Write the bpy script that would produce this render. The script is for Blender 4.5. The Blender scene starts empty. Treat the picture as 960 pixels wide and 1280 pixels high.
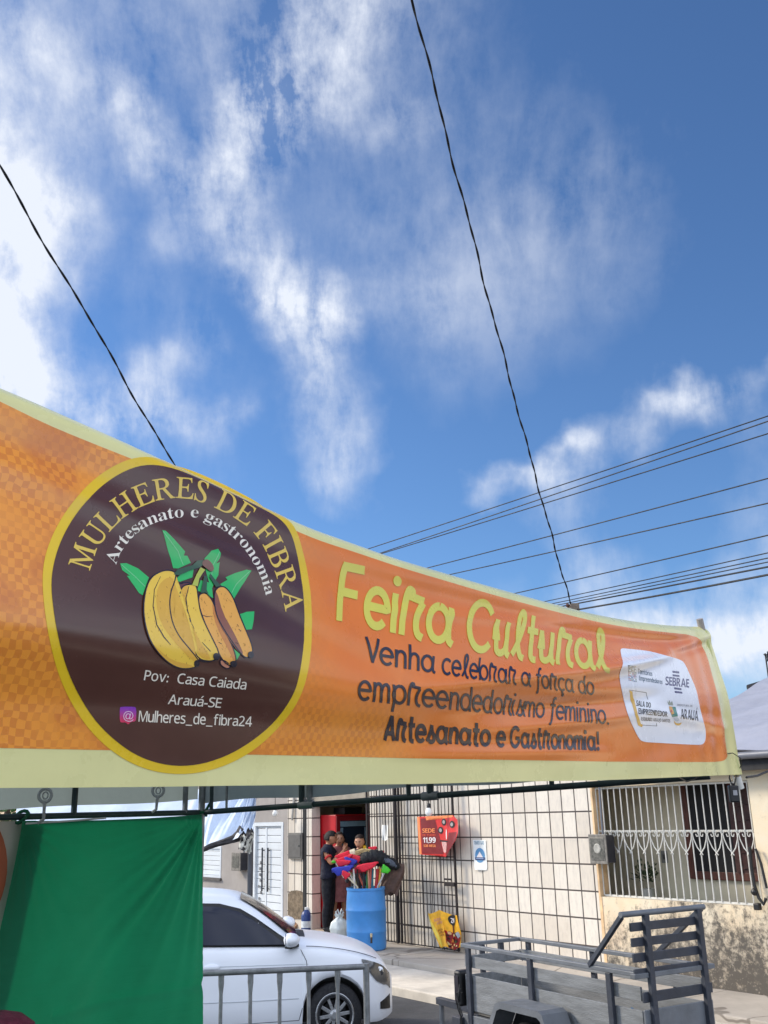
import bpy, bmesh, math, random
from mathutils import Vector, Matrix
R = math.radians
sc = bpy.context.scene
COL = sc.collection
random.seed(7)

# ------------------------------------------------------------------ camera
FPX, PITCH, ROLL, EYE = 1216.0, R(17.3), R(-1.5), 2.1
_f = Vector((0, math.cos(PITCH), math.sin(PITCH)))
_u0 = Vector((0, -math.sin(PITCH), math.cos(PITCH)))
_r0 = Vector((1, 0, 0))
CR = _r0 * math.cos(ROLL) + _u0 * math.sin(ROLL)
CU = -_r0 * math.sin(ROLL) + _u0 * math.cos(ROLL)
CP = Vector((0, 0, EYE))
cam = bpy.data.cameras.new('camera')
cam.sensor_fit = 'VERTICAL'
cam.sensor_height = 24
cam.lens = 24 * FPX / 1280
cam.clip_start = 0.05
cam.clip_end = 3000
co = bpy.data.objects.new('camera', cam)
COL.objects.link(co)
co.matrix_world = Matrix(((CR.x, CU.x, -_f.x, CP.x), (CR.y, CU.y, -_f.y, CP.y), (CR.z, CU.z, -_f.z, CP.z), (0, 0, 0, 1)))
sc.camera = co

# survey helpers: turn a sight line into a point of the place
def ray(x, y):
    return _f + CR * ((x - 480) / FPX) - CU * ((y - 640) / FPX)
def at(x, y, Y):
    d = ray(x, y)
    return CP + d * (Y / d.y)
def ground(x, y, z=0.0):
    d = ray(x, y)
    return CP + d * ((z - EYE) / d.z)

# ------------------------------------------------------------------ light
SUN_AZ, SUN_EL = R(-72), R(30)          # from the left, behind thin cloud
sc.view_settings.view_transform = 'Standard'
sc.view_settings.look = 'None'
sc.view_settings.gamma = 1
sc.view_settings.exposure = 0.75
sc.view_settings.use_curve_mapping = False
sun = bpy.data.lights.new('sun', 'SUN')
sun.energy = 2.2
sun.angle = R(12)
sun.color = (1, 0.88, 0.70)
so = bpy.data.objects.new('sun', sun)
COL.objects.link(so)
sd = Vector((math.sin(SUN_AZ) * math.cos(SUN_EL), math.cos(SUN_AZ) * math.cos(SUN_EL), math.sin(SUN_EL)))
so.rotation_euler = sd.to_track_quat('Z', 'Y').to_euler()

world = bpy.data.worlds.new('World')
sc.world = world
world.use_nodes = True
NT = world.node_tree

class NG:
    """small helper for writing node maths"""
    def __init__(s, nt): s.nt = nt
    def n(s, t, **k):
        q = s.nt.nodes.new(t)
        for a, b in k.items(): setattr(q, a, b)
        return q
    def put(s, sock, v):
        if hasattr(v, 'is_output'): s.nt.links.new(v, sock)
        else: sock.default_value = v
    def m(s, op, a, b=None, c=None, clamp=False):
        q = s.n('ShaderNodeMath', operation=op, use_clamp=clamp)
        s.put(q.inputs[0], a)
        if b is not None: s.put(q.inputs[1], b)
        if c is not None: s.put(q.inputs[2], c)
        return q.outputs[0]
    def v(s, op, a, b=None, scale=None):
        q = s.n('ShaderNodeVectorMath', operation=op)
        s.put(q.inputs[0], a)
        if b is not None: s.put(q.inputs[1], b)
        if scale is not None: s.put(q.inputs['Scale'], scale)
        return q.outputs['Value'] if op in ('DOT_PRODUCT', 'LENGTH', 'DISTANCE') else q.outputs[0]
    def mapr(s, x, a, b, c=0.0, d=1.0, smooth=True):
        q = s.n('ShaderNodeMapRange', interpolation_type='SMOOTHSTEP' if smooth else 'LINEAR')
        s.put(q.inputs['Value'], x)
        for i, w in zip(('From Min', 'From Max', 'To Min', 'To Max'), (a, b, c, d)): s.put(q.inputs[i], w)
        return q.outputs['Result']
    def noise(s, vec, scale, detail=4, rough=0.55, dist=0.0):
        q = s.n('ShaderNodeTexNoise')
        if vec is not None: s.put(q.inputs['Vector'], vec)
        q.inputs['Scale'].default_value = scale
        q.inputs['Detail'].default_value = detail
        q.inputs['Roughness'].default_value = rough
        q.inputs['Distortion'].default_value = dist
        return q.outputs['Fac']
    def mix(s, fac, a, b, blend='MIX'):
        q = s.n('ShaderNodeMix', data_type='RGBA', blend_type=blend)
        s.put(q.inputs['Factor'], fac)
        s.put(q.inputs[6], a)
        s.put(q.inputs[7], b)
        return q.outputs[2]

def build_sky():
    g = NG(NT)
    bg = NT.nodes['Background']
    sky = g.n('ShaderNodeTexSky', sky_type='NISHITA')
    sky.sun_disc = False
    sky.sun_elevation = SUN_EL
    sky.sun_rotation = SUN_AZ
    sky.air_density = 1.0
    sky.dust_density = 0.2
    sky.ozone_density = 4.5
    d = g.v('NORMALIZE', g.n('ShaderNodeTexCoord').outputs['Generated'])
    def ncol(vec, scale, detail):
        q = g.n('ShaderNodeTexNoise'); g.put(q.inputs['Vector'], vec); q.inputs['Scale'].default_value = scale; q.inputs['Detail'].default_value = detail
        return g.v('SUBTRACT', q.outputs['Color'], (.5, .5, .5))
    # ragged edges: the cloud banks are looked up along a bent direction
    dw = g.v('ADD', d, g.v('ADD', g.v('SCALE', ncol(d, 4.0, 2), scale=.07), g.v('SCALE', ncol(d, 17.0, 8), scale=.075)))
    def seg(p, q, r, amp):
        a = ray(*p).normalized(); b = ray(*q).normalized()
        ba = b - a
        pa = g.v('SUBTRACT', dw, tuple(a))
        h = g.m('DIVIDE', g.v('DOT_PRODUCT', pa, tuple(ba)), ba.length_squared, clamp=True)
        off = g.v('SUBTRACT', pa, g.v('SCALE', tuple(ba), scale=h))
        return g.mapr(g.v('LENGTH', off), 0.0, r / 1216, amp, 0.0)
    segs = SKY_BANKS
    acc = None
    for s_ in segs:
        v = seg(*s_)
        acc = v if acc is None else g.m('ADD', acc, v)
    up = g.n('ShaderNodeSeparateXYZ'); g.put(up.inputs[0], d)
    acc = g.m('ADD', acc, g.mapr(up.outputs['Y'], 0.35, -0.2, 0.0, 0.85))  # cloud cover added behind the camera, whitens and lifts the light
    # fibres of the cirrus, drawn out along the bands, and fine curdled grain in the thick parts
    def fibres(rotz, scl, sc_, det, rgh):
        q = g.n('ShaderNodeMapping', vector_type='POINT')
        g.put(q.inputs['Vector'], g.v('ADD', d, g.v('SCALE', ncol(d, 9.0, 4), scale=.035)))
        q.inputs['Rotation'].default_value = rotz; q.inputs['Scale'].default_value = scl
        return g.noise(q.outputs[0], sc_, det, rgh, 0.0)
    n1 = fibres((0, R(-28), 0), (7.0, 3.0, 2.4), 1.6, 10, .60)
    n2 = fibres((0, R(-38), R(10)), (13.0, 5.0, 3.6), 2.6, 10, .64)
    n3 = g.noise(d, 26.0, 8, .66, 0.0)
    n4 = g.noise(d, 5.0, 6, .60, 0.0)
    w = g.m('ADD', g.m('ADD', g.m('MULTIPLY', n1, .34), g.m('MULTIPLY', n2, .22)), g.m('ADD', g.m('MULTIPLY', n3, .20), g.m('MULTIPLY', n4, .24)))
    w = g.mapr(w, .41, .60, 0.0, 1.0, smooth=False)
    dens = g.m('MULTIPLY', acc, g.m('ADD', .07, g.m('MULTIPLY', w, 1.25)))
    dens = g.mapr(dens, 0.02, 1.0, 0.0, .95, smooth=False)
    base = g.mix(1.0, sky.outputs['Color'], SKY_TINT, 'MULTIPLY')
    back_gain = g.mapr(up.outputs['Y'], .35, -.25, 1.0, 2.7)      # unseen cloud behind the camera brightened to light the banner
    cl = g.v('SCALE', CLOUD[:3], scale=back_gain)
    NT.links.new(g.mix(dens, base, cl), bg.inputs['Color'])
    bg.inputs['Strength'].default_value = 0.10
SKY_TINT = (.66, .80, .94, 1)
CLOUD = (5.3, 5.6, 6.2, 1)
SKY_BANKS = [((-60, 130), (40, 280), 130, .50), ((40, 260), (-10, 460), 125, .62), ((-140, 200), (-80, 560), 170, .9),
    ((-40, 470), (190, 510), 85, .55), ((60, 500), (290, 540), 50, .42), ((190, 470), (250, 430), 40, .3),
    ((20, 40), (190, 200), 80, .38), ((165, 140), (215, 235), 45, .40),
    ((440, -30), (340, 140), 95, .56), ((340, 140), (285, 235), 80, .55), ((285, 225), (390, 420), 72, .62),
    ((380, 390), (440, 600), 76, .68), ((230, 300), (400, 390), 60, .34), ((310, 130), (490, 160), 60, .32), ((430, 380), (540, 380), 60, .22),
    ((0, 10), (400, 20), 200, .34), ((440, 40), (640, 300), 240, .17), ((600, 330), (750, 250), 170, .15), ((420, 300), (560, 400), 160, .13), ((200, 330), (260, 560), 120, .14),
    ((1010, 440), (840, 495), 40, .46), ((860, 490), (690, 590), 50, .46), ((720, 570), (590, 615), 36, .5), ((680, 600), (740, 690), 60, .32), ((850, 500), (960, 520), 60, .14),
    ((860, 725), (1100, 680), 40, .3), ((1150, 795), (790, 815), 82, 1.4), ((760, 800), (560, 900), 150, .7), ((-300, 900), (1500, 900), 150, .6),
    ((-500, 200), (-300, 700), 420, .9), ((1350, 760), (5000, 300), 430, 1.2), ((1500, 700), (4000, 900), 300, .9)]  # unseen banks at the far right added for the banner's sheen
build_sky()

# ------------------------------------------------------------------ materials
def lin(c):
    c = c / 255
    return c / 12.92 if c <= .04045 else ((c + .055) / 1.055) ** 2.4
def rgb(r, g, b): return (lin(r), lin(g), lin(b), 1)
MATS = {}
def mat(name, c, rough=.6, metal=0.0, var=.12, scale=6.0, bump=0.0, bscale=None, spec=.5, coat=0.0, alpha=None, stretch=None):
    """paint / cloth / metal with a little unevenness of its own"""
    if name in MATS: return MATS[name]
    m = bpy.data.materials.new(name)
    m.use_nodes = True
    nt = m.node_tree
    p = nt.nodes['Principled BSDF']
    g = NG(nt)
    tc = g.n('ShaderNodeTexCoord').outputs['Object']
    if stretch:
        mp = g.n('ShaderNodeMapping'); g.put(mp.inputs[0], tc); mp.inputs['Scale'].default_value = stretch; tc = mp.outputs[0]
    if var > 0:
        f = g.noise(tc, scale, 6, .6)
        lo = tuple(x * (1 - var) for x in c[:3]) + (1,)
        hi = tuple(min(1, x * (1 + var)) for x in c[:3]) + (1,)
        g.put(p.inputs['Base Color'], g.mix(g.mapr(f, .3, .7), lo, hi))
        g.put(p.inputs['Roughness'], g.mapr(g.noise(tc, scale * 2.3, 4), .3, .7, max(.03, rough * .85), min(1, rough * 1.15)))
    else:
        p.inputs['Base Color'].default_value = c
        p.inputs['Roughness'].default_value = rough
    p.inputs['Metallic'].default_value = metal
    p.inputs['Specular IOR Level'].default_value = spec
    p.inputs['Coat Weight'].default_value = coat
    p.inputs['Coat Roughness'].default_value = .04
    if bump > 0:
        b = g.n('ShaderNodeBump'); b.inputs['Strength'].default_value = bump; b.inputs['Distance'].default_value = .02
        g.put(b.inputs['Height'], g.noise(tc, bscale or scale * 3, 6, .6))
        g.put(p.inputs['Normal'], b.outputs[0])
    MATS[name] = m
    return m
def parts_of(m):
    nt = m.node_tree
    return nt, nt.nodes['Principled BSDF'], NG(nt)

# ------------------------------------------------------------------ object helpers
WM = {}      # object -> matrix of the thing it belongs to
def thing(name, label, cat, loc=(0, 0, 0), rz=0.0, group=None):
    o = bpy.data.objects.new(name, None)
    o.empty_display_size = .2
    COL.objects.link(o)
    o.location = loc
    o.rotation_euler = (0, 0, rz)
    o['label'] = label; o['category'] = cat
    if group: o['group'] = group
    WM[o.name] = Matrix.Translation(Vector(loc)) @ Matrix.Rotation(rz, 4, 'Z')
    return o
def tag(o, label, cat, group=None):
    o['label'] = label; o['category'] = cat
    if group: o['group'] = group
    return o
def kids(o): return [c for c in bpy.data.objects if c.parent == o]
def copy_tree(o, parent=None):
    c = o.copy(); COL.objects.link(c)
    if parent: c.parent = parent
    for ch in kids(o): copy_tree(ch, c)
    return c

class MB:
    def __init__(s): s.v = []; s.f = []; s.uv = None
    def add(s, vs, fs):
        k = len(s.v)
        s.v += [Vector(q) for q in vs]
        s.f += [tuple(i + k for i in q) for q in fs]
        return s
    def box(s, a, b):
        x0, y0, z0 = (min(a[i], b[i]) for i in range(3)); x1, y1, z1 = (max(a[i], b[i]) for i in range(3))
        return s.add([(x0, y0, z0), (x1, y0, z0), (x1, y1, z0), (x0, y1, z0), (x0, y0, z1), (x1, y0, z1), (x1, y1, z1), (x0, y1, z1)],
                     [(0, 3, 2, 1), (4, 5, 6, 7), (0, 1, 5, 4), (1, 2, 6, 5), (2, 3, 7, 6), (3, 0, 4, 7)])
    def bar(s, p, q, w, h, up=(0, 0, 1)):
        p = Vector(p); q = Vector(q); d = (q - p).normalized(); up = Vector(up)
        sx = d.cross(up)
        if sx.length < 1e-4: sx = d.cross(Vector((1, 0, 0)))
        sx.normalize(); sy = sx.cross(d).normalized()
        vs = []
        for e in (p, q):
            for a, b in ((-1, -1), (1, -1), (1, 1), (-1, 1)): vs.append(e + sx * a * w / 2 + sy * b * h / 2)
        return s.add(vs, [(0, 1, 2, 3), (7, 6, 5, 4), (0, 4, 5, 1), (1, 5, 6, 2), (2, 6, 7, 3), (3, 7, 4, 0)])
    def tube(s, pts, r, n=8, cap=True, closed=False):
        pts = [Vector(p) for p in pts]
        k = len(pts)
        rs = r if isinstance(r, (list, tuple)) else [r] * k
        vs = []; ref = None
        for i, p in enumerate(pts):
            if closed: d = (pts[(i + 1) % k] - pts[i - 1])
            else: d = (pts[min(i + 1, k - 1)] - pts[max(i - 1, 0)])
            d.normalize()
            if ref is None:
                ref = Vector((0, 0, 1)) if abs(d.z) < .9 else Vector((1, 0, 0))
            a = (ref - d * ref.dot(d)).normalized(); ref = a
            b = d.cross(a)
            for j in range(n):
                t = 2 * math.pi * j / n
                vs.append(p + (a * math.cos(t) + b * math.sin(t)) * rs[i])
        fs = []
        for i in range(k if closed else k - 1):
            i2 = (i + 1) % k
            for j in range(n):
                fs.append((i * n + j, i * n + (j + 1) % n, i2 * n + (j + 1) % n, i2 * n + j))
        if cap and not closed:
            fs.append(tuple(range(n - 1, -1, -1))); fs.append(tuple((k - 1) * n + j for j in range(n)))
        return s.add(vs, fs)
    def lathe(s, prof, n=24, c=(0, 0, 0), axis='Z', a0=0.0, cap=True):
        c = Vector(c); vs = []; fs = []
        for (r, h) in prof:
            for j in range(n):
                t = 2 * math.pi * j / n + a0
                x, y = r * math.cos(t), r * math.sin(t)
                vs.append(c + (Vector((x, y, h)) if axis == 'Z' else Vector((x, h, y)) if axis == 'Y' else Vector((h, x, y))))
        for i in range(len(prof) - 1):
            for j in range(n):
                fs.append((i * n + j, i * n + (j + 1) % n, (i + 1) * n + (j + 1) % n, (i + 1) * n + j))
        if cap and prof[0][0] > 1e-5: fs.append(tuple(range(n - 1, -1, -1)))
        if cap and prof[-1][0] > 1e-5: fs.append(tuple((len(prof) - 1) * n + j for j in range(n)))
        return s.add(vs, fs)
    def grid(s, nu, nv, fn):
        vs = [fn(i / nu, j / nv) for i in range(nu + 1) for j in range(nv + 1)]
        fs = [(i * (nv + 1) + j, (i + 1) * (nv + 1) + j, (i + 1) * (nv + 1) + j + 1, i * (nv + 1) + j + 1) for i in range(nu) for j in range(nv)]
        return s.add(vs, fs)
    def prism(s, poly, t0, t1, fn):
        """flat outline given thickness; fn(a, b, t) gives the point"""
        n = len(poly)
        vs = [fn(a, b, t0) for a, b in poly] + [fn(a, b, t1) for a, b in poly]
        fs = [tuple(range(n - 1, -1, -1)), tuple(range(n, 2 * n))]
        fs += [(i, (i + 1) % n, (i + 1) % n + n, i + n) for i in range(n)]
        return s.add(vs, fs)
    def build(s, name, m, parent=None, smooth=False, bevel=0.0, solid=0.0, world=False, seg=2, sub=0, angle=40):
        me = bpy.data.meshes.new(name)
        vs = s.v
        if world and parent is not None:
            inv = WM[parent.name].inverted()
            vs = [inv @ q for q in vs]
        me.from_pydata([tuple(q) for q in vs], [], s.f)
        bm = bmesh.new(); bm.from_mesh(me)
        bmesh.ops.remove_doubles(bm, verts=bm.verts, dist=1e-5)
        bmesh.ops.recalc_face_normals(bm, faces=bm.faces)
        bm.to_mesh(me); bm.free()
        if m: me.materials.append(m)
        if smooth:
            for p in me.polygons: p.use_smooth = True
        o = bpy.data.objects.new(name, me)
        COL.objects.link(o)
        if parent is not None:
            o.parent = parent
            WM[o.name] = WM[parent.name]
        if solid:
            q = o.modifiers.new('solid', 'SOLIDIFY'); q.thickness = solid; q.offset = 0
        if sub:
            q = o.modifiers.new('sub', 'SUBSURF'); q.levels = sub; q.render_levels = sub
        if bevel:
            q = o.modifiers.new('bevel', 'BEVEL'); q.width = bevel; q.segments = seg; q.limit_method = 'ANGLE'; q.angle_limit = R(35)
            q.harden_normals = False
        if smooth and angle < 180 and not sub:
            q = o.modifiers.new('split', 'EDGE_SPLIT'); q.split_angle = R(angle)
        return o
def structure(o):
    o['kind'] = 'structure'
    return o
def lerp(a, b, t): return a + (b - a) * t
def interp(tab, x):
    if x <= tab[0][0]:
        (x0, y0), (x1, y1) = tab[0], tab[1]; return y0 + (y1 - y0) * (x - x0) / (x1 - x0)
    for (x0, y0), (x1, y1) in zip(tab, tab[1:]):
        if x <= x1: return y0 + (y1 - y0) * (x - x0) / (x1 - x0)
    (x0, y0), (x1, y1) = tab[-2], tab[-1]
    return y1 + (y1 - y0) * (x - x1) / (x1 - x0)
def cr(tab, x):
    """smooth curve through a table"""
    n = len(tab)
    if x <= tab[0][0] or x >= tab[-1][0]: return interp(tab, x)
    for i in range(n - 1):
        if x <= tab[i + 1][0]:
            x0, y0 = tab[i]; x1, y1 = tab[i + 1]
            m0 = (y1 - tab[i - 1][1]) / (x1 - tab[i - 1][0]) if i else (y1 - y0) / (x1 - x0)
            m1 = (tab[i + 2][1] - y0) / (tab[i + 2][0] - x0) if i + 2 < n else (y1 - y0) / (x1 - x0)
            h = x1 - x0; t = (x - x0) / h
            return (2*t**3 - 3*t*t + 1)*y0 + (t**3 - 2*t*t + t)*h*m0 + (-2*t**3 + 3*t*t)*y1 + (t**3 - t*t)*h*m1
def rounded(pts, k=3):
    """Chaikin-smooth a closed outline"""
    for _ in range(k):
        q = []
        for i in range(len(pts)):
            a = pts[i]; b = pts[(i + 1) % len(pts)]
            q += [(a[0]*.75 + b[0]*.25, a[1]*.75 + b[1]*.25), (a[0]*.25 + b[0]*.75, a[1]*.25 + b[1]*.75)]
        pts = q
    return pts

# ------------------------------------------------------------------ the street frame: s along the house fronts, t out to the street
HD = R(-36.4)
P0 = Vector((.96, 15.42, 0))
WR = R(126.4)
SD = Vector((math.sin(HD), math.cos(HD), 0))
TD = Vector((-math.cos(HD), math.sin(HD), 0))
def wp(s, t, z): return P0 + SD * s + TD * t + Vector((0, 0, z))
def onwall(x, y, t=0.0):
    """(s, z) where a sight line meets the upright plane t metres out from the house fronts"""
    d = ray(x, y)
    q = P0 + TD * t
    k = TD.dot(q - CP) / TD.dot(d)
    p = CP + d * k
    return (p - P0).dot(SD), p.z
PZ = .17

# ================================================================== THE SETTING
def asphalt():
    m = mat('asphalt', (.055, .056, .06, 1), .85, 0, .25, 1.2, .5, 60)
    nt, p, g = parts_of(m)
    return m
def concrete():
    m = bpy.data.materials.new('pavement_concrete'); m.use_nodes = True
    nt, p, g = parts_of(m)
    tc = g.n('ShaderNodeTexCoord').outputs['Object']
    f = g.noise(tc, .9, 8, .65)
    c = g.mix(g.mapr(f, .3, .7), (.36, .32, .275, 1), (.50, .45, .39, 1))
    f2 = g.noise(tc, 14, 6, .7)
    c = g.mix(g.mapr(f2, .55, .75, 0, .35), c, (.25, .22, .19, 1))
    vo = g.n('ShaderNodeTexVoronoi', feature='DISTANCE_TO_EDGE'); g.put(vo.inputs['Vector'], g.v('ADD', tc, g.v('SCALE', tc, scale=.0))); vo.inputs['Scale'].default_value = .55
    wv = g.n('ShaderNodeTexNoise'); g.put(wv.inputs['Vector'], tc); wv.inputs['Scale'].default_value = 3; g.put(vo.inputs['Vector'], g.v('ADD', tc, g.v('SCALE', wv.outputs['Color'], scale=.25)))
    c = g.mix(g.mapr(vo.outputs['Distance'], .004, .012, .75, 0), c, (.13, .11, .09, 1))
    c = g.mix(g.mapr(g.noise(tc, 1.7, 5, .6), .58, .72, 0, .35), c, (.20, .17, .14, 1))
    sx = g.n('ShaderNodeSeparateXYZ'); g.put(sx.inputs[0], tc)
    j = g.m('ABSOLUTE', g.m('SUBTRACT', g.m('FRACT', g.m('DIVIDE', sx.outputs[0], 1.5)), .5))
    c = g.mix(g.mapr(j, .493, .497, 0, .7), c, (.14, .12, .10, 1))
    g.put(p.inputs['Base Color'], c)
    p.inputs['Roughness'].default_value = .85
    b = g.n('ShaderNodeBump'); b.inputs['Strength'].default_value = .3; b.inputs['Distance'].default_value = .01
    g.put(b.inputs['Height'], f2); g.put(p.inputs['Normal'], b.outputs[0])
    return m
M_ASPH, M_CONC = asphalt(), concrete()
b = MB(); b.add([(-900, -900, 0), (900, -900, 0), (900, 900, 0), (-900, 900, 0)], [(0, 1, 2, 3)])
structure(b.build('street', M_ASPH))
# the raised pavement with its kerb and low second step, in the street frame
pv = MB(); pv.box((-40, -.2, -.2), (60, 1.15, PZ)); o = pv.build('pavement', M_CONC, bevel=.015)
o.location = P0; o.rotation_euler.z = WR; structure(o)
pv = MB(); pv.box((-40, 1.15, -.2), (60, 2.05, .10)); pv.box((-40, 2.05, -.2), (60, 2.2, .104))
o = pv.build('kerb', mat('kerb', rgb(205, 196, 182), .85, 0, .2, 2.0, .3), bevel=.015)
o.location = P0; o.rotation_euler.z = WR; structure(o)

# ------------------------------------------------------------------ wall materials
def tile_material():
    m = bpy.data.materials.new('wall_tile'); m.use_nodes = True
    nt, p, g = parts_of(m)
    tc = g.n('ShaderNodeTexCoord').outputs['Object']
    sx = g.n('ShaderNodeSeparateXYZ'); g.put(sx.inputs[0], tc)
    u = g.m('DIVIDE', g.m('ADD', sx.outputs[0], .33 - .01), .2375)
    v = g.m('DIVIDE', g.m('SUBTRACT', sx.outputs[2], .13), .325)
    ju = g.m('ABSOLUTE', g.m('SUBTRACT', g.m('FRACT', g.m('ADD', u, 50.5)), .5))
    jv = g.m('ABSOLUTE', g.m('SUBTRACT', g.m('FRACT', g.m('ADD', v, 50.5)), .5))
    line = g.m('MINIMUM', g.m('MULTIPLY', ju, .2375), g.m('MULTIPLY', jv, .325))
    lf = g.mapr(line, .0075, .0120, 1, 0)
    # each tile: faint grain, slightly different tone
    cell = g.n('ShaderNodeCombineXYZ'); g.put(cell.inputs[0], g.m('FLOOR', g.m('ADD', u, 50.0))); g.put(cell.inputs[1], g.m('FLOOR', g.m('ADD', v, 50.0)))
    wn = g.n('ShaderNodeTexWhiteNoise', noise_dimensions='2D'); g.put(wn.inputs['Vector'], cell.outputs[0])
    mp = g.n('ShaderNodeMapping'); g.put(mp.inputs[0], tc); mp.inputs['Scale'].default_value = (9, 9, 3)
    st = g.noise(mp.outputs[0], 2.2, 8, .7)
    c = g.mix(wn.outputs['Value'], (.66, .59, .50, 1), (.77, .71, .62, 1))
    c = g.mix(g.mapr(st, .40, .72, 0, .42), c, (.44, .40, .37, 1))
    dirt = g.noise(tc, 1.3, 8, .7)
    c = g.mix(g.mapr(dirt, .55, .8, 0, .4), c, (.42, .34, .24, 1))
    c = g.mix(lf, c, (.075, .062, .058, 1))
    g.put(p.inputs['Base Color'], c)
    g.put(p.inputs['Roughness'], g.mapr(lf, 0, 1, .42, .9))
    b = g.n('ShaderNodeBump'); b.inputs['Strength'].default_value = .6; b.inputs['Distance'].default_value = .006
    g.put(b.inputs['Height'], g.m('SUBTRACT', g.m('MULTIPLY', st, .2), lf)); g.put(p.inputs['Normal'], b.outputs[0])
    return m
def plaster_material(name, base, warm, mould=True):
    """old painted plaster; damp and mould rise from its foot"""
    m = bpy.data.materials.new(name); m.use_nodes = True
    nt, p, g = parts_of(m)
    tc = g.n('ShaderNodeTexCoord').outputs['Object']
    sx = g.n('ShaderNodeSeparateXYZ'); g.put(sx.inputs[0], tc)
    f = g.noise(tc, 2.2, 8, .65); f2 = g.noise(tc, 11, 9, .72); f3 = g.noise(tc, .9, 4, .5)
    c = g.mix(g.mapr(f, .35, .65), base, warm)
    c = g.mix(g.mapr(f2, .56, .74, 0, .55), c, (.40, .33, .25, 1))
    c = g.mix(g.mapr(f3, .6, .75, 0, .4), c, (.66, .42, .24, 1))
    if mould:
        mp = g.n('ShaderNodeMapping'); g.put(mp.inputs[0], tc); mp.inputs['Scale'].default_value = (1.3, 1.3, .55)
        f4 = g.noise(mp.outputs[0], 4.2, 12, .76, .2)
        hgt = g.m('SUBTRACT', sx.outputs[2], .17)
        th = g.m('ADD', g.m('MULTIPLY', f4, 1.25), g.m('MULTIPLY', hgt, -.62))
        right = g.mapr(sx.outputs[0], -3.1, -3.9, -.16, 0.10)
        th = g.m('ADD', th, right)
        k = g.mapr(th, .0, .5)
        c = g.mix(g.m('MULTIPLY', k, .55), c, (.30, .25, .20, 1))
        k2 = g.mapr(g.m('ADD', th, g.m('MULTIPLY', g.m('SUBTRACT', f2, .5), 2.4)), .06, .62)
        c = g.mix(g.m('MULTIPLY', k2, .88), c, (.045, .042, .04, 1))
        f6 = g.noise(tc, 17, 8, .7)
        c = g.mix(g.m('MULTIPLY', g.mapr(f6, .54, .66, 0, .75), k), c, (.36, .31, .25, 1))
    g.put(p.inputs['Base Color'], c)
    p.inputs['Roughness'].default_value = .9
    b = g.n('ShaderNodeBump'); b.inputs['Strength'].default_value = .45; b.inputs['Distance'].default_value = .012
    g.put(b.inputs['Height'], f2); g.put(p.inputs['Normal'], b.outputs[0])
    return m
M_TILE = tile_material()
M_PLAS = plaster_material('cream_plaster', rgb(224, 212, 188), rgb(228, 208, 176))
M_GREY = mat('grey_render', rgb(158, 152, 148), .85, 0, .10, 1.6, .2, 30)
M_DARK = mat('dark_metal', rgb(36, 35, 37), .5, .3, .2, 8)
M_WHITE = mat('white_paint', rgb(225, 228, 230), .4, 0, .05, 4)
M_DIRTW = mat('old_white_paint', rgb(196, 194, 186), .6, 0, .16, 7)
M_CEIL = mat('interior_grey', rgb(200, 196, 188), .9, 0, .15, 2)
M_GLASSD = mat('dark_glass', rgb(16, 19, 26), .08, 0, 0, 1, spec=.6)

def wbox(mb, s0, s1, t0, t1, z0, z1): mb.box((s0, t0, z0), (s1, t1, z1)); return mb
def shop():
    T = thing('shop_building', 'shop front faced in pale tiles with dark joints and an open doorway', 'shop', P0, WR)
    wbox(MB(), -2.755, 2.24, -.16, 0, -.1, 3.35).build('tiled_wall', M_TILE, T)
    m = MB(); wbox(m, 4.07, 4.93, -.16, .02, -.1, 3.35); m.build('tiled_pillar', M_TILE, T)
    wbox(MB(), 2.24, 4.07, -.158, -.012, 2.30, 3.35).build('lintel', mat('lintel', rgb(150, 142, 128), .85, 0, .2, 3, .2), T)
    m = MB(); wbox(m, 4.26, 4.36, .02, .035, .1, 3.3); m.build('pillar_seam', M_DARK, T)
    m = MB()
    wbox(m, -2.6, 5.2, -3.4, -3.25, -.1, 3.3); wbox(m, 5.05, 5.2, -3.25, -.16, -.1, 3.3); wbox(m, 1.0, 1.12, -3.25, -.16, -.1, 3.3)
    m.build('inner_wall', mat('inner_wall', rgb(206, 198, 180), .9, 0, .12, 2), T)
    wbox(MB(), 1.12, 5.05, -3.25, -.16, 2.65, 2.75).build('inner_ceiling', M_CEIL, T)
    wbox(MB(), 1.12, 5.05, -3.25, -.0, .05, .20).build('floor_slab', mat('shop_floor', rgb(170, 154, 136), .6, 0, .15, 3), T)
    wbox(MB(), -2.755, 4.93, -3.4, .10, 3.35, 3.5).build('roof', mat('roof_slab', rgb(120, 112, 104), .9, 0, .2, 2), T)
    # bare patch at the foot of the pillar
    m = MB(); pts = rounded([(4.30, .35), (4.88, .32), (4.9, .62), (4.86, .80), (4.5, .83), (4.32, .78)], 1)
    m.prism(pts, .02, .034, lambda a, b_, t: (a, t, b_)); m.build('bare_concrete_patch', mat('bare_concrete', rgb(118, 104, 86), .95, 0, .4, 14, .8, 30), T)
    return T
SHOP = shop()

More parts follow.
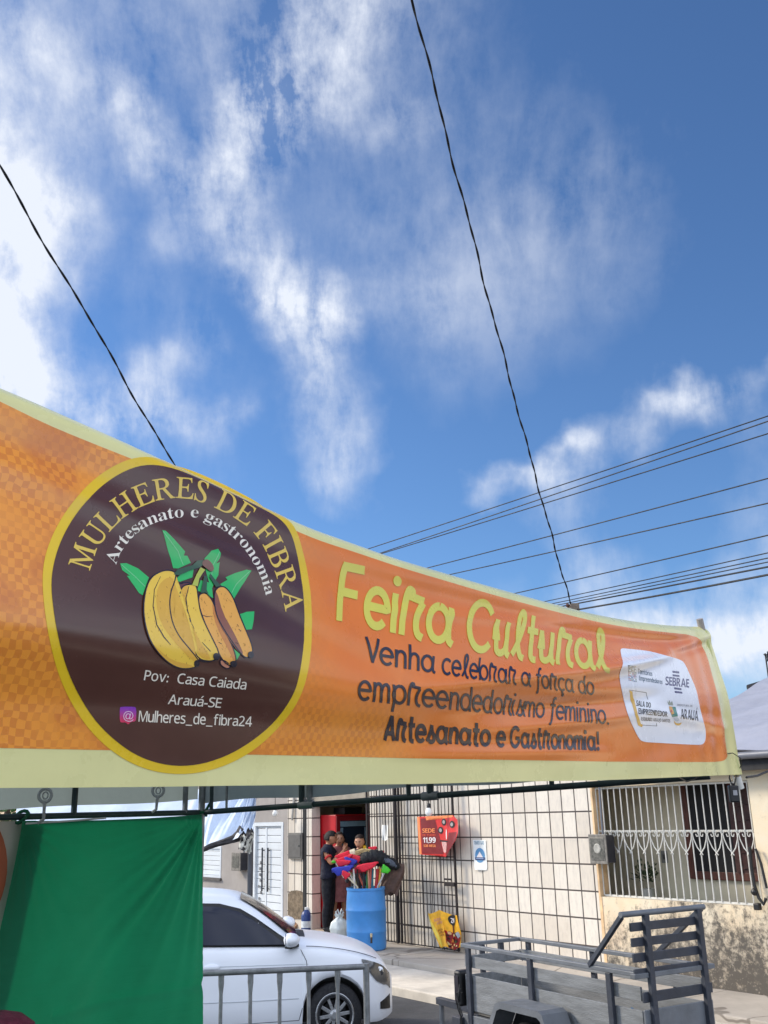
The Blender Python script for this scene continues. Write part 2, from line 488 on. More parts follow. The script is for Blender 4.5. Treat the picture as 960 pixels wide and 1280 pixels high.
def house_right():
    T = thing('plaster_house', 'cream plastered house with mould along its foot and a barred porch opening', 'house', P0, WR)
    m = MB()
    a, b_, z0, z1 = -5.10, -2.745, 1.05, 2.375
    wbox(m, -14, a, -.16, .004, -.1, 2.62); wbox(m, a, -2.757, -.16, .004, -.1, z0); wbox(m, a, -2.757, -.16, .004, z1, 2.62)
    m.build('wall', M_PLAS, T)
    m = MB(); wbox(m, -2.785, -2.757, -.158, .012, 1.05, 2.38); wbox(m, -2.80, -2.757, -.16, .012, -.1, 1.05)
    m.build('corner_trim', mat('ochre_trim', rgb(224, 190, 148), .85, 0, .2, 6), T)
    # porch behind the bars
    m = MB(); wbox(m, -9, -1.5, -1.03, -.91, -.1, 2.8); wbox(m, -1.6, -1.5, -.91, -.16, -.1, 2.8)
    m.build('porch_wall', mat('porch_wall', rgb(214, 204, 178), .85, 0, .06, 2), T)
    wbox(MB(), -9, -1.5, -1.03, -.16, 2.62, 2.75).build('porch_ceiling', mat('porch_ceiling', rgb(190, 180, 165), .9, 0, .1, 2), T)
    wbox(MB(), -9, -1.6, -.91, -.16, .0, .2).build('porch_floor', mat('porch_floor', rgb(120, 84, 66), .6, 0, .15, 3), T)
    m = MB(); wbox(m, -9.1, -9, -1.03, -.16, -.1, 2.8); m.build('porch_end_wall', mat('porch_wall', None), T)
    # dark window with a wooden frame in the porch's back wall
    w = MB(); L, Rr, zb, zt = -3.49, -5.3, 1.24, 2.46
    T1 = -.905
    wbox(w, L, L - .10, T1 - .02, T1 + .05, zb, zt); wbox(w, L - .1, Rr, T1 - .02, T1 + .05, zt - .09, zt); wbox(w, L - .1, Rr, T1 - .02, T1 + .05, zb, zb + .09)
    MWOOD = mat('red_wood', rgb(92, 50, 38), .5, 0, .3, 9, stretch=(6, 6, 1))
    fr = w.build('window', MWOOD, T, bevel=.006)
    wbox(MB(), L - .1, Rr, T1 + .002, T1 + .012, zb + .09, zt - .09).build('window_dark_panel', mat('dark_room', rgb(20, 17, 20), .6, 0, 0, 1), fr)  # solid panel, the unlit room's darkness put into its colour
    # open shutter leaf with panels
    q = MB(); wbox(q, -4.22, -4.29, T1 + .02, T1 + .07, zb + .09, zt - .09); wbox(q, -4.29, -5.2, T1 + .02, T1 + .05, zb + .09, zt - .09)
    for k in range(6):
        za = zb + .14 + k * .18
        q.bar((-4.31, T1 + .055, za), (-5.15, T1 + .055, za + .16), .02, .03, (0, 1, 0))
    q.build('shutter', mat('shutter_wood', rgb(74, 38, 32), .5, 0, .3, 9), fr)
    # grille: frame, white bars, scrolled hearts
    MW = mat('grille_white', rgb(205, 204, 198), .5, 0, .08, 20)
    g = MB()
    for z in (z0 + .015, z1 - .015, 1.83): wbox(g, a, b_, -.075, -.055, z - .012, z + .012)
    gr = g.build('window_grille', MW, T)
    nb = 23
    for k in range(nb):
        s_ = lerp(b_ - .05, a + .05, k / (nb - 1))
        MB().tube([(s_, -.05, z0 + .02), (s_, -.05, z1 - .02)], .0085, 6).build('bar', MW, gr)
    nh = 11
    for k in range(nh):
        c_ = lerp(b_ - .14, a + .13, k / (nh - 1)); h = MB()
        for sg in (-1, 1):
            pts = []
            for i in range(22):
                t = i / 21
                if t < .62:
                    a_ = lerp(-1.0, 3.6, t / .62); rr = lerp(.018, .052, t / .62)
                    pts.append((c_ + sg * (.052 - rr * math.cos(a_) * .9), -.038, 1.80 + rr * math.sin(a_) - .01))
                else:
                    pts.append(None)
            arc = [p for p in pts if p]
            # outer shoulder down to the point
            out = [(c_ + sg * .012, -.038, 1.80), (c_ + sg * .03, -.038, 1.835), (c_ + sg * .07, -.038, 1.838), (c_ + sg * .098, -.038, 1.80), (c_ + sg * .088, -.038, 1.74), (c_ + sg * .05, -.038, 1.65), (c_ - sg * .02, -.038, 1.57)]
            h.tube(out, .007, 5)
            h.tube([(c_ + sg * .012, -.038, 1.80), (c_ + sg * .02, -.038, 1.775), (c_ + sg * .042, -.038, 1.772), (c_ + sg * .05, -.038, 1.80)], .006, 5)
        h.build('scroll', MW, gr, smooth=True)
    return T
mat('porch_wall', rgb(214, 204, 178), .85, 0, .06, 2)
HOUSE = house_right()

def tarp_roof():
    T = thing('tarpaulin_roof', 'pale grey tarpaulin stretched over the roof of the cream house', 'tarpaulin', P0, WR)
    def f(a, b_):
        s_ = lerp(-3.6, -14, a); t = lerp(.32, -3.6, b_)
        z = lerp(2.67, 3.98, b_ ** .85) + .035 * math.sin(s_ * 2.3 + b_ * 4) * b_ + .02 * math.sin(s_ * 7 + b_ * 9) + .012 * math.sin(b_ * 23 + s_ * 3) - .5 * b_ * max(0, a - .15) * .6
        return (s_, t, z)
    m = MB().grid(120, 40, f)
    m.build('sheet', mat('grey_tarp', rgb(154, 156, 168), .55, 0, .08, 3, .25, 14), T, smooth=True, solid=.01)
    # gutter pipe along the eave and the dark fascia under it
    MB().tube([(-3.6, .30, 2.625), (-14, .30, 2.62)], .042, 12).build('gutter', mat('grey_pipe', rgb(112, 114, 122), .45, .2, .1, 5), T, smooth=True)
    wbox(MB(), -14, -3.6, .16, .25, 2.47, 2.61).build('fascia', mat('black_board', rgb(26, 26, 30), .7, 0, .1, 5), T)
    return T
tarp_roof()

def house_left():
    T = thing('grey_house', 'plain grey rendered house with a white slatted door and window', 'house', P0, WR)
    m = MB(); d0, d1 = 5.12, 6.28
    w0, w1 = 7.68, 8.7
    dz, wz0, wz1 = 2.02, .93, 1.56
    wbox(m, 4.932, d0, -.2, 0, -.1, 3.2); wbox(m, d1, w0, -.2, 0, -.1, 3.2); wbox(m, w1, 16, -.2, 0, -.1, 3.2)
    wbox(m, d0, d1, -.2, 0, dz, 3.2); wbox(m, w0, w1, -.2, 0, -.1, wz0); wbox(m, w0, w1, -.2, 0, wz1, 3.2)
    m.build('wall', M_GREY, T)
    wbox(MB(), 4.932, 16, -5, .12, 3.2, 3.32).build('roof', mat('roof_slab', rgb(120, 112, 104)), T)
    MS = mat('white_slats', rgb(214, 220, 226), .4, 0, .04, 3)
    d = MB(); wbox(d, d0, d0 + .07, -.12, .012, .1, dz); wbox(d, d1 - .07, d1, -.12, .012, .1, dz); wbox(d, d0 + .07, d1 - .07, -.12, .012, dz - .07, dz)
    wbox(d, 5.80, 5.86, -.10, -.02, .12, dz - .07)
    dr = d.build('door', MS, T, bevel=.005)
    sl = MB()
    k = .16
    while k < dz - .09:
        wbox(sl, d0 + .075, 5.795, -.085, -.03, k, k + .125)
        wbox(sl, 5.865, d1 - .075, -.085, -.035, k, k + .125)
        k += .135
    sl.build('slats', MS, dr, bevel=.006)
    for s_ in (5.70, 5.92):
        MB().tube([(s_, .01, .75), (s_, .01, 1.55)], .017, 8).tube([(s_, .01, .8), (s_, -.04, .8)], .01, 6).tube([(s_, .01, 1.5), (s_, -.04, 1.5)], .01, 6).build('handle', mat('bar_handle', rgb(70, 72, 76), .35, .7, .1, 5), dr, smooth=True)
    rg = random.Random(3); dt = MB()
    for i in range(8):
        z = .5 + i * .11
        MB().lathe([(.0, -.026), (.022 + .01 * rg.random(), -.024), (.03, -.012), (0, -.010)], 8, (6.06 + rg.uniform(-.05, .05), 0, z), 'Y').build('ornament', mat('ornament_grey', rgb(120, 122, 126), .5), dr)
    w = MB(); wbox(w, w0, w1, -.1, .012, wz0, wz0 + .05); wbox(w, w0, w1, -.1, .012, wz1 - .05, wz1); wbox(w, w0, w0 + .05, -.1, .012, wz0 + .05, wz1 - .05); wbox(w, w1 - .05, w1, -.1, .012, wz0 + .05, wz1 - .05)
    wn = w.build('window', MS, T, bevel=.004)
    sl = MB(); k = wz0 + .055
    while k < wz1 - .06: wbox(sl, w0 + .052, w1 - .052, -.07, -.02, k, k + .088); k += .095
    sl.build('slats', MS, wn, bevel=.005)
    wbox(MB(), w0 - .04, w1 + .04, 0, .05, wz0 - .05, wz0 - .002).build('sill', mat('dark_sill', rgb(86, 82, 80), .7), T)
    return T
house_left()
def far_house():
    T = thing('beige_house', 'distant low beige house beyond the grey one, seen under the tent edge', 'house', wp(16.2, 0, 0), WR)
    wbox(MB(), 0, 20, -4, 0, -.1, 2.9).build('wall', mat('far_beige', rgb(222, 196, 168), .85, 0, .1, 1), T)
    wbox(MB(), -.1, 20.1, -4.1, .2, 2.9, 3.1).build('roof', mat('far_roof', rgb(150, 90, 66), .85, 0, .2, 3), T)
    wbox(MB(), 9, 10, 0, .03, .2, 2.2).build('door', mat('far_door', rgb(96, 92, 96), .6), T)
far_house()

# ------------------------------------------------------------------ tree far left, seen as a sliver above the tent's back rail
def tree():
    base = Vector((-8.6, 22.4, 0))
    T = thing('leafy_tree', 'green leafy tree beyond the tent at the far end of the street', 'tree', base)
    MB().tube([(0, 0, -.1), (.05, .02, .8), (0, .1, 1.6), (.1, .1, 2.6)], [.16, .13, .11, .05], 8).tube([(0, .1, 1.5), (.5, .2, 2.3)], [.07, .03], 6).tube([(0, .1, 1.5), (-.5, .0, 2.4)], [.07, .03], 6).build('trunk', mat('bark', rgb(84, 70, 58), .9, 0, .3, 8), T, smooth=True)
    rg = random.Random(5); m = MB()
    cl = [(Vector((rg.uniform(-.9, .9), rg.uniform(-.9, .9), rg.uniform(1.7, 3.0))), rg.uniform(.3, .6)) for _ in range(16)]
    for c, r in cl:
        for _ in range(150):
            d = Vector((rg.gauss(0, 1), rg.gauss(0, 1), rg.gauss(0, .8))).normalized() * r * rg.random() ** .4
            p = c + d; q = Vector((rg.gauss(0, 1), rg.gauss(0, 1), rg.gauss(0, 1))).normalized(); e = q.orthogonal().normalized()
            L = rg.uniform(.05, .09); m.add([p - e * L, p + q.cross(e) * L * .45, p + e * L, p - q.cross(e) * L * .45], [(0, 1, 2, 3)])
    me = bpy.data.meshes.new('crown'); me.from_pydata([tuple(v) for v in m.v], [], m.f); me.materials.append(mat('leaf', rgb(72, 104, 46), .6, 0, .4, 3))
    o = bpy.data.objects.new('crown', me); COL.objects.link(o); o.parent = T
tree()

# ================================================================== THE BANNER
BO = Vector((-.69, 1.65, 0))
BH = math.atan2(2.35, 3.25)
BU = Vector((math.sin(BH), math.cos(BH), 0))
BN = Vector((math.cos(BH), -math.sin(BH), 0))          # towards the viewer
def bplane(x, y, off=0.0):
    d = ray(x, y); q = BO + BN * off
    k = BN.dot(q - CP) / BN.dot(d); p = CP + d * k
    return (p - BO).dot(BU), p.z
TOPE = sorted(bplane(*p) for p in [(0, 478), (50, 499), (100, 521), (160, 548), (215, 574), (300, 614), (390, 655), (440, 674), (500, 696), (560, 714), (640, 738), (700, 754), (760, 769), (830, 780), (884, 783)])
BOTE = sorted(bplane(*p) for p in [(0, 985), (150, 984), (300, 982), (400, 981), (520, 980), (640, 977), (760, 975), (880, 970), (928, 968)])
U_END_T, U_END_B = TOPE[-1][0], BOTE[-1][0]
U_START = -.42
def top_w(u): return cr(TOPE, u)
def bot_w(u): return cr(BOTE, u)
PROF = [(0, .0), (.10, .004), (.20, .016), (.28, .036), (.34, .050), (.40, .055), (.5, .050), (.62, .034), (.74, .014), (.84, .002), (.92, .006), (1, .0)]
def ridge(u, v, u0, v0, u1, v1, w, h):
    du, dv = u1 - u0, v1 - v0
    t = ((u - u0) * du + (v - v0) * dv * 1.0) / (du * du + dv * dv)
    tt = max(0, min(1, t)); e = math.hypot((u - u0 - du * tt) * .55, v - v0 - dv * tt) / w
    if e > 3: return 0
    return h * math.exp(-e * e) * (math.sin(math.pi * max(0.0, min(1, t * .96 + .02))) ** .6)
def disp(u, v):
    v = max(-.02, min(1.02, v))
    sh = interp([(-.5, 0), (1.1, 0), (1.9, .10), (2.8, .16), (3.6, .12), (4.2, .05)], u)
    amp = interp([(-.5, 1), (1.2, 1.05), (2.0, .85), (3.2, .6), (4.2, .25)], u)
    vv = v - sh * math.sin(math.pi * max(0, min(1, v)))
    d = cr(PROF, vv) * amp
    d += ridge(u, v, 1.25, .40, 3.3, .80, .050, 0.0240)
    d -= ridge(u, v, 1.3, .30, 3.1, .52, .045, 0.0150)
    d += ridge(u, v, 1.5, .22, 3.0, .40, .04, 0.0120)
    d += ridge(u, v, 2.3, .60, 4.0, .95, .035, 0.0180)
    d -= ridge(u, v, 2.6, .72, 3.9, .88, .03, 0.0135)
    d += ridge(u, v, -.3, .80, .9, .70, .05, 0.0150)
    d -= ridge(u, v, 0.55, .62, 1.15, .44, .05, 0.0090)
    d += ridge(u, v, 2.9, .42, 4.0, .30, .04, 0.0105)
    d += ridge(u, v, 1.15, .12, 2.6, .16, .035, .007) - ridge(u, v, 1.8, .84, 3.9, .90, .03, .010) + ridge(u, v, 1.1, .72, 2.4, .90, .03, .008)
    # upright puckers where the cloth is laced to the end pole
    k = max(0, min(1, (u - 3.0) / .9)); d += k * k * .0035 * math.sin(u * 34 + v * 5) * (1 - .35 * v)
    d += .0015 * math.sin(u * 9 + v * 3) + .0012 * math.sin(v * 21 - u * 4)
    # the top edge rolls back over its rope
    if v > .955: d -= .022 * ((v - .955) / .045) ** 2
    return d
def vof(u, w): return (w - bot_w(u)) / (top_w(u) - bot_w(u))
def bp(x, y):
    off = 0.02
    for _ in range(5):
        u, w = bplane(x, y, off)
        off = .6 * disp(u, vof(u, w)) + .4 * off
    return bplane(x, y, off)
def bpos(u, w, lay): return BO + BU * u + BN * (disp(u, vof(u, w)) + lay) + Vector((0, 0, w))
def bnor(u, w):
    e = .004
    a = bpos(u + e, w, 0) - bpos(u - e, w, 0); c = bpos(u, w + e, 0) - bpos(u, w - e, 0)
    n = a.cross(c).normalized()
    return n if n.dot(BN) > 0 else -n
B_EMPTY = thing('event_banner', 'long glossy orange vinyl banner with a lime border hung across the stall front', 'banner', BO + Vector((0, 0, 2.15)), 0)
BINV = WM[B_EMPTY.name].inverted()

def sheet(name, faces, m, lay, parent=None, du=.022, dw=.009, cut=True, solid=0.0):
    """faces: list of (list of (u,w), extra layer) -> one printed piece lying on the banner"""
    bm = bmesh.new()
    lk = bm.verts.layers.float.new('lay')
    for poly, ex in faces:
        vs = []
        for (u, w) in poly:
            q = bm.verts.new((u, w, 0)); q[lk] = ex; vs.append(q)
        try: bm.faces.new(vs)
        except ValueError: pass
    bmesh.ops.triangulate(bm, faces=[f for f in bm.faces if len(f.verts) > 4], ngon_method='EAR_CLIP')
    if cut:
        us = [v.co.x for v in bm.verts]; ws = [v.co.y for v in bm.verts]
        for ax, lo, hi, st in ((0, min(us), max(us), du), (1, min(ws), max(ws), dw)):
            k = math.ceil(lo / st)
            while k * st < hi:
                co_ = (k * st, 0, 0) if ax == 0 else (0, k * st, 0); no = (1, 0, 0) if ax == 0 else (0, 1, 0)
                fs = [f for f in bm.faces if min(v.co[ax] for v in f.verts) < k * st - 1e-6 and max(v.co[ax] for v in f.verts) > k * st + 1e-6]
                if fs:
                    geo = set(fs)
                    for f in fs: geo.update(f.edges); geo.update(f.verts)
                    bmesh.ops.bisect_plane(bm, geom=list(geo), dist=1e-7, plane_co=co_, plane_no=no)
                k += 1
    bmesh.ops.remove_doubles(bm, verts=bm.verts, dist=1e-6) if not any(e for _, e in faces) else None
    uvl = bm.loops.layers.uv.new('UVMap')
    for f in bm.faces:
        if f.normal.z < 0: f.normal_flip()
        f.smooth = True
        for l in f.loops: l[uvl].uv = (l.vert.co.x, l.vert.co.y)
    nors = []
    for v in bm.verts:
        u, w = v.co.x, v.co.y
        nors.append(bnor(u, w)); v.co = BINV @ bpos(u, w, lay * .65 + v[lk])
    me = bpy.data.meshes.new(name); bm.to_mesh(me); bm.free()
    me.materials.append(m)
    # all faces look at the viewer; same smooth normals for every layer
    s0 = sum((p.normal.dot(BN) for p in me.polygons), 0.0)
    if s0 < 0: me.flip_normals()
    me.normals_split_custom_set_from_vertices([tuple(n) for n in nors])
    o = bpy.data.objects.new(name, me); COL.objects.link(o)
    o.parent = parent or B_EMPTY
    WM[o.name] = WM[B_EMPTY.name]
    if solid:
        q = o.modifiers.new('solid', 'SOLIDIFY'); q.thickness = solid; q.offset = -1
    return o
def px(polys, ox=0, oy=0, sc_=1.0, ex=0.0):
    """outline surveyed on the photograph -> its outline on the cloth"""
    return [([bp(ox + x / sc_, oy + y / sc_) for x, y in p], ex) for p in polys]

def vinyl(name, c, rough=.27, var=.05):
    m = bpy.data.materials.new(name); m.use_nodes = True
    nt, p, g = parts_of(m)
    uv = g.n('ShaderNodeUVMap').outputs[0]
    f = g.noise(uv, 3.0, 7, .65); f2 = g.noise(uv, 90, 3, .5)
    lo = tuple(x * (1 - var) for x in c[:3]) + (1,); hi = tuple(min(1, x * (1 + var)) for x in c[:3]) + (1,)
    cc = g.mix(g.mapr(f, .3, .7), lo, hi)
    # road dust and specks
    cc = g.mix(g.mapr(g.noise(uv, 46, 5, .75), .68, .80, 0, .35), cc, tuple(x * .45 for x in c[:3]) + (1,))
    g.put(p.inputs['Base Color'], cc)
    g.put(p.inputs['Roughness'], g.mapr(f, .3, .7, rough * .85, rough * 1.2))
    p.inputs['Specular IOR Level'].default_value = .3
    p.inputs['Coat Weight'].default_value = .45
    p.inputs['Coat Roughness'].default_value = .17
    p.inputs['Coat IOR'].default_value = 1.6
    b = g.n('ShaderNodeBump'); b.inputs['Strength'].default_value = .10; b.inputs['Distance'].default_value = .01
    mp = g.n('ShaderNodeMapping'); g.put(mp.inputs[0], uv); mp.inputs['Rotation'].default_value = (0, 0, R(-16)); mp.inputs['Scale'].default_value = (2.2, 9, 1)
    hh = g.m('ADD', g.m('MULTIPLY', g.noise(mp.outputs[0], 1.6, 5, .5, .6), 1.2), g.m('MULTIPLY', f2, .012))
    g.put(b.inputs['Height'], hh)
    g.put(p.inputs['Normal'], b.outputs[0])
    return m, cc
LIME = rgb(230, 223, 156)
M_LIME, _ = vinyl('banner_lime', LIME)
def orange_print():
    m, cc = vinyl('banner_orange', rgb(238, 126, 34))
    nt, p, g = parts_of(m)
    uv = g.n('ShaderNodeUVMap').outputs[0]
    sx = g.n('ShaderNodeSeparateXYZ'); g.put(sx.inputs[0], uv)
    wob = g.n('ShaderNodeTexNoise'); g.put(wob.inputs['Vector'], uv); wob.inputs['Scale'].default_value = 38; wob.inputs['Detail'].default_value = 0
    uw = g.v('ADD', g.v('ADD', uv, (0, 0, .004)), g.v('MULTIPLY', g.v('SUBTRACT', wob.outputs['Color'], (.5, .5, .5)), (.011, .011, 0)))
    ch = g.n('ShaderNodeTexChecker'); g.put(ch.inputs['Vector'], uw); ch.inputs['Scale'].default_value = 1 / .0142
    big = g.noise(uv, 9, 3, .6)
    # a lighter amber ground at the left end, checked with rust
    left = g.mapr(sx.outputs[0], .55, .98, 1, 0)
    low = g.m('MULTIPLY', g.mapr(sx.outputs[0], 1.05, 1.4, 1, 0), g.mapr(sx.outputs[1], 2.42, 2.30, 0, 1))
    left = g.m('MAXIMUM', left, g.m('MULTIPLY', low, .9))
    amber = g.mix(g.m('MULTIPLY', left, .6), cc, rgb(250, 172, 66))
    den = g.mapr(big, .36, .56, .35, 1)
    k = g.m('MULTIPLY', g.m('MULTIPLY', ch.outputs['Fac'], left), g.m('MULTIPLY', den, .52))
    c2 = g.mix(k, amber, rgb(205, 110, 46))
    big2 = g.noise(uv, 5, 2, .5)
    k2 = g.m('MULTIPLY', g.mapr(big2, .56, .62, 0, .5), g.m('MULTIPLY', left, g.m('SUBTRACT', 1.0, ch.outputs['Fac'])))
    c2 = g.mix(k2, c2, rgb(186, 84, 44))
    g.put(p.inputs['Base Color'], c2)
    return m
M_ORANGE = orange_print()
M_RING, _ = vinyl('print_yellow', rgb(236, 196, 34))
M_BROWN, _ = vinyl('print_brown', rgb(84, 50, 40), .25, .12)
M_GOLD, _ = vinyl('print_gold', rgb(232, 196, 84))
M_CREAMT, _ = vinyl('print_cream', rgb(244, 234, 216))
M_TITLE, _ = vinyl('print_lime_title', rgb(224, 212, 84))
M_NAVY, _ = vinyl('print_navy', rgb(34, 24, 40))
M_PANEL, _ = vinyl('print_white', rgb(242, 243, 250))
def ink(name, r, g_, b_):
    if name in MATS: return MATS[name]
    MATS[name] = vinyl('print_' + name, rgb(r, g_, b_))[0]
    return MATS[name]

# --- cloth
NSEG = 120
def columns(u0, bot, top, uend):
    """upright strips between a lower and an upper edge (functions of u), closed by a slanting end"""
    us = [lerp(u0, uend, i / NSEG) for i in range(NSEG + 1)]
    return [([(p, bot(p)), (q, bot(q)), (q, top(q)), (p, top(p))], 0) for p, q in zip(us, us[1:])]
def clip_right(w):
    k = (w - bot_w(U_END_B)) / (top_w(U_END_T) - bot_w(U_END_B)); return lerp(U_END_B, U_END_T, k)
fc = columns(U_START, bot_w, top_w, U_END_T)
ur = [lerp(U_END_T, U_END_B, i / 8) for i in range(9)]
def slant_top(u): return lerp(top_w(U_END_T), bot_w(U_END_B), (u - U_END_T) / (U_END_B - U_END_T))
if U_END_B > U_END_T:
    fc += [([(p, bot_w(p)), (q, bot_w(q)), (q, slant_top(q)), (p, slant_top(p))], 0) for p, q in zip(ur, ur[1:])]
sheet('cloth', fc, M_LIME, 0)
sheet('reverse', fc, mat('vinyl_reverse', rgb(206, 206, 198), .5, 0, .05, 3), -.0045)
# --- orange field: inset border, rounded at the right end
otop = [(0, 502), (60, 531), (120, 556), (180, 580), (240, 607), (300, 632), (390, 672), (440, 689), (500, 709), (560, 727), (640, 750), (700, 766), (760, 780), (820, 789), (858, 793)]
orr = [(858, 793), (870, 796), (878, 804), (884, 820), (890, 845), (897, 872), (903, 900), (907, 925), (909, 938), (909.5, 945)]
obot = [(0, 935), (150, 938), (300, 943), (400, 945), (520, 948), (640, 950), (760, 952), (840, 952.5), (892, 952.5), (902, 951.5), (907, 949.5), (909.5, 945)]
OT = [bp(*p) for p in otop]; OR = [bp(*p) for p in orr]; OB = [bp(*p) for p in obot]
OTX = sorted(OT + OR[1:])
fo = columns(U_START + .002, lambda u: interp(OB, u), lambda u: (cr(OT, u) if u <= OT[-1][0] else interp(OTX, u)), OB[-1][0])
sheet('orange_field', fo, M_ORANGE, .0009)
# --- roundel
RO = (0, 460, 2.2857)
ring = [(118, 600), (128, 530), (156, 460), (200, 390), (255, 328), (320, 280), (390, 253), (460, 256), (540, 285), (640, 330), (740, 380), (810, 418), (845, 458), (864, 520), (880, 590), (890, 680), (890, 780), (878, 880), (850, 958), (800, 1024), (730, 1090), (650, 1135), (560, 1160), (470, 1160), (390, 1138), (320, 1097), (260, 1042), (210, 972), (170, 890), (144, 800), (126, 700)]
disc = [(143, 610), (155, 540), (182, 470), (226, 402), (282, 342), (345, 298), (410, 275), (480, 281), (560, 310), (650, 352), (740, 396), (800, 430), (830, 468), (848, 530), (860, 600), (869, 690), (867, 780), (856, 870), (838, 935), (785, 1012), (712, 1072), (640, 1112), (560, 1136), (480, 1137), (400, 1114), (335, 1072), (275, 1015), (230, 948), (192, 870), (166, 780), (150, 690)]
sheet('roundel_ring', px([rounded(ring, 2)], *RO), M_RING, .0018)
sheet('roundel_disc', px([rounded(disc, 2)], *RO), M_BROWN, .0027)

# --- lettering -------------------------------------------------------------
_dg = None
def glyph(ch, size=1.0, shear=0.0, offset=0.0):
    """outline letter of Blender's own font as flat faces: (verts, faces, advance)"""
    c = bpy.data.curves.new('letter', 'FONT'); c.body = ch; c.size = size; c.shear = shear; c.offset = offset; c.resolution_u = 3
    c.fill_mode = 'FRONT'
    o = bpy.data.objects.new('letter', c); COL.objects.link(o)
    dg = bpy.context.evaluated_depsgraph_get(); dg.update()
    e = o.evaluated_get(dg); me = e.to_mesh()
    vs = [tuple(v.co[:2]) for v in me.vertices]; fs = [tuple(p.vertices) for p in me.polygons]
    e.to_mesh_clear()
    bpy.data.objects.remove(o); bpy.data.curves.remove(c)
    return vs, fs
_GC = {}
def G(ch, style):
    k = (ch, style)
    if k not in _GC:
        if style == 'serif':       # roman capitals: upright letters cut from the italic
            _GC[k] = glyph(chr(0x1D434 + ord(ch) - 65), 1, -.29, .006)
        elif style == 'serifb':
            _GC[k] = glyph(chr(0x1D400 + ord(ch) - 65) if ch.isupper() else chr(0x1D41A + ord(ch) - 97), 1, 0, -.008)
        elif style == 'sans':
            if ch.isalpha() and ch.isascii(): q = chr(0x1D5A0 + ord(ch) - 65) if ch.isupper() else chr(0x1D5BA + ord(ch) - 97)
            elif ch.isdigit(): q = chr(0x1D7E2 + int(ch))
            else: q = ch
            _GC[k] = glyph(q, 1, 0, 0.0 if ch in 'M@' else .007)
        elif style == 'sansb':
            if ch.isalpha() and ch.isascii(): q = chr(0x1D5D4 + ord(ch) - 65) if ch.isupper() else chr(0x1D5EE + ord(ch) - 97)
            elif ch.isdigit(): q = chr(0x1D7EC + int(ch))
            else: q = ch
            _GC[k] = glyph(q, 1, 0, .0)
    return _GC[k]
ACUTE = {'á': 'a', 'Á': 'A', 'ó': 'o'}
def line_glyphs(text, style, track=.06):
    """[(char, verts, faces)] laid out from x=0, and the total length"""
    x = 0; out = []
    for ch in text:
        if ch == ' ': x += .30; out.append((ch, [], [], x)); continue
        b_ = ACUTE.get(ch, ch)
        vs, fs = G(b_, style)
        if not vs: x += .3; continue
        x0 = min(v[0] for v in vs); x1 = max(v[0] for v in vs)
        q = [(v[0] - x0 + x, v[1]) for v in vs]; f = list(fs)
        if ch in ACUTE:
            h = max(v[1] for v in vs); cx = x + (x1 - x0) * .55; k = len(q)
            q += [(cx - .05, h + .06), (cx + .03, h + .06), (cx + .16, h + .22), (cx + .04, h + .22)]; f = f + [(k, k + 1, k + 2, k + 3)]
        out.append((ch, q, f, x)); x += x1 - x0 + track
    return out, x - track
def put_text(text, style, p0, p1, h, up=None, ox=0, oy=0, s=1.0, track=.06, slant=0.0, cap=None):
    """straight line of lettering between two surveyed baseline ends; h = capital height there"""
    gl, L = line_glyphs(text, style, track)
    ch_ = cap or (max(v[1] for v in G('H' if style != 'serifb' else 'H', style)[0]))
    ux, uy = up or (0, -1)
    faces = []
    for ch, vs, fs, x in gl:
        P = []
        for (a, b_) in vs:
            t = a / L; k = h if not isinstance(h, tuple) else lerp(h[0], h[1], t)
            bx = lerp(p0[0], p1[0], t); by = lerp(p0[1], p1[1], t)
            P.append(bp(ox + (bx + (ux + slant) * b_ / ch_ * k) / s, oy + (by + uy * b_ / ch_ * k) / s))
        faces += [([P[i] for i in f], 0) for f in fs]
    return faces
def path_text(text, style, centres, h, ox, oy, s, track=.06):
    """lettering along a surveyed curve through the letters' middles; h may run from start to end"""
    gl, L = line_glyphs(text, style, track)
    N = len(centres)
    tx = [(i, c[0]) for i, c in enumerate(centres)]; ty = [(i, c[1]) for i, c in enumerate(centres)]
    samp = [(cr(tx, i / 20), cr(ty, i / 20)) for i in range((N - 1) * 20 + 1)]
    acc = [0]
    for a, b_ in zip(samp, samp[1:]): acc.append(acc[-1] + math.hypot(b_[0] - a[0], b_[1] - a[1]))
    tot = acc[-1]
    def on(d):
        d = max(0, min(tot - 1e-6, d))
        for i in range(len(acc) - 1):
            if acc[i + 1] >= d:
                t = (d - acc[i]) / (acc[i + 1] - acc[i]); a, b_ = samp[i], samp[i + 1]
                j0, j1 = max(0, i - 12), min(len(samp) - 1, i + 13)
                dx, dy = samp[j1][0] - samp[j0][0], samp[j1][1] - samp[j0][1]; q = math.hypot(dx, dy)
                return (lerp(a[0], b_[0], t), lerp(a[1], b_[1], t)), (dx / q, dy / q)
    mid = max(v[1] for v in G('H' if style == 'serif' else 'x', style)[0]) / 2
    faces = []
    for ch, vs, fs, x in gl:
        if not vs: continue
        x0 = min(v[0] for v in vs); x1 = max(v[0] for v in vs); cx = (x0 + x1) / 2
        t = cx / L
        (qx, qy), (dx, dy) = on(t * tot)
        k = lerp(h[0], h[1], t) / (2 * mid)
        nx, ny = dy, -dx
        sx_ = tot / L
        P = [bp(ox + (qx + dx * (a - cx) * sx_ + nx * (b_ - mid) * k) / s, oy + (qy + dy * (a - cx) * sx_ + ny * (b_ - mid) * k) / s) for a, b_ in vs]
        faces += [([P[i] for i in f], 0) for f in fs]
    return faces
ZD = (60, 570, 2.909)
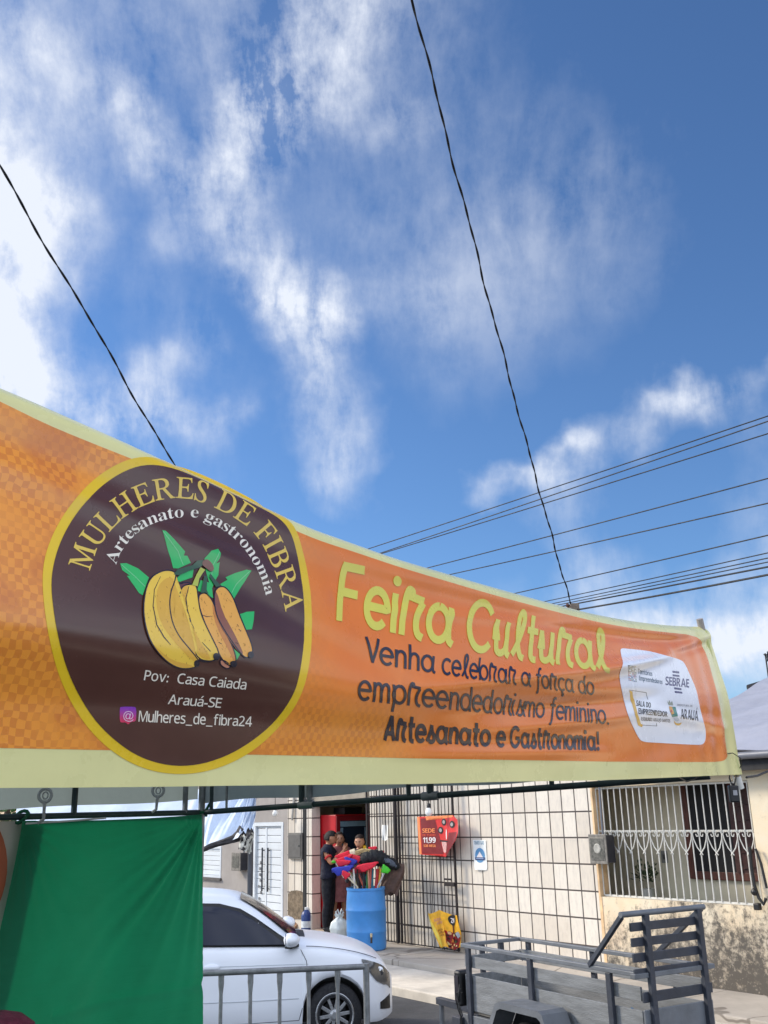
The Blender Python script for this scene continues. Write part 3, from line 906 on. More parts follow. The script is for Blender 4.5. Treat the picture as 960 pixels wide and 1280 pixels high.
sheet('name_lettering', path_text('MULHERES DE FIBRA', 'serif', [(112, 415), (122, 345), (180, 255), (235, 205), (295, 160), (385, 126), (455, 115), (530, 122), (597, 144), (640, 160), (687, 188), (747, 230), (775, 258), (803, 290), (826, 340), (846, 398), (872, 462), (892, 560)][1:-1] and [(112, 408), (134, 332), (182, 262), (236, 206), (300, 160), (380, 128), (455, 116), (530, 122), (600, 146), (690, 192), (750, 235), (800, 290), (830, 350), (856, 415), (880, 490), (894, 560)], (82, 68), *ZD, track=.07), M_GOLD, .0036)
sheet('craft_lettering', path_text('Artesanato e gastronomia', 'serifb', [(232, 392), (245, 352), (272, 312), (305, 276), (350, 245), (400, 225), (450, 213), (487, 210), (535, 211), (582, 226), (625, 248), (665, 275), (700, 307), (732, 345), (757, 388), (780, 432), (802, 505)], (30, 25), *ZD, track=.05), M_CREAMT, .0036)
for tx_, p0_, p1_, hh_, sl_ in (('Pov:  Casa Caiada', (345, 815), (716, 850), (36, 36), .18), ('Arauá-SE', (432, 902), (625, 916), (35, 35), .18), ('Mulheres_de_fibra24', (326, 966), (738, 984), (40, 36), .08)):
    sheet('address_lettering', put_text(tx_, 'sans', p0_, p1_, hh_, None, *ZD, slant=sl_), M_CREAMT, .0036)
# little handle badge: pink-violet bubble with an @
def icon():
    bub = rounded([(258, 918), (262, 912), (312, 912), (318, 918), (318, 960), (312, 966), (298, 967), (288, 978), (280, 968), (264, 970), (258, 964)], 1)
    m, cc = vinyl('print_badge', rgb(200, 60, 150))
    nt, p, g = parts_of(m)
    sx = g.n('ShaderNodeSeparateXYZ'); g.put(sx.inputs[0], g.n('ShaderNodeUVMap').outputs[0])
    (u0, w0), (u1, w1) = bp(60 + 258 / 2.909, 570 + 970 / 2.909), bp(60 + 318 / 2.909, 570 + 912 / 2.909)
    g.put(p.inputs['Base Color'], g.mix(g.mapr(sx.outputs[1], w0, w1), rgb(226, 60, 96), rgb(140, 60, 190)))
    o = sheet('handle_badge', px([bub], *ZD), m, .0036)
    sheet('at_sign', put_text('@', 'sans', (270, 957), (308, 959), 30, None, *ZD), ink('pale_pink', 240, 200, 226), .0045, o)
icon()

# --- bunch of bananas
ZB = (130, 650, 4.8)
M_LEAF = ink('leaf_green', 60, 190, 100)
leaves = [[(345, 62), (366, 66), (420, 120), (482, 190), (474, 214), (496, 216), (516, 258), (440, 292), (410, 290), (395, 230), (370, 150)],
          [(92, 262), (130, 260), (200, 292), (264, 346), (226, 452), (205, 440), (160, 375), (132, 336), (150, 335), (104, 302)],
          [(598, 232), (640, 185), (680, 174), (697, 200), (690, 232), (668, 262), (690, 254), (682, 330), (660, 370), (640, 420), (612, 330)],
          [(692, 386), (736, 360), (724, 345), (780, 320), (850, 299), (880, 304), (840, 370), (800, 432), (768, 484), (730, 430)],
          [(800, 570), (850, 552), (896, 549), (882, 656), (842, 660), (815, 610)],
          [(775, 775), (812, 805), (790, 842), (775, 812)],
          [(420, 362), (460, 322), (535, 288), (525, 345), (450, 372)],
          [(552, 425), (575, 362), (640, 380), (650, 470), (600, 440)]]
veins = []
def ribbon(pts, w, flat=True):
    """mitred stroke of even width: list of quads in the same 2-D space"""
    P = [Vector((x, y)) for x, y in pts]; n = len(P); Lf = []; Rt = []
    ws = w if isinstance(w, (list, tuple)) else [w] * n
    for i in range(n):
        d0 = (P[i] - P[i - 1]).normalized() if i else (P[1] - P[0]).normalized()
        d1 = (P[i + 1] - P[i]).normalized() if i < n - 1 else d0
        a = (d0 + d1)
        if a.length < 1e-3: a = d0
        a.normalize(); nn = Vector((-a.y, a.x)); k = 1 / max(.55, nn.dot(Vector((-d1.y, d1.x))))
        h = ws[i] / 2 * k
        Lf.append(P[i] + nn * h); Rt.append(P[i] - nn * h)
    return [[tuple(Lf[i]), tuple(Lf[i + 1]), tuple(Rt[i + 1]), tuple(Rt[i])] for i in range(n - 1)]
for lf, ln in (([(350, 70), (440, 190), (470, 270)], 5), ([(100, 270), (180, 340), (240, 400)], 5), ([(868, 310), (790, 385), (760, 440)], 5), ([(688, 190), (650, 270), (640, 360)], 5)):
    veins += ribbon(lf, ln)
for lf in leaves: lo_ = sheet('leaf', px([lf], *ZB), M_LEAF, .0036)
for k in range(0, len(veins), 2): sheet('leaf_vein', px(veins[k:k + 2], *ZB), ink('leaf_vein', 120, 206, 140), .0040, lo_)
M_LINE = ink('outline', 38, 28, 46); M_BY = ink('banana_yellow', 248, 204, 74); M_BO = ink('banana_amber', 246, 178, 78); M_BS = ink('banana_shade', 150, 92, 70); M_BB = ink('banana_brown', 104, 60, 62); M_BSOFT = ink('banana_soft', 232, 178, 64); M_TIP = ink('banana_tip', 34, 30, 44)
def fruit(name, out, mat_, shade, lines, lay, shade_m=None):
    o_ = rounded(out, 2)
    o = sheet(name, px([o_], *ZB), mat_, lay)
    st = ribbon(o_ + o_[:2], 7)
    for l in lines: st += ribbon(l[0], l[1])
    if shade: sheet('shading', px([rounded(q, 1) for q in shade], *ZB), shade_m or M_BSOFT, lay + .0003, o)
    sheet('ink_line', px(st, *ZB), M_LINE, lay + .0006, o)
    if len(out) > 12:
        rg = random.Random(int(out[0][0])); fr = []
        xs_ = [p[0] for p in o_]; ys_ = [p[1] for p in o_]
        def inside(x, y):
            c = False
            for (x0, y0), (x1, y1) in zip(o_, o_[1:] + o_[:1]):
                if (y0 > y) != (y1 > y) and x < (x1 - x0) * (y - y0) / (y1 - y0) + x0: c = not c
            return c
        while len(fr) < 34:
            x, y = rg.uniform(min(xs_), max(xs_)), rg.uniform(min(ys_), max(ys_))
            if all(inside(x + i, y + j) for i in (-14, 14) for j in (-14, 14)):
                a_ = rg.uniform(.9, 1.9); l_ = rg.uniform(3, 11); w_ = rg.uniform(1.0, 2.2); dx, dy = math.cos(a_) * l_, math.sin(a_) * l_
                fr.append([(x - dx, y - dy), (x + dy / l_ * w_, y - dx / l_ * w_), (x + dx, y + dy), (x - dy / l_ * w_, y + dx / l_ * w_)])
        sheet('freckle', px(fr, *ZB), ink('freckle', 176, 116, 48), lay + .00045, o)
    return o
fruit('banana', [(440, 386), (480, 374), (524, 380), (470, 480), (455, 600), (480, 710), (430, 660), (398, 580), (384, 500), (402, 420)], M_BB, None, [], .0042)
fruit('banana', [(690, 836), (730, 850), (756, 884), (730, 896), (690, 870)], ink('banana_pink', 206, 140, 110), None, [], .0042)
fruit('banana', [(540, 790), (600, 820), (650, 838), (630, 852), (580, 850), (545, 830)], ink('banana_pink', 206, 140, 110), None, [], .0042)
fruit('banana', [(565, 442), (612, 438), (652, 500), (682, 600), (740, 710), (776, 790), (788, 850), (760, 882), (720, 860), (690, 820), (660, 750), (610, 650), (575, 560), (558, 490)], M_BO,
      [[(640, 480), (680, 600), (740, 710), (780, 800), (775, 860), (740, 780), (690, 690), (650, 590)]], [([(585, 572), (610, 582), (634, 578)], [3, 4, 2]), ([(680, 735), (700, 745)], 3)], .0048, ink('banana_orange', 214, 138, 66))
fruit('banana', [(650, 440), (680, 400), (724, 402), (770, 470), (800, 560), (842, 660), (880, 750), (886, 800), (850, 832), (818, 810), (760, 732), (700, 640), (660, 560)], M_BO,
      [[(652, 445), (668, 425), (705, 560), (762, 660), (802, 740), (832, 812), (798, 795), (740, 715), (690, 640), (662, 560)]], [([(790, 628), (800, 640)], 3), ([(800, 655), (812, 668)], 3), ([(780, 735), (796, 745)], 3)], .0054, M_BS)
fruit('banana', [(470, 392), (520, 386), (548, 395), (556, 470), (570, 560), (605, 640), (650, 730), (684, 800), (668, 838), (620, 850), (560, 836), (528, 780), (488, 700), (455, 610), (440, 500), (446, 430)], M_BY,
      [[(470, 396), (500, 392), (482, 500), (505, 600), (560, 720), (640, 835), (600, 842), (545, 800), (490, 690), (456, 600), (443, 490), (450, 430)]], [([(500, 400), (482, 470), (490, 540), (510, 610), (532, 655)], [3, 6, 7, 7, 2]), ([(580, 735), (630, 790)], [3, 5])], .0060)
fruit('banana', [(425, 316), (375, 300), (320, 314), (268, 350), (240, 420), (226, 520), (235, 620), (264, 720), (315, 800), (380, 862), (450, 896), (530, 890), (562, 864), (555, 838), (500, 770), (440, 700), (400, 620), (382, 520), (390, 430), (416, 370)], M_BY,
      [[(400, 345), (360, 350), (312, 400), (300, 500), (330, 620), (400, 720), (520, 850), (552, 842), (498, 770), (436, 700), (396, 620), (378, 520), (384, 430), (408, 370)], [(262, 720), (330, 790), (400, 845), (520, 872), (528, 888), (450, 892), (380, 858), (316, 798)]],
      [([(330, 340), (292, 420), (284, 520), (306, 630), (350, 705), (390, 750)], [2, 4, 5, 6, 7, 3])], .0066)
sheet('stems', px([[(408, 328), (432, 298), (520, 274), (550, 246), (592, 242), (602, 262), (560, 288), (505, 304), (440, 334)],
                   [(570, 440), (592, 336), (612, 338), (606, 420), (628, 470), (600, 436)], [(630, 322), (652, 352), (692, 396), (662, 404), (624, 344)]], *ZB), ink('stem_dark', 62, 92, 66), .0072)
sheet('pale_stem', px([[(518, 392), (545, 330), (570, 286), (597, 300), (562, 352), (552, 400)]], *ZB), ink('stem_pale', 190, 196, 84), .0076)
sheet('stem_crown', px([rounded([(583, 246), (610, 234), (642, 265), (652, 300), (632, 314), (600, 290), (578, 270)], 2)], *ZB), ink('stem_brown', 130, 86, 70), .0080)
tips = [rounded([(528, 852), (548, 838), (566, 860), (556, 884), (534, 884)], 2), rounded([(642, 806), (668, 796), (688, 820), (672, 844), (648, 840)], 2), rounded([(742, 852), (776, 844), (792, 862), (778, 888), (752, 882)], 2), rounded([(850, 796), (880, 786), (892, 812), (878, 832), (856, 826)], 2)]
sheet('banana_ends', px(tips, *ZB), M_TIP, .0080)

# --- the round hand-drawn letters of the title and slogan: strokes around a skeleton
def arc(cx, cy, rx, ry, a0, a1, n=12):
    return [(cx + rx * math.cos(R(lerp(a0, a1, i / n))), cy + ry * math.sin(R(lerp(a0, a1, i / n)))) for i in range(n + 1)]
def crv(pts, n=6):
    t = [(i, p[0]) for i, p in enumerate(pts)]; w = [(i, p[1]) for i, p in enumerate(pts)]
    return [(cr(t, i / n), cr(w, i / n)) for i in range((len(pts) - 1) * n + 1)]
X = .72    # x-height against capitals of 1
def skeleton(c):
    """strokes in units of capital height, and advance width"""
    bowl = lambda cx: arc(cx, X / 2, .25, X / 2 - .05, 40, 400 - 40 - 1, 22)
    full = lambda cx: arc(cx, X / 2, .25, X / 2 - .05, 90, 449, 24)
    if c == 'F': return [[(.10, -.0), (.09, .5), (.16, .96)], [(.10, .93), (.62, .95)], [(.10, .50), (.50, .50)]], .66
    if c == 'C': return [arc(.42, .5, .37, .46, 38, 318, 26)], .80
    if c == 'G': return [arc(.40, .5, .35, .46, 40, 350, 26), [(.44, .44), (.76, .44)]], .84
    if c == 'V': return [[(.03, .98), (.30, .03)], [(.28, .03), (.56, .98)]], .58
    if c == 'A': return [[(.02, 0), (.36, .96)], [(.36, .96), (.56, 0)], [(.16, .28), (.50, .28)]], .62
    if c == 'a': return [full(.31), [(.60, X - .02), (.57, .30)] + crv([(.57, .22), (.60, .08), (.70, .02)], 3)], .72
    if c == 'o': return [full(.30)], .60
    if c == 'e': return [[(.07, .37), (.52, .37)] + arc(.30, X / 2, .25, X / 2 - .05, 4, 318, 22)], .60
    if c == 'c': return [arc(.32, X / 2, .26, X / 2 - .05, 45, 315, 20)], .56
    if c == 'ç': return [arc(.32, X / 2, .26, X / 2 - .05, 45, 315, 20), crv([(.34, .02), (.30, -.08), (.38, -.13), (.34, -.22), (.24, -.23)], 3)], .56
    if c == 'i': return [[(.09, X - .02), (.09, 0)], 'dot'], .20
    if c == 'n': return [[(.08, X - .02), (.08, 0)], crv([(.08, .34), (.14, .58), (.30, .66), (.44, .56), (.46, .34)], 4) + [(.46, .0)]], .55
    if c == 'm': return [[(.08, X - .02), (.08, 0)], crv([(.08, .34), (.14, .58), (.27, .66), (.38, .56), (.39, .34)], 4) + [(.39, .0)], crv([(.39, .34), (.45, .58), (.58, .66), (.69, .56), (.70, .34)], 4) + [(.70, .0)]], .79
    if c == 'h': return [[(.08, 1.0), (.08, 0)], crv([(.08, .34), (.14, .58), (.30, .66), (.44, .56), (.46, .34)], 4) + [(.46, .0)]], .55
    if c == 'u': return [[(.08, X), (.08, .30)] + crv([(.08, .30), (.12, .10), (.26, .05), (.40, .14), (.44, .34)], 4), [(.47, X), (.44, .30)] + crv([(.44, .22), (.47, .07), (.56, .02)], 3)], .60
    if c == 'r': return [[(.07, .0), (.08, .36)] + crv([(.08, .40), (.12, .68), (.18, .82), (.26, .80), (.25, .72)], 4), [(.20, .72), (.56, .68)], crv([(.54, .66), (.42, .42), (.40, .22), (.46, .07), (.58, .02)], 4)], .62
    if c == 'l': return [crv([(.03, .06), (.16, .26), (.30, .56), (.38, .84), (.36, .98), (.28, 1.0), (.20, .86), (.18, .56), (.22, .26), (.32, .06), (.44, .02)], 5)], .46
    if c == 't': return [[(.20, 1.0), (.17, .30)] + crv([(.17, .28), (.19, .10), (.27, .03), (.37, .03)], 4), [(.02, .66), (.40, .66)]], .42
    if c == 'b': return [[(.08, 1.0), (.08, 0)], full(.34)], .64
    if c == 'd': return [full(.30), [(.56, 1.0), (.56, .0)]], .64
    if c == 'p': return [[(.08, X - .02), (.08, -.28)], full(.34)], .64
    if c == 'f': return [crv([(.46, .98), (.36, 1.0), (.27, .88), (.22, .5), (.17, .0), (.10, -.22), (.0, -.24)], 5), [(.06, .66), (.42, .66)]], .42
    if c == 's': return [crv([(.02, .06), (.12, .24), (.22, .50), (.27, .74)], 4), crv([(.26, .70), (.30, .48), (.42, .30), (.42, .12), (.30, .04), (.14, .07)], 5)], .50
    if c == '!': return [[(.12, .98), (.11, .30)], 'dot0'], .22
    if c == '.': return ['dot0'], .2
    return [], .28
def stroke_text(text, wd, anchors, track=.0):
    """anchors: [(character index, base point, top point)] surveyed on the photograph"""
    xs = []; x = 0; gl = []
    for ch in text:
        st, ad_ = skeleton(ch); xs.append(x); gl.append(st); x += ad_ + track
    xs.append(x)
    xa = [xs[a[0]] for a in anchors]
    def mp(a, b_):
        bx = cr(list(zip(xa, [q[1][0] for q in anchors])), a); by = cr(list(zip(xa, [q[1][1] for q in anchors])), a)
        tx = cr(list(zip(xa, [q[2][0] for q in anchors])), a); ty = cr(list(zip(xa, [q[2][1] for q in anchors])), a)
        return bp(lerp(bx, tx, b_), lerp(by, ty, b_))
    faces = []; e = 0
    for x0, st in zip(xs, gl):
        e = 0
        for s_ in st:
            e += .00006
            if s_ == 'dot': pol = [[(.10 + wd * .68 * math.cos(i * math.pi / 7), .92 + wd * .62 * math.sin(i * math.pi / 7)) for i in range(14)]]
            elif s_ == 'dot0': pol = [[(.10 + wd * .62 * math.cos(i * math.pi / 6), wd * .45 + wd * .6 * math.sin(i * math.pi / 6)) for i in range(12)]]
            else:
                seg = ribbon(s_, wd)
                faces += [([mp(x0 + a, b_) for a, b_ in q], e) for q in seg]
                continue
            faces += [([mp(x0 + a, b_) for a, b_ in q], e) for q in pol]
    return faces
sheet('title_lettering', stroke_text('Feira Cultural', .150, [(0, (418, 775), (424, 701)), (6, (581, 811), (587, 746)), (9, (655, 824.5), (660, 768)), (14, (763, 840), (756, 790))], .03), M_TITLE, .0030)
sl = stroke_text('Venha celebrar a força do', .115, [(0, (457, 828), (456, 795)), (6, (551, 843), (552, 813)), (16, (664, 859), (663, 834)), (25, (743, 869.5), (742, 846.5))], .02)
sl += stroke_text('empreendedorismo feminino.', .115, [(0, (446, 875.5), (448, 839)), (7, (574, 888.5), (576, 857)), (17, (686, 898.5), (687, 872)), (26, (762, 906), (760, 881))], .02)
sl += stroke_text('Artesanato e Gastronomia!', .185, [(0, (480, 925.5), (482, 893)), (11, (620, 933), (621, 906)), (13, (637, 934), (638, 908)), (25, (750, 938), (749, 914))], .05)
sheet('slogan_lettering', sl, M_NAVY, .0030)

# --- sponsors' white panel
ZP = (770, 800, 7.385)
panel = [(35, 75), (100, 80), (300, 100), (450, 142), (590, 180), (632, 215), (682, 330), (740, 460), (765, 600), (800, 740), (826, 830), (824, 925), (800, 966), (740, 968), (600, 962), (400, 950), (240, 942), (204, 905), (152, 800), (100, 680), (60, 520), (30, 380), (28, 300), (55, 240), (60, 200), (40, 130)]
PAN = sheet('sponsor_panel', px([rounded(panel, 2)], *ZP), M_PANEL, .0030)
tx = put_text('Territórios', 'sansb', (196, 312), (330, 334), (48, 42), None, *ZP) + put_text('Empreendedores', 'sansb', (206, 372), (424, 408), (44, 40), None, *ZP)
sheet('teal_lettering', tx, ink('teal', 44, 84, 112), .0038, PAN)
nv = put_text('SEBRAE', 'sansb', (452, 416), (670, 440), (80, 78), None, *ZP)
nv += px([[(515, 283), (578, 291), (580, 310), (517, 302)], [(517, 317), (580, 324), (582, 342), (519, 334)], [(531, 436), (598, 446), (600, 463), (534, 455)], [(536, 470), (606, 478), (609, 496), (539, 488)]], *ZP)
sheet('navy_mark', nv, ink('deep_navy', 44, 42, 104), .0038, PAN)
for tx_, p0_, p1_, hh_ in (('SALA DO', (182, 608), (316, 627), (52, 48)), ('EMPREENDEDOR', (202, 682), (470, 710), (54, 48)), ('ARAUÁ', (590, 726), (755, 746), (92, 92))):
    sheet('black_lettering', put_text(tx_, 'sansb', p0_, p1_, hh_, None, *ZP), ink('black', 24, 24, 32), .0042, PAN)
gy = put_text('RAIMUNDO ARAÚJO SANTOS'.replace('Ú', 'U'), 'sansb', (228, 745), (495, 762), (34, 30), None, *ZP)
gy += px(ribbon([(118, 462), (275, 487), (290, 550)], 5) + ribbon([(240, 786), (372, 794), (368, 768)], 5), *ZP)
sheet('grey_lettering', gy, ink('mid_grey', 86, 88, 98), .0038, PAN)
lg = put_text('PREFEITURA DE', 'sans', (560, 609), (702, 618), (17, 16), None, *ZP)
sheet('pale_lettering', lg, ink('pale_grey', 120, 120, 130), .0038, PAN)
sheet('yellow_bracket', px([[(117, 466), (146, 474), (166, 560), (196, 690), (226, 775), (242, 782), (236, 806), (200, 790), (168, 690), (143, 590), (124, 500)]], *ZP), ink('amber', 226, 174, 60), .0038, PAN)
def emblem():
    rg = random.Random(11)
    cols = [('e_green', 70, 110, 92), ('e_red', 190, 60, 60), ('e_blue', 70, 100, 150), ('e_sand', 190, 180, 130), ('e_dark', 70, 72, 70), ('e_pink', 220, 150, 140)]
    cells = {c[0]: [] for c in cols}
    for i in range(6):
        for j in range(11):
            if rg.random() < .12: continue
            x = 104 + i * 13 + j * .6; y = 232 + j * 13.5 + i * 2.0
            c = rg.choice(cols[:1] + cols[3:5]) if j < 5 else rg.choice(cols[1:])
            if j > 8: c = cols[rg.choice([0, 1, 2])]
            w = rg.uniform(8, 12.5); h = rg.uniform(8, 13)
            cells[c[0]].append([(x, y), (x + w, y + 1), (x + w * .8, y + h), (x + 2, y + h * .9)])
    for c in cols:
        if cells[c[0]]: sheet('people_emblem', px(cells[c[0]], *ZP), ink(*c), .0038, PAN)
emblem()
sheet('crest_crown', px([[(466, 560), (478, 580), (486, 554), (498, 580), (512, 562), (522, 596), (520, 606), (480, 602)]], *ZP), ink('crest_grey', 150, 156, 140), .0038, PAN)
sheet('crest_field', px([[(484, 612), (545, 618), (566, 706), (512, 714), (492, 660)]], *ZP), ink('crest_green', 34, 128, 116), .0038, PAN)
sheet('crest_quarter', px([[(484, 612), (512, 615), (532, 680), (508, 690), (492, 655)]], *ZP), ink('crest_orange', 226, 160, 50), .0042, PAN)
sheet('crest_spot', px([rounded([(494, 640), (512, 645), (516, 668), (502, 668)], 1)], *ZP), ink('crest_red', 180, 60, 44), .0046, PAN)
sheet('crest_ribbon', px([[(520, 716), (562, 712), (582, 742), (560, 752), (536, 738)]], *ZP), ink('crest_pale', 188, 200, 214), .0042, PAN)
sheet('crest_banana', px([rounded([(528, 742), (545, 766), (575, 772), (604, 758), (590, 786), (560, 792), (536, 776)], 1)], *ZP), ink('amber', 226, 174, 60), .0044, PAN)

# --- poles, lacing
def banner_hardware():
    pole_t, pole_b = bplane(879.5, 776), bplane(929, 985)
    a = BO + BU * pole_t[0] + Vector((0, 0, pole_t[1])) - BN * .018; c = BO + BU * pole_b[0] + Vector((0, 0, pole_b[1])) - BN * .018
    d = (c - a).normalized()
    po = MB().tube([a + d * .03, c - d * .035], .015, 12).build('end_pole', mat('pole_wood', rgb(150, 132, 112), .7, 0, .2, 20), B_EMPTY, smooth=True, world=True)
    MB().tube([a - d * .012, a + d * .045], [.017, .017], 12).build('pole_cap', mat('grey_cap', rgb(150, 142, 136), .5), po, smooth=True, world=True)
    MB().tube([c - d * .06, c], [.020, .024], 12).build('pole_cap', mat('pale_cap', rgb(206, 204, 196), .5), po, smooth=True, world=True)
    # hem of the cloth wrapped round the pole
    e0 = a + d * .05 + BN * .004; e1 = c - d * .07 + BN * .004
    MB().tube([e0, e1], .0185, 12).build('hem', M_LIME_HEM, B_EMPTY, smooth=True, world=True)
    # rope inside the top edge
    pts = [bpos(lerp(U_START, U_END_T, i / 60), top_w(lerp(U_START, U_END_T, i / 60)) - .006, -.032) for i in range(61)]
    MB().tube(pts, .006, 8).build('top_rope', mat('rope', rgb(196, 196, 188), .8, 0, .1, 30), B_EMPTY, smooth=True, world=True)
    # tie wire hooked through the corner
    u, w = bp(909, 942)
    q = [bpos(u, w, .004), bpos(u + .05, w + .004, .014), bpos(u + .10, w - .02, .03), bpos(u + .145, w - .05, .015), bpos(u + .17, w - .10, -.03)]
    MB().tube(q, .0022, 6).build('tie_wire', mat('black_wire', rgb(24, 24, 26), .5), B_EMPTY, smooth=True, world=True)
M_LIME_HEM = mat('lime_hem', rgb(200, 203, 132), .4, 0, .06, 12)
banner_hardware()

# ================================================================== THE STALL TENT
M_TUBE = mat('galvanised', rgb(128, 132, 134), .45, .7, .2, 14, .2, 60)
M_GTUBE = mat('green_grey_tube', rgb(46, 62, 64), .5, .3, .2, 14)
def tent():
    C = at(252, 1016, 6.4); C.z = 0
    Bp = Vector((1.60, 4.99, 0)); A = Vector((-.86, 1.46, 0)); D = A + (C - Bp)
    T = thing('stall_tent', 'market stall tent with grey fabric roof and galvanised rail frame behind the orange banner', 'tent', C)
    zr = {'A': 2.20, 'B': 2.245, 'C': 2.145, 'D': 2.125}
    P = dict(A=A, B=Bp, C=C, D=D)
    def up(k, z): return P[k] + Vector((0, 0, z))
    for k in 'ADC':
        MB().tube([up(k, 0), up(k, 2.52)], .0215, 12).build('leg', M_TUBE, T, smooth=True, world=True)
        MB().tube([up(k, 0), up(k, .012)], .06, 12).build('foot_plate', M_TUBE, T, world=True)
    rails = (('C', 'B'), ('D', 'C'), ('A', 'D'))
    for a, b_ in rails:
        p, q = up(a, zr[a]), up(b_, zr[b_]); d = (q - p).normalized()
        MB().tube([p + d * .024, q - d * .024], .0165, 10).build('lower_rail', M_GTUBE, T, smooth=True, world=True)
    for a, b_ in rails + (('A', 'B'),):
        p, q = up(a, 2.5), up(b_, 2.5); d = (q - p).normalized()
        MB().tube([p + d * .024, q - d * .024], .0165, 10).build('upper_rail', M_GTUBE, T, smooth=True, world=True)
    # short uprights of the truss
    def on_rail(a, b_, x):
        lo, hi = 0.0, 1.0
        p, q = up(a, zr[a]), up(b_, zr[b_])
        for _ in range(40):
            m = (lo + hi) / 2; r = p.lerp(q, m); v = r - CP; s_ = 480 + FPX * v.dot(CR) / v.dot(_f)
            if (s_ < x) == ((480 + FPX * (q - CP).dot(CR) / (q - CP).dot(_f)) > x): lo = m
            else: hi = m
        return p.lerp(q, lo)
    for a, b_, x, r in (('D', 'C', 92, .017), ('D', 'C', 231, .017), ('C', 'B', 264, .012), ('C', 'B', 283, .008), ('C', 'B', 377, .018), ('C', 'B', 387, .018), ('C', 'B', 511, .014), ('C', 'B', 538, .02), ('C', 'B', 690, .014)):
        e = on_rail(a, b_, x)
        MB().tube([e, Vector((e.x, e.y, 2.5))], r, 8).build('truss_post', M_TUBE if x in (387, 231, 283) else M_GTUBE, T, smooth=True, world=True)
    # brackets where the rails are joined
    for x in (383, 538):
        e = on_rail('C', 'B', x); d = (up('B', zr['B']) - up('C', zr['C'])).normalized()
        MB().tube([e - d * .05, e + d * .05], .024, 10).build('rail_joint', M_TUBE, T, smooth=True, world=True)
    # roof: four slopes to one peak and a drop along the far and side edges
    M_ROOF = mat('grey_canopy', rgb(150, 160, 158), .75, 0, .08, 4, .2, 20)
    nt_, p_, g_ = parts_of(M_ROOF)
    tr_ = g_.n('ShaderNodeBsdfTranslucent'); tr_.inputs['Color'].default_value = rgb(150, 162, 158)
    mx_ = g_.n('ShaderNodeMixShader'); mx_.inputs[0].default_value = .35
    nt_.links.new(p_.outputs[0], mx_.inputs[1]); nt_.links.new(tr_.outputs[0], mx_.inputs[2]); nt_.links.new(mx_.outputs[0], nt_.nodes['Material Output'].inputs['Surface'])
    peak = (A + C) / 2 + Vector((0, 0, 3.12))
    m = MB()
    def inset(k, f=.03): return P[k].lerp((A + C) / 2, f)
    for a, b_ in (('A', 'B'), ('B', 'C'), ('C', 'D'), ('D', 'A')):
        pa, pb = inset(a), inset(b_)
        m.grid(20, 10, lambda i, j, pa=pa, pb=pb: pa.lerp(pb, i).lerp(Vector((peak.x, peak.y, 0)), j) + Vector((0, 0, lerp(2.54, peak.z, j) - .05 * math.sin(math.pi * j) * (1 - j) - .03 * math.sin(math.pi * i) * (1 - j))))
    m.build('canopy', M_ROOF, T, smooth=True, world=True, angle=30)
    for a, b_, za, zb, out in (('C', 'B', 2.20, 2.285, .03), ('D', 'C', 2.20, 2.20, .03)):
        m = MB(); n_ = (P[b_] - P[a]).normalized(); o_ = Vector((n_.y, -n_.x, 0))
        if o_.dot((A + C) / 2 - P[a]) > 0: o_ = -o_
        def val(i, j):
            p = P[a].lerp(P[b_], i) + o_ * (.03 + .012 * math.sin(i * 40) * (1 - j))
            zl = lerp(za, zb, i) + .010 * math.sin(i * 17)
            if a == 'D': zl = lerp(2.165, 2.225, max(0, min(1, (i - .62) / .38))) + .006 * math.sin(i * 19)
            return p + Vector((0, 0, lerp(zl, 2.545, j)))
        m.grid(90, 6, val).build('valance', M_ROOF, T, smooth=True, world=True)
    return T, P, zr, on_rail
TENT, TP, TZR, on_rail = tent()

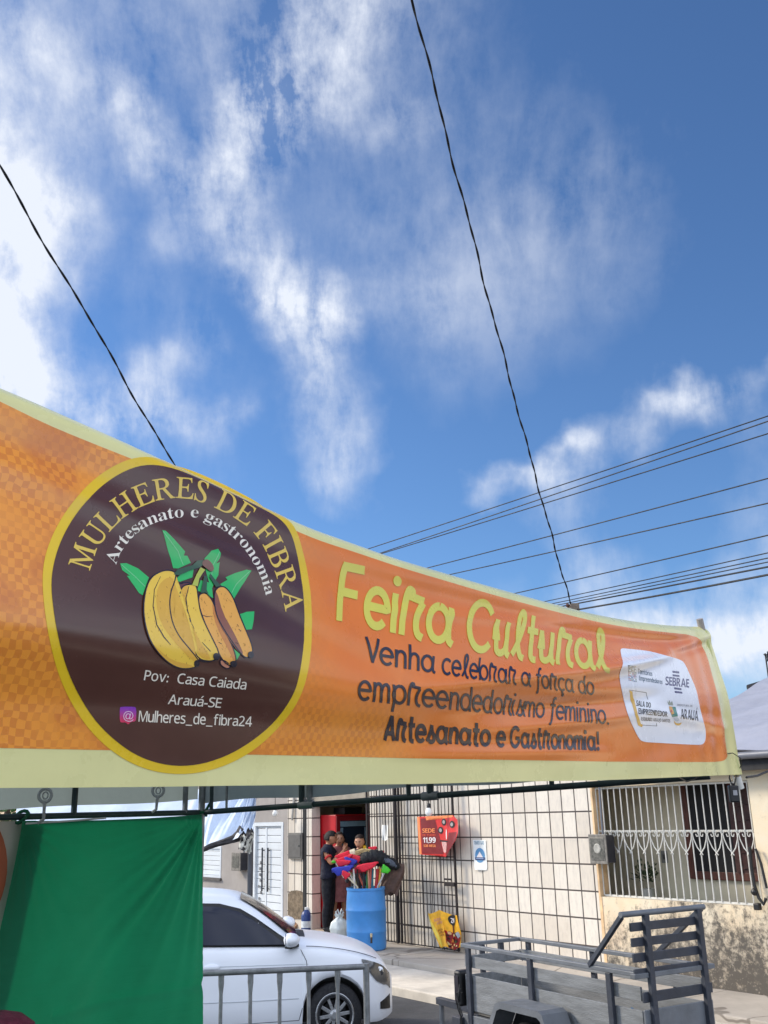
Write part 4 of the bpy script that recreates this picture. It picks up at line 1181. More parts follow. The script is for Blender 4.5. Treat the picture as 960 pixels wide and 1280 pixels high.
def green_cloth():
    """hung from the back rail, drawn to its right-hand knot so the folds fan out from it"""
    c = TP['C'] + Vector((0, 0, TZR['C'])); d = TP['D'] + Vector((0, 0, TZR['D']))
    ax = (d - c).normalized(); L = (d - c).length
    nrm = Vector((ax.y, -ax.x, 0)).normalized()
    if nrm.dot(CP - c) < 0: nrm = -nrm
    lx = (on_rail('D', 'C', 27) - c).length
    T = thing('green_backdrop', 'bright green cloth hung from the stall rail as a back wall, pleated at its knotted corner', 'cloth', c + ax * (lx / 2) - Vector((0, 0, c.z)))
    H = 2.05
    def f(a, b_):
        s_ = lerp(.034, lx, a) + (.02 + .42 * b_ ** 1.15) * a ** 2.5 * 1.0
        z = -.012 - b_ * H - .012 * math.sin(math.pi * a) * (1 - b_) ** 2 - .008 * a * (1 - b_) ** 2
        rr = math.hypot(a * 1.25, b_ * 1.5); ang = math.atan2(b_ * H, max(1e-4, a * lx))
        fan = .026 * math.sin(ang * 30 + 2.2 * math.sin(ang * 9)) * math.exp(-rr * 1.55) * min(1, rr * 7) * min(1, max(0, (ang - .2) * 4)) * (.6 + .4 * math.sin(ang * 7 + 1))
        fan += .006 * math.sin(ang * 61) * math.exp(-rr * 2.6) * min(1, rr * 9)
        r2 = math.hypot((1 - a) * 1.25, b_ * 1.6); an2 = math.atan2(b_, max(1e-4, 1 - a))
        fan += .008 * math.sin(an2 * 30) * math.exp(-r2 * 4.5) * min(1, r2 * 8)
        soft = .085 * math.sin(a * 8.2 + .7 + b_ * .8) * b_ ** .6 + .022 * math.sin(a * 19 + 1.3 + b_ * 1.4) * b_ * .8 - .012 * math.exp(-((b_ - .47) / .012) ** 2) * (a < .75)  # last term: narrow crease shaped to stand for the barrier's shadow on the cloth
        tick = .0012 * math.sin(b_ * 240 + 3 * math.sin(a * 4)) * (.5 + .5 * math.sin(a * 5 + b_ * 6))
        return c + ax * s_ + nrm * (.035 + fan + soft + tick) + Vector((0, 0, z))
    m = bpy.data.materials.new('green_fabric'); m.use_nodes = True
    nt, p, g = parts_of(m)
    tc = g.n('ShaderNodeTexCoord').outputs['Object']
    p.inputs['Base Color'].default_value = rgb(6, 126, 84)
    g.put(p.inputs['Base Color'], g.mix(g.mapr(g.noise(tc, 2.5, 5), .3, .7), rgb(3, 110, 74), rgb(6, 128, 88)))
    p.inputs['Roughness'].default_value = .8
    p.inputs['Sheen Weight'].default_value = .15
    mp = g.n('ShaderNodeMapping'); g.put(mp.inputs[0], tc); mp.inputs['Scale'].default_value = (1.2, 1.2, 26)
    bb = g.n('ShaderNodeBump'); bb.inputs['Strength'].default_value = .35; bb.inputs['Distance'].default_value = .012
    g.put(bb.inputs['Height'], g.m('ADD', g.noise(mp.outputs[0], 1.5, 5, .6, .6), g.m('MULTIPLY', g.noise(tc, 240, 2), .15))); g.put(p.inputs['Normal'], bb.outputs[0])
    tr = g.n('ShaderNodeBsdfTranslucent'); tr.inputs['Color'].default_value = rgb(10, 140, 92)
    mx = g.n('ShaderNodeMixShader'); mx.inputs[0].default_value = .22
    nt.links.new(p.outputs[0], mx.inputs[1]); nt.links.new(tr.outputs[0], mx.inputs[2])
    nt.links.new(mx.outputs[0], nt.nodes['Material Output'].inputs['Surface'])
    MB().grid(150, 170, f).build('cloth', m, T, smooth=True, world=True, angle=180)
    # knot round the leg, and the pale cord along the rail
    k = MB(); k.tube([c + Vector((.03 * math.cos(t), .03 * math.sin(t), .004 * t - .02)) for t in [i * .5 for i in range(16)]], .009, 6)
    k.tube([c + nrm * .03, c + nrm * .04 + Vector((.02, 0, .05)), c + nrm * .05 + Vector((.03, 0, .075))], [.01, .008, .004], 6)
    k.build('knot', mat('green_knot', rgb(8, 84, 56), .8, 0, .2, 20), T, smooth=True, world=True)
    e = c + ax * (lx * 1.0)
    k = MB(); k.tube([e + Vector((.035 * math.cos(t), 0.02 * math.sin(t), .03 * math.sin(t * 1.1))) for t in [i * .5 for i in range(13)]], .010, 6)
    k.build('knot', mat('green_knot', None), T, smooth=True, world=True)
    r = on_rail('D', 'C', 128)
    cr_ = MB().tube([e + nrm * .04 + Vector((0, 0, -.035)), e.lerp(r, .5) + nrm * .045 + Vector((0, 0, -.028)), r + nrm * .03 + Vector((0, 0, -.018))], .005, 6)
    tag(cr_.build('white_cord', mat('cord_white', rgb(206, 208, 206), .7), None, smooth=True), 'thin white cord stretched under the stall rail above the green cloth', 'cord')
green_cloth()

def printed_sheet():
    """grey sheet beside the green cloth, with part of a brown-orange disc printed on it"""
    e = on_rail('D', 'C', 26); d = TP['D'] + Vector((0, 0, TZR['D']))
    ax = (d - e); L = ax.length; ax = Vector((ax.x, ax.y, 0)).normalized()
    nrm = Vector((ax.y, -ax.x, 0)).normalized()
    if nrm.dot(CP - e) < 0: nrm = -nrm
    T = thing('printed_sheet', 'grey plastic sheet with a rust orange round print hung left of the green cloth', 'sheet', (e + ax * L / 2) - Vector((0, 0, e.z)))
    f = lambda a, b_: e + ax * lerp(-.10 + .36 * b_, L * .97, a) - nrm * .01 + Vector((0, 0, -.02 - 1.75 * b_)) + nrm * .01 * math.sin(a * 9 + b_ * 3)
    MB().grid(30, 20, f).build('sheet', mat('grey_vinyl', rgb(200, 192, 180), .5, 0, .06, 3), T, smooth=True, solid=.002, world=True)
    cx, cz, r = .405, -.27, .34
    pts = [(cx + r * math.cos(i * math.pi / 20), cz + r * 1.05 * math.sin(i * math.pi / 20)) for i in range(40)]
    MB().prism(pts, .012, .016, lambda a, b_, t: e + ax * a + nrm * t + Vector((0, 0, b_))).build('round_print', mat('rust_print', rgb(168, 84, 48), .5, 0, .1, 4), T, world=True)
printed_sheet()

def hook(x, yt, yb, Y, label):
    top, bot = at(x, yt, Y), at(x - 3, yb, Y)
    T = thing('ring_hook', label, 'hook', bot, 0, 'white ring hooks under the canopy')
    M = mat('hook_white', rgb(168, 172, 172), .5, 0, .08, 20)
    q = top - bot; c = q + Vector((0, 0, -.034))
    MB().tube([c + Vector((.034 * math.cos(t), 0, .034 * math.sin(t))) for t in [i * math.pi / 10 for i in range(20)]], .0085, 8, closed=True).tube([c + Vector((.014 * math.cos(t), .004, .018 * math.sin(t))) for t in [i * math.pi / 6 for i in range(12)]], .004, 6, closed=True).build('ring', M, T, smooth=True)
    MB().tube([c + Vector((0, 0, -.034)), q * .4, Vector((0, 0, .02)), Vector((-.03, 0, 0))], [.010, .009, .009, .008], 8).build('shank', M, T, smooth=True)
hook(57, 986, 1029, 5.35, 'white ring hook hanging near the left end of the stall rail')
hook(198, 981, 1016, 6.05, 'white ring hook hanging close to the tent leg above the green cloth')

# black lead and plug hanging at the banner's lower corner
def lead():
    M = mat('black_wire', rgb(24, 24, 26), .5)
    a = BO + BU * bplane(928, 972)[0] + Vector((0, 0, bplane(928, 972)[1])) + BN * .02
    e1 = at(972, 957, 5.6)
    tag(MB().tube([a, a.lerp(e1, .3) + Vector((0, 0, -.012)), a.lerp(e1, .7) + Vector((0, 0, -.01)), e1, e1 + (e1 - a) * 2.0 + Vector((0, 0, .1))], .006, 6).build('power_lead', M, None, smooth=True), 'black electric lead running from the banner corner out to the right', 'cable')
    p = at(917, 991, 4.98)
    T = thing('hanging_plug', 'small black plug box dangling below the banner corner beside its pole', 'plug', p)
    MB().box((-.024, -.016, -.045), (.024, .016, .035)).build('body', mat('black_plastic', rgb(20, 20, 23), .4), T, bevel=.006)
    MB().box((-.008, -.0185, -.012), (.012, -.0165, .012)).build('sticker', mat('grey_label', rgb(150, 150, 154), .5), T)
    MB().tube([(0, 0, .03), (-.012, 0, .07), (.0, .0, .11), (.03, 0, .125)], .004, 6).tube([(.006, 0, .03), (.02, 0, .07), (.03, .01, .12)], .0035, 6).build('flex', M, T, smooth=True)
    q = [bpos(bp(848, 969)[0], bp(848, 969)[1], -.01), at(858, 977, 4.62), at(868, 974, 4.68), at(876, 968, 4.72)]
    tag(MB().tube(q, .0035, 6).build('loose_wire', M, None, smooth=True), 'short loop of loose black wire under the lower hem of the banner', 'wire')
lead()

# person under the stall whose maroon cap just shows
# ================================================================== PEOPLE
SKIN = mat('skin', rgb(190, 132, 100), .5, 0, .06, 12)
SKIN2 = mat('skin_light', rgb(204, 152, 122), .5, 0, .06, 12)
def skin_body(joints, edges, root, sub=2):
    """one continuous surface grown round a jointed skeleton: joints = name -> (pos, radius)"""
    names = list(joints); ix = {n: i for i, n in enumerate(names)}
    me = bpy.data.meshes.new('body_skeleton')
    me.from_pydata([tuple(joints[n][0]) for n in names], [(ix[a], ix[b_]) for a, b_ in edges], [])
    o = bpy.data.objects.new('body_skeleton', me); COL.objects.link(o)
    sk = o.modifiers.new('skin', 'SKIN'); sk.use_smooth_shade = True; sk.branch_smoothing = .3
    for n in names:
        d = me.skin_vertices[0].data[ix[n]]; r = joints[n][1]
        d.radius = r if isinstance(r, tuple) else (r, r); d.use_root = (n == root)
    ss = o.modifiers.new('sub', 'SUBSURF'); ss.levels = sub; ss.render_levels = sub
    dg = bpy.context.evaluated_depsgraph_get(); dg.update()
    out = bpy.data.meshes.new_from_object(o.evaluated_get(dg))
    bpy.data.objects.remove(o); bpy.data.meshes.remove(me)
    return out
def head_shape(bm, c, fwd, up, h):
    """a head with brow, nose, chin and ears, welded on to the neck's end"""
    fwd = Vector(fwd).normalized(); up = Vector(up); up = (up - fwd * up.dot(fwd)).normalized(); sd_ = fwd.cross(up)
    n0 = len(bm.verts); NU, NV = 28, 20; vs = []
    for i in range(NV + 1):
        ph = math.pi * i / NV; row = []
        for j in range(NU):
            th = 2 * math.pi * j / NU
            z = math.cos(ph); r = math.sin(ph)
            x = r * math.cos(th); y = r * math.sin(th)       # x front
            wy = .36 * (1 - .20 * max(0, -z) ** 1.2); wx = .45 * (1 - .06 * max(0, -z))
            px_, py_, pz = x * wx * h, y * wy * h, z * .5 * h
            if x > 0:
                f = max(0, x) ** 3
                pz -= 0
                # chin forward, flat face
                px_ += h * (.03 * math.exp(-((z + .80) / .22) ** 2) * f)
                if abs(y) < .30:
                    px_ += h * .085 * math.exp(-((z + .18) / .15) ** 2) * math.exp(-(y / .13) ** 2)      # nose
                    px_ += h * .02 * math.exp(-((z + .50) / .07) ** 2) * math.exp(-(y / .25) ** 2)        # lips
                px_ -= h * .03 * math.exp(-((z - .02) / .10) ** 2) * math.exp(-((abs(y) - .36) / .16) ** 2) * f  # eye sockets
            else:
                px_ -= h * .04 * math.exp(-((z - .2) / .5) ** 2) * (-x)
            if abs(abs(y) - 1) < .12 and abs(x) < .35 and -.45 < z < .15: py_ *= 1.12
            row.append(bm.verts.new(c + fwd * px_ + sd_ * py_ + up * pz))
        vs.append(row)
    for i in range(NV):
        for j in range(NU):
            a, b_, c_, d_ = vs[i][j], vs[i][(j + 1) % NU], vs[i + 1][(j + 1) % NU], vs[i + 1][j]
            try:
                f = bm.faces.new((a, b_, c_, d_)); f.smooth = True
            except ValueError: pass
    return fwd, up, sd_
def person(name, label, loc, rz, J, E, hands, head, skin, clothes, hair, extra=None):
    """J joints, E bones, hands: list of (wrist, dir, palm normal, curl); clothes: list of (name, material, test(point), inflate)"""
    T = thing(name, label, 'person', loc, rz)
    J = {k: (Vector(v[0]), v[1]) for k, v in J.items()}; E = list(E)
    for hi, (wr, d, pn, curl) in enumerate(hands):
        d = Vector(d).normalized(); pn = Vector(pn); pn = (pn - d * pn.dot(d)).normalized(); sd_ = d.cross(pn)
        w = J[wr][0]; p = 'h%d' % hi
        J[p + 'palm'] = (w + d * .075, (.036, .016)); E.append((wr, p + 'palm'))
        for fi, (off, ln) in enumerate(((-.028, .062), (-.010, .074), (.010, .070), (.027, .055))):
            a = w + d * .098 + sd_ * off; b_ = a + (d * math.cos(curl * .5) + pn * math.sin(curl * .5)) * ln * .55; c_ = b_ + (d * math.cos(curl) + pn * math.sin(curl)) * ln * .5
            q = '%sf%d' % (p, fi)
            J[q + 'a'] = (a, .010); J[q + 'b'] = (b_, .0085); J[q + 'c'] = (c_, .007); E += [(p + 'palm', q + 'a'), (q + 'a', q + 'b'), (q + 'b', q + 'c')]
        t0 = w + d * .035 - sd_ * .032; t1 = t0 + (d * .7 - sd_ * .5 + pn * .4).normalized() * .045
        J[p + 't0'] = (t0, .011); J[p + 't1'] = (t1, .009); E += [(wr, p + 't0'), (p + 't0', p + 't1')]
    me = skin_body(J, E, 'pelvis')
    bm = bmesh.new(); bm.from_mesh(me)
    hc, hf, hu, hh = head
    fwd, up, sd_ = head_shape(bm, Vector(hc), hf, hu, hh)
    for f in bm.faces: f.smooth = True
    bm.normal_update(); bm.to_mesh(me)
    me.name = 'body'; me.materials.clear(); me.materials.append(skin)
    o = bpy.data.objects.new('body', me); COL.objects.link(o); o.parent = T; WM[o.name] = WM[T.name]
    bmesh.ops.recalc_face_normals(bm, faces=bm.faces)
    hc = Vector(hc)
    def shell(nm, m, test, inf):
        b2 = bm.copy(); b2.verts.ensure_lookup_table()
        dead = [f for f in b2.faces if not test(f.calc_center_median())]
        bmesh.ops.delete(b2, geom=dead, context='FACES')
        b2.normal_update()
        for v in b2.verts: v.co += v.normal * (inf(v.co) if callable(inf) else inf)
        mm = bpy.data.meshes.new(nm); b2.to_mesh(mm); b2.free(); mm.materials.append(m)
        q = bpy.data.objects.new(nm, mm); COL.objects.link(q); q.parent = T; WM[q.name] = WM[T.name]
        s_ = q.modifiers.new('solid', 'SOLIDIFY'); s_.thickness = .004; s_.offset = 1
        return q
    for nm, m, test, inf in clothes: shell(nm, m, test, inf)
    def loc_h(v):
        r = v - hc; return r.dot(fwd) / hh, r.dot(sd_) / hh, r.dot(up) / hh
    if hair:
        shell('hair', hair[0], lambda v: (v - hc).length < hh * .75 and hair[1](*loc_h(v)), hair[2])
    # eyes, brows and mouth
    fm = MB()
    for sg in (-1, 1):
        e = hc + fwd * hh * .385 + sd_ * sg * hh * .145 + up * hh * .02
        fm.lathe([(0, -.012 * hh), (.036 * hh, -.004 * hh), (.036 * hh, .006 * hh), (0, .012 * hh)], 8, tuple(e), 'Y') if abs(fwd.y) > .7 else fm.lathe([(0, -.012 * hh), (.036 * hh, -.004 * hh), (.036 * hh, .006 * hh), (0, .012 * hh)], 8, tuple(e), 'X')
    fm.build('eyes', mat('eye_dark', rgb(38, 28, 26), .3, 0, 0), T)
    bw = MB()
    for sg in (-1, 1):
        a = hc + fwd * hh * .42 + sd_ * sg * hh * .07 + up * hh * .10; c_ = hc + fwd * hh * .385 + sd_ * sg * hh * .20 + up * hh * .115
        bw.bar(a, c_, .010, .010, up)
    bw.build('eyebrows', mat('brow', rgb(40, 30, 26), .8), T)
    mo = hc + fwd * hh * .462 - up * hh * .245
    MB().bar(mo - sd_ * hh * .09 - fwd * hh * .03, mo + sd_ * hh * .09 - fwd * hh * .03, .014, .012, up).build('mouth', mat('lips', rgb(142, 78, 70), .5), T)
    bm.free()
    return T
NAVY_T = mat('navy_tshirt', rgb(22, 26, 48), .85, 0, .15, 8, .3, 20)
DARK_P = mat('dark_trousers', rgb(20, 22, 32), .85, 0, .15, 8, .3, 20)
SHOE = mat('dark_shoe', rgb(28, 28, 30), .6)
def standing(h=1.68, stance=.10):
    k = h / 1.68
    J = {'pelvis': ((0, 0, .92), (.145, .11)), 'waist': ((0, .0, 1.05), (.135, .10)), 'chest': ((0, -.01, 1.25), (.155, .115)), 'collar': ((0, -.01, 1.37), (.12, .075)), 'neck': ((0, .01, 1.445), .052), 'skull': ((0, .02, 1.53), .05)}
    for s_, n in ((-1, 'L'), (1, 'R')):
        J['hip' + n] = ((s_ * stance, 0, .85), .092); J['thigh' + n] = ((s_ * (stance + .005), .0, .68), .082); J['knee' + n] = ((s_ * (stance + .01), .01, .48), .056)
        J['calf' + n] = ((s_ * (stance + .015), -.02, .34), .054); J['ankle' + n] = ((s_ * (stance + .02), -.02, .08), .036); J['toe' + n] = ((s_ * (stance + .035), .13, .035), .034)
        J['shoulder' + n] = ((s_ * .185, -.01, 1.355), .056)
    E = [('pelvis', 'waist'), ('waist', 'chest'), ('chest', 'collar'), ('collar', 'neck'), ('neck', 'skull')]
    for n in 'LR': E += [('pelvis', 'hip' + n), ('hip' + n, 'thigh' + n), ('thigh' + n, 'knee' + n), ('knee' + n, 'calf' + n), ('calf' + n, 'ankle' + n), ('ankle' + n, 'toe' + n), ('collar', 'shoulder' + n)]
    return {a: ((b_[0][0] * k, b_[0][1] * k, b_[0][2] * k), b_[1]) for a, b_ in J.items()}, E
def people():
    # --- young man, side-on, hands joined in front of his mouth   (local +y is where he faces)
    J, E = standing(1.66)
    J.update({'elbowL': ((-.25, .13, 1.16), .043), 'wristL': ((-.07, .30, 1.33), .030), 'elbowR': ((.25, .13, 1.13), .043), 'wristR': ((.07, .30, 1.32), .030)})
    E += [('shoulderL', 'elbowL'), ('elbowL', 'wristL'), ('shoulderR', 'elbowR'), ('elbowR', 'wristR')]
    foot = at(411, 1166, 18.1); foot.z = .19
    arm = lambda v: abs(v.x) > .19 and v.z > 1.0 and v.y > -.2
    shirt = lambda v: .88 < v.z < 1.435 and not (abs(v.x) > .16 and v.y > .07 and v.z < 1.30) and not (v.y > .16) and not (abs(v.x) > .236)
    trou = lambda v: .055 < v.z < .97 and not (v.z > .70 and abs(v.x) > .2)
    shoes = lambda v: v.z < .10
    man = person('person', 'person in navy t-shirt and dark trousers standing side-on with joined hands raised to the mouth', foot, R(-104), J, E,
           [('wristL', (.45, .2, 1), (1, 0, -.3), .7), ('wristR', (-.45, .2, 1), (-1, 0, -.3), .7)],
           ((0, .055, 1.545), (0, 1, -.10), (0, .1, 1), .235), SKIN,
           [('tshirt', NAVY_T, shirt, lambda v: .018 if v.z > 1.1 else .028), ('trousers', DARK_P, trou, .014), ('shoes', SHOE, shoes, .018)],
           (mat('black_hair', rgb(24, 20, 20), .7, 0, .2, 40, .5, 90), lambda x, y, z: z > .18 and (z > .33 or x < .30) or (x < -.02 and z > -.18), .010))
    # red bands at the sleeve ends
    m = MB()
    for s_ in (-1, 1):
        a = Vector((s_ * .218, .065, 1.245)); b_ = Vector((s_ * .226, .08, 1.222)); m.tube([a, b_], .066, 14)
    m.build('sleeve_trim', mat('red_trim', rgb(196, 44, 50), .8), man, smooth=True)
    # --- woman in a dusty-pink dress just behind him
    J, E = standing(1.63, .085)
    J.update({'elbowL': ((-.24, .05, 1.10), .038), 'wristL': ((-.16, .22, 1.20), .027), 'elbowR': ((.25, .0, 1.09), .038), 'wristR': ((.27, .14, .95), .027)})
    E += [('shoulderL', 'elbowL'), ('elbowL', 'wristL'), ('shoulderR', 'elbowR'), ('elbowR', 'wristR')]
    foot = at(424.5, 1160, 18.4); foot.z = .20
    def flare(v): return .014 + max(0, .92 - v.z) * .11
    DR = mat('dusty_dress', rgb(160, 100, 100), .85, 0, .2, 14, .3, 20)
    dr = lambda v: .50 < v.z < 1.40 and not (abs(v.x) > .205)
    wo = person('person', 'person in a dusty pink knee-length dress standing half hidden behind the one in navy', foot, R(-160), J, E,
           [('wristL', (.3, 1, .3), (0, 0, 1), .6), ('wristR', (0, .6, -1), (-1, 0, 0), .4)],
           ((0, .05, 1.51), (.25, 1, -.05), (0, 0, 1), .225), SKIN2,
           [('dress_top', DR, lambda v: .86 < v.z < 1.385 and not (abs(v.x) > .205), .014)],
           (mat('brown_hair', rgb(46, 32, 28), .7, 0, .2, 40, .5, 90), lambda x, y, z: z > .20 and (z > .34 or x < .28) or (x < .02 and z > -.30), .014))
    sk = MB()
    prof = [(.185, .93), (.20, .84), (.215, .70), (.235, .55), (.245, .47)]
    sk.grid(40, 12, lambda a, b_: (lambda r, z: (r * math.cos(2 * math.pi * a) * (1 + .05 * b_ * math.sin(18 * math.pi * a)), r * .72 * math.sin(2 * math.pi * a) * (1 + .05 * b_ * math.sin(18 * math.pi * a)), z))(interp([(-z, r) for r, z in prof], -lerp(.93, .47, b_)), lerp(.93, .47, b_)))
    sk.build('skirt', DR, wo, smooth=True, solid=.006)
    # --- third person behind the brooms: only the head and a yellow strap show
    J, E = standing(1.60, .09)
    J.update({'elbowL': ((-.24, .02, 1.08), .038), 'wristL': ((-.22, .16, .92), .027), 'elbowR': ((.24, .02, 1.08), .038), 'wristR': ((.20, .18, .95), .027)})
    E += [('shoulderL', 'elbowL'), ('elbowL', 'wristL'), ('shoulderR', 'elbowR'), ('elbowR', 'wristR')]
    foot = at(452, 1150, 17.6); foot.z = .20
    gp = person('person', 'person behind the brooms with hair tied back and a yellow strap at the neck', foot, R(172), J, E,
           [('wristL', (0, .6, -.8), (1, 0, 0), .5), ('wristR', (0, .8, -.4), (-1, 0, 0), .5)],
           ((0, .055, 1.475), (.2, 1, -.22), (0, .2, 1), .225), SKIN2,
           [('blouse', mat('dark_blouse', rgb(46, 44, 52), .85), lambda v: .80 < v.z < 1.345 and not (abs(v.x) > .205), .016), ('trousers', DARK_P, lambda v: .055 < v.z < .92 and not (v.z > .66 and abs(v.x) > .18), .014), ('shoes', SHOE, shoes, .016)],
           (mat('brown_hair', None), lambda x, y, z: z > .27 and (z > .38 or x < .30) or (x < -.02 and z > -.22), .010))
    MB().tube([(-.17, .10, 1.20), (-.12, .10, 1.30), (-.085, .06, 1.385), (-.05, -.05, 1.42), (.04, -.07, 1.42)], [.03, .032, .034, .03, .025], 8).build('yellow_strap', mat('yellow_cloth', rgb(228, 186, 40), .8, 0, .1, 20), gp, smooth=True)
    # --- someone under the stall: the top of a maroon cap shows in the corner
    J, E = standing(1.60)
    J.update({'elbowL': ((-.25, -.02, 1.08), .042), 'wristL': ((-.25, .10, .86), .029), 'elbowR': ((.25, -.02, 1.08), .042), 'wristR': ((.25, .10, .86), .029)})
    E += [('shoulderL', 'elbowL'), ('elbowL', 'wristL'), ('shoulderR', 'elbowR'), ('elbowR', 'wristR')]
    tp = at(14, 1265, 2.6); sc_ = tp.z - 1.655
    cp = person('person', 'person in a maroon felt cap standing under the stall before the green cloth', (tp.x, tp.y, sc_), R(80), J, E,
           [('wristL', (0, .2, -1), (1, 0, 0), .5), ('wristR', (0, .2, -1), (-1, 0, 0), .5)],
           ((0, .05, 1.50), (0, 1, 0), (0, 0, 1), .235), SKIN,
           [('shirt', mat('grey_shirt', rgb(92, 90, 96), .85), lambda v: .82 < v.z < 1.37 and not (abs(v.x) > .245), .018), ('trousers', DARK_P, lambda v: .055 < v.z < .93 and not (v.z > .66 and abs(v.x) > .2), .014), ('shoes', SHOE, shoes, .016)],
           (mat('black_hair', None), lambda x, y, z: z > .1 and x < .3 or (x < 0 and z > -.2), .008))
    MB().lathe([(.098, -.03), (.108, 0), (.108, .035), (.092, .072), (.062, .094), (.03, .102), (0, .103)], 28, (0, .04, 1.552)).build('cap', mat('maroon_felt', rgb(104, 34, 56), .95, 0, .25, 40, .6, 120), cp, smooth=True, angle=180)
people()

# ================================================================== THE CAR
def car():
    wc = at(418, 1264, 10.35)
    fw = R(83)                                   # heading of its nose
    org = Vector((wc.x, wc.y, 0)) + Vector((-math.cos(fw), math.sin(fw), 0)) * .70
    T = thing('parked_car', 'white hatchback with dark tinted windows parked behind the steel crowd barrier', 'car', org, math.pi / 2 - fw)
    T.scale = (.90, .94, .97)
    # local: x forward (front axle at 0), y left, near side is -y
    PAINT = mat('white_car_paint', rgb(226, 230, 238), .38, 0, .02, 2, spec=.45, coat=.5)
    parts_of(PAINT)[1].inputs['Coat Roughness'].default_value = .22
    BLACK = mat('black_trim', rgb(22, 22, 24), .55, 0, .1, 10)
    GLASS = mat('tinted_glass', rgb(20, 28, 48), .10, 0, 0, 1, spec=.35)
    ZT = [(-3.22, .80), (-3.16, .93), (-3.0, .98), (-2.6, .985), (-1.8, .955), (-1.0, .925), (-.45, .915), (-.2, .905), (.1, .865), (.35, .805), (.52, .735), (.60, .66), (.66, .58)]      # shoulder line
    ZC = [(-3.22, .84), (-3.0, 1.0), (-2.6, 1.0), (-1.0, .96), (-.42, .985), (-.2, .965), (.1, .915), (.35, .85), (.52, .77), (.60, .69), (.66, .59)]  # middle of the bonnet
    HW = [(-3.24, .62), (-3.16, .74), (-2.95, .80), (-2.4, .825), (-1.2, .83), (-.3, .825), (.1, .81), (.35, .775), (.50, .71), (.60, .60), (.665, .44)]
    ZB = [(-3.24, .36), (-3.0, .27), (-2.5, .22), (-.5, .20), (.1, .22), (.45, .20), (.66, .24)]
    WR_, AR = .295, .345
    axles = (0.0, -2.47)
    def arch(x):
        z = None
        for a in axles:
            d = abs(x - a)
            if d < AR: z = math.sqrt(AR * AR - d * d) + WR_
        return z
    xs = set([-3.24 + 3.9 * i / 40 for i in range(41)])
    for a in axles:
        for i in range(13): xs.add(a - AR + 2 * AR * (.5 - .5 * math.cos(math.pi * i / 12)))
        xs.add(a - AR - .012); xs.add(a + AR + .012)
    xs |= {.52, .56, .60, .63, .645, .66}
    xs = sorted(x for x in xs if -3.24 <= x <= .66)
    rows = []
    for x in xs:
        w = cr(HW, x); zs = cr(ZT, x); zc = max(cr(ZC, x), zs + .004); zb = cr(ZB, x); za = arch(x)
        lo = za if za is not None else zb
        wt = .015 * (1 if za is not None else 0)
        def lv(t): return lerp(lo, zs, t)
        crease = .76 if x > -3 else .7
        P = [(0, lo + (.0 if za is None else .05)), (w * .80, lo + (.0 if za is None else .02)), (w * .96 + wt, lo + .004), (w + wt, lo + min(.05, (zs - lo) * .15)), (w * 1.004 + wt * .6, lv(.35)), (w * 1.0, lv(.55)), (w * .992, max(lv(.72), lo + .01)), (w * .978, lv(.84)), (w * .955, lv(.95)), (w * .925, zs), (w * .80, lerp(zs, zc, .55)), (w * .45, lerp(zs, zc, .92)), (0, zc)]
        rows.append([(x, y, z) for y, z in P])
    n = len(rows[0]); v = []; f = []
    for r in rows: v += [(x, -y, z) for x, y, z in r]
    k = len(v)
    for r in rows: v += [(x, y, z) for x, y, z in r]
    N = len(rows)
    for i in range(N - 1):
        for j in range(n - 1):
            if j < 2 and arch((xs[i] + xs[i + 1]) / 2) is not None and j == 0: continue
            a, b_, c_, d_ = i * n + j, i * n + j + 1, (i + 1) * n + j + 1, (i + 1) * n + j
            f.append((a, b_, c_, d_)); f.append((k + d_, k + c_, k + b_, k + a))
    for base, s_ in ((0, 1), (N - 1, -1)):
        ring = [base * n + j for j in range(n)] + [k + base * n + j for j in range(n - 1, -1, -1)]
        f.append(tuple(ring if s_ > 0 else ring[::-1]))
    body = MB().add(v, f).build('body', PAINT, T, smooth=True, angle=50)
    # cabin: glass band and roof skin
    ROOF = [(-.36, .955, .70), (-.52, 1.06, .665), (-.72, 1.20, .615), (-.92, 1.325, .57), (-1.08, 1.395, .545), (-1.35, 1.435, .54), (-1.8, 1.452, .54), (-2.3, 1.43, .535), (-2.65, 1.385, .525), (-2.86, 1.28, .545), (-3.02, 1.12, .60), (-3.12, .98, .66)]
    def rz(x): return cr([(-a, b_) for a, b_, _ in ROOF], -x)
    def rw(x): return cr([(-a, c_) for a, _, c_ in ROOF], -x)
    cab = MB(); st = [r[0] for r in ROOF]; xs2 = sorted(set([lerp(a, b_, t) for a, b_ in zip(st, st[1:]) for t in (0, .33, .66)] + [st[-1]]))
    rows = []
    for x in xs2:
        zr, w = rz(x), rw(x); wb = cr(HW, x) * .925; zb = cr(ZT, x) - .01
        zr = max(zr, zb + .02)
        rows.append([(x, -wb, zb), (x, -lerp(wb, w, .34), lerp(zb, zr, .34)), (x, -lerp(wb, w, .68), lerp(zb, zr, .68)), (x, -w * 1.0, zr - .075 * min(1, (zr - zb) * 3)), (x, -w * .95, zr - .025), (x, -w * .75, zr), (x, 0, zr + .018), (x, w * .75, zr), (x, w * .95, zr - .025), (x, w, zr - .075 * min(1, (zr - zb) * 3)), (x, lerp(wb, w, .68), lerp(zb, zr, .68)), (x, lerp(wb, w, .34), lerp(zb, zr, .34)), (x, wb, zb)])
    m = len(rows[0])
    cab.add([p for r in rows for p in r], [(i * m + j, i * m + j + 1, (i + 1) * m + j + 1, (i + 1) * m + j) for i in range(len(rows) - 1) for j in range(m - 1)])
    cab.build('roof', PAINT, T, smooth=True, angle=60)
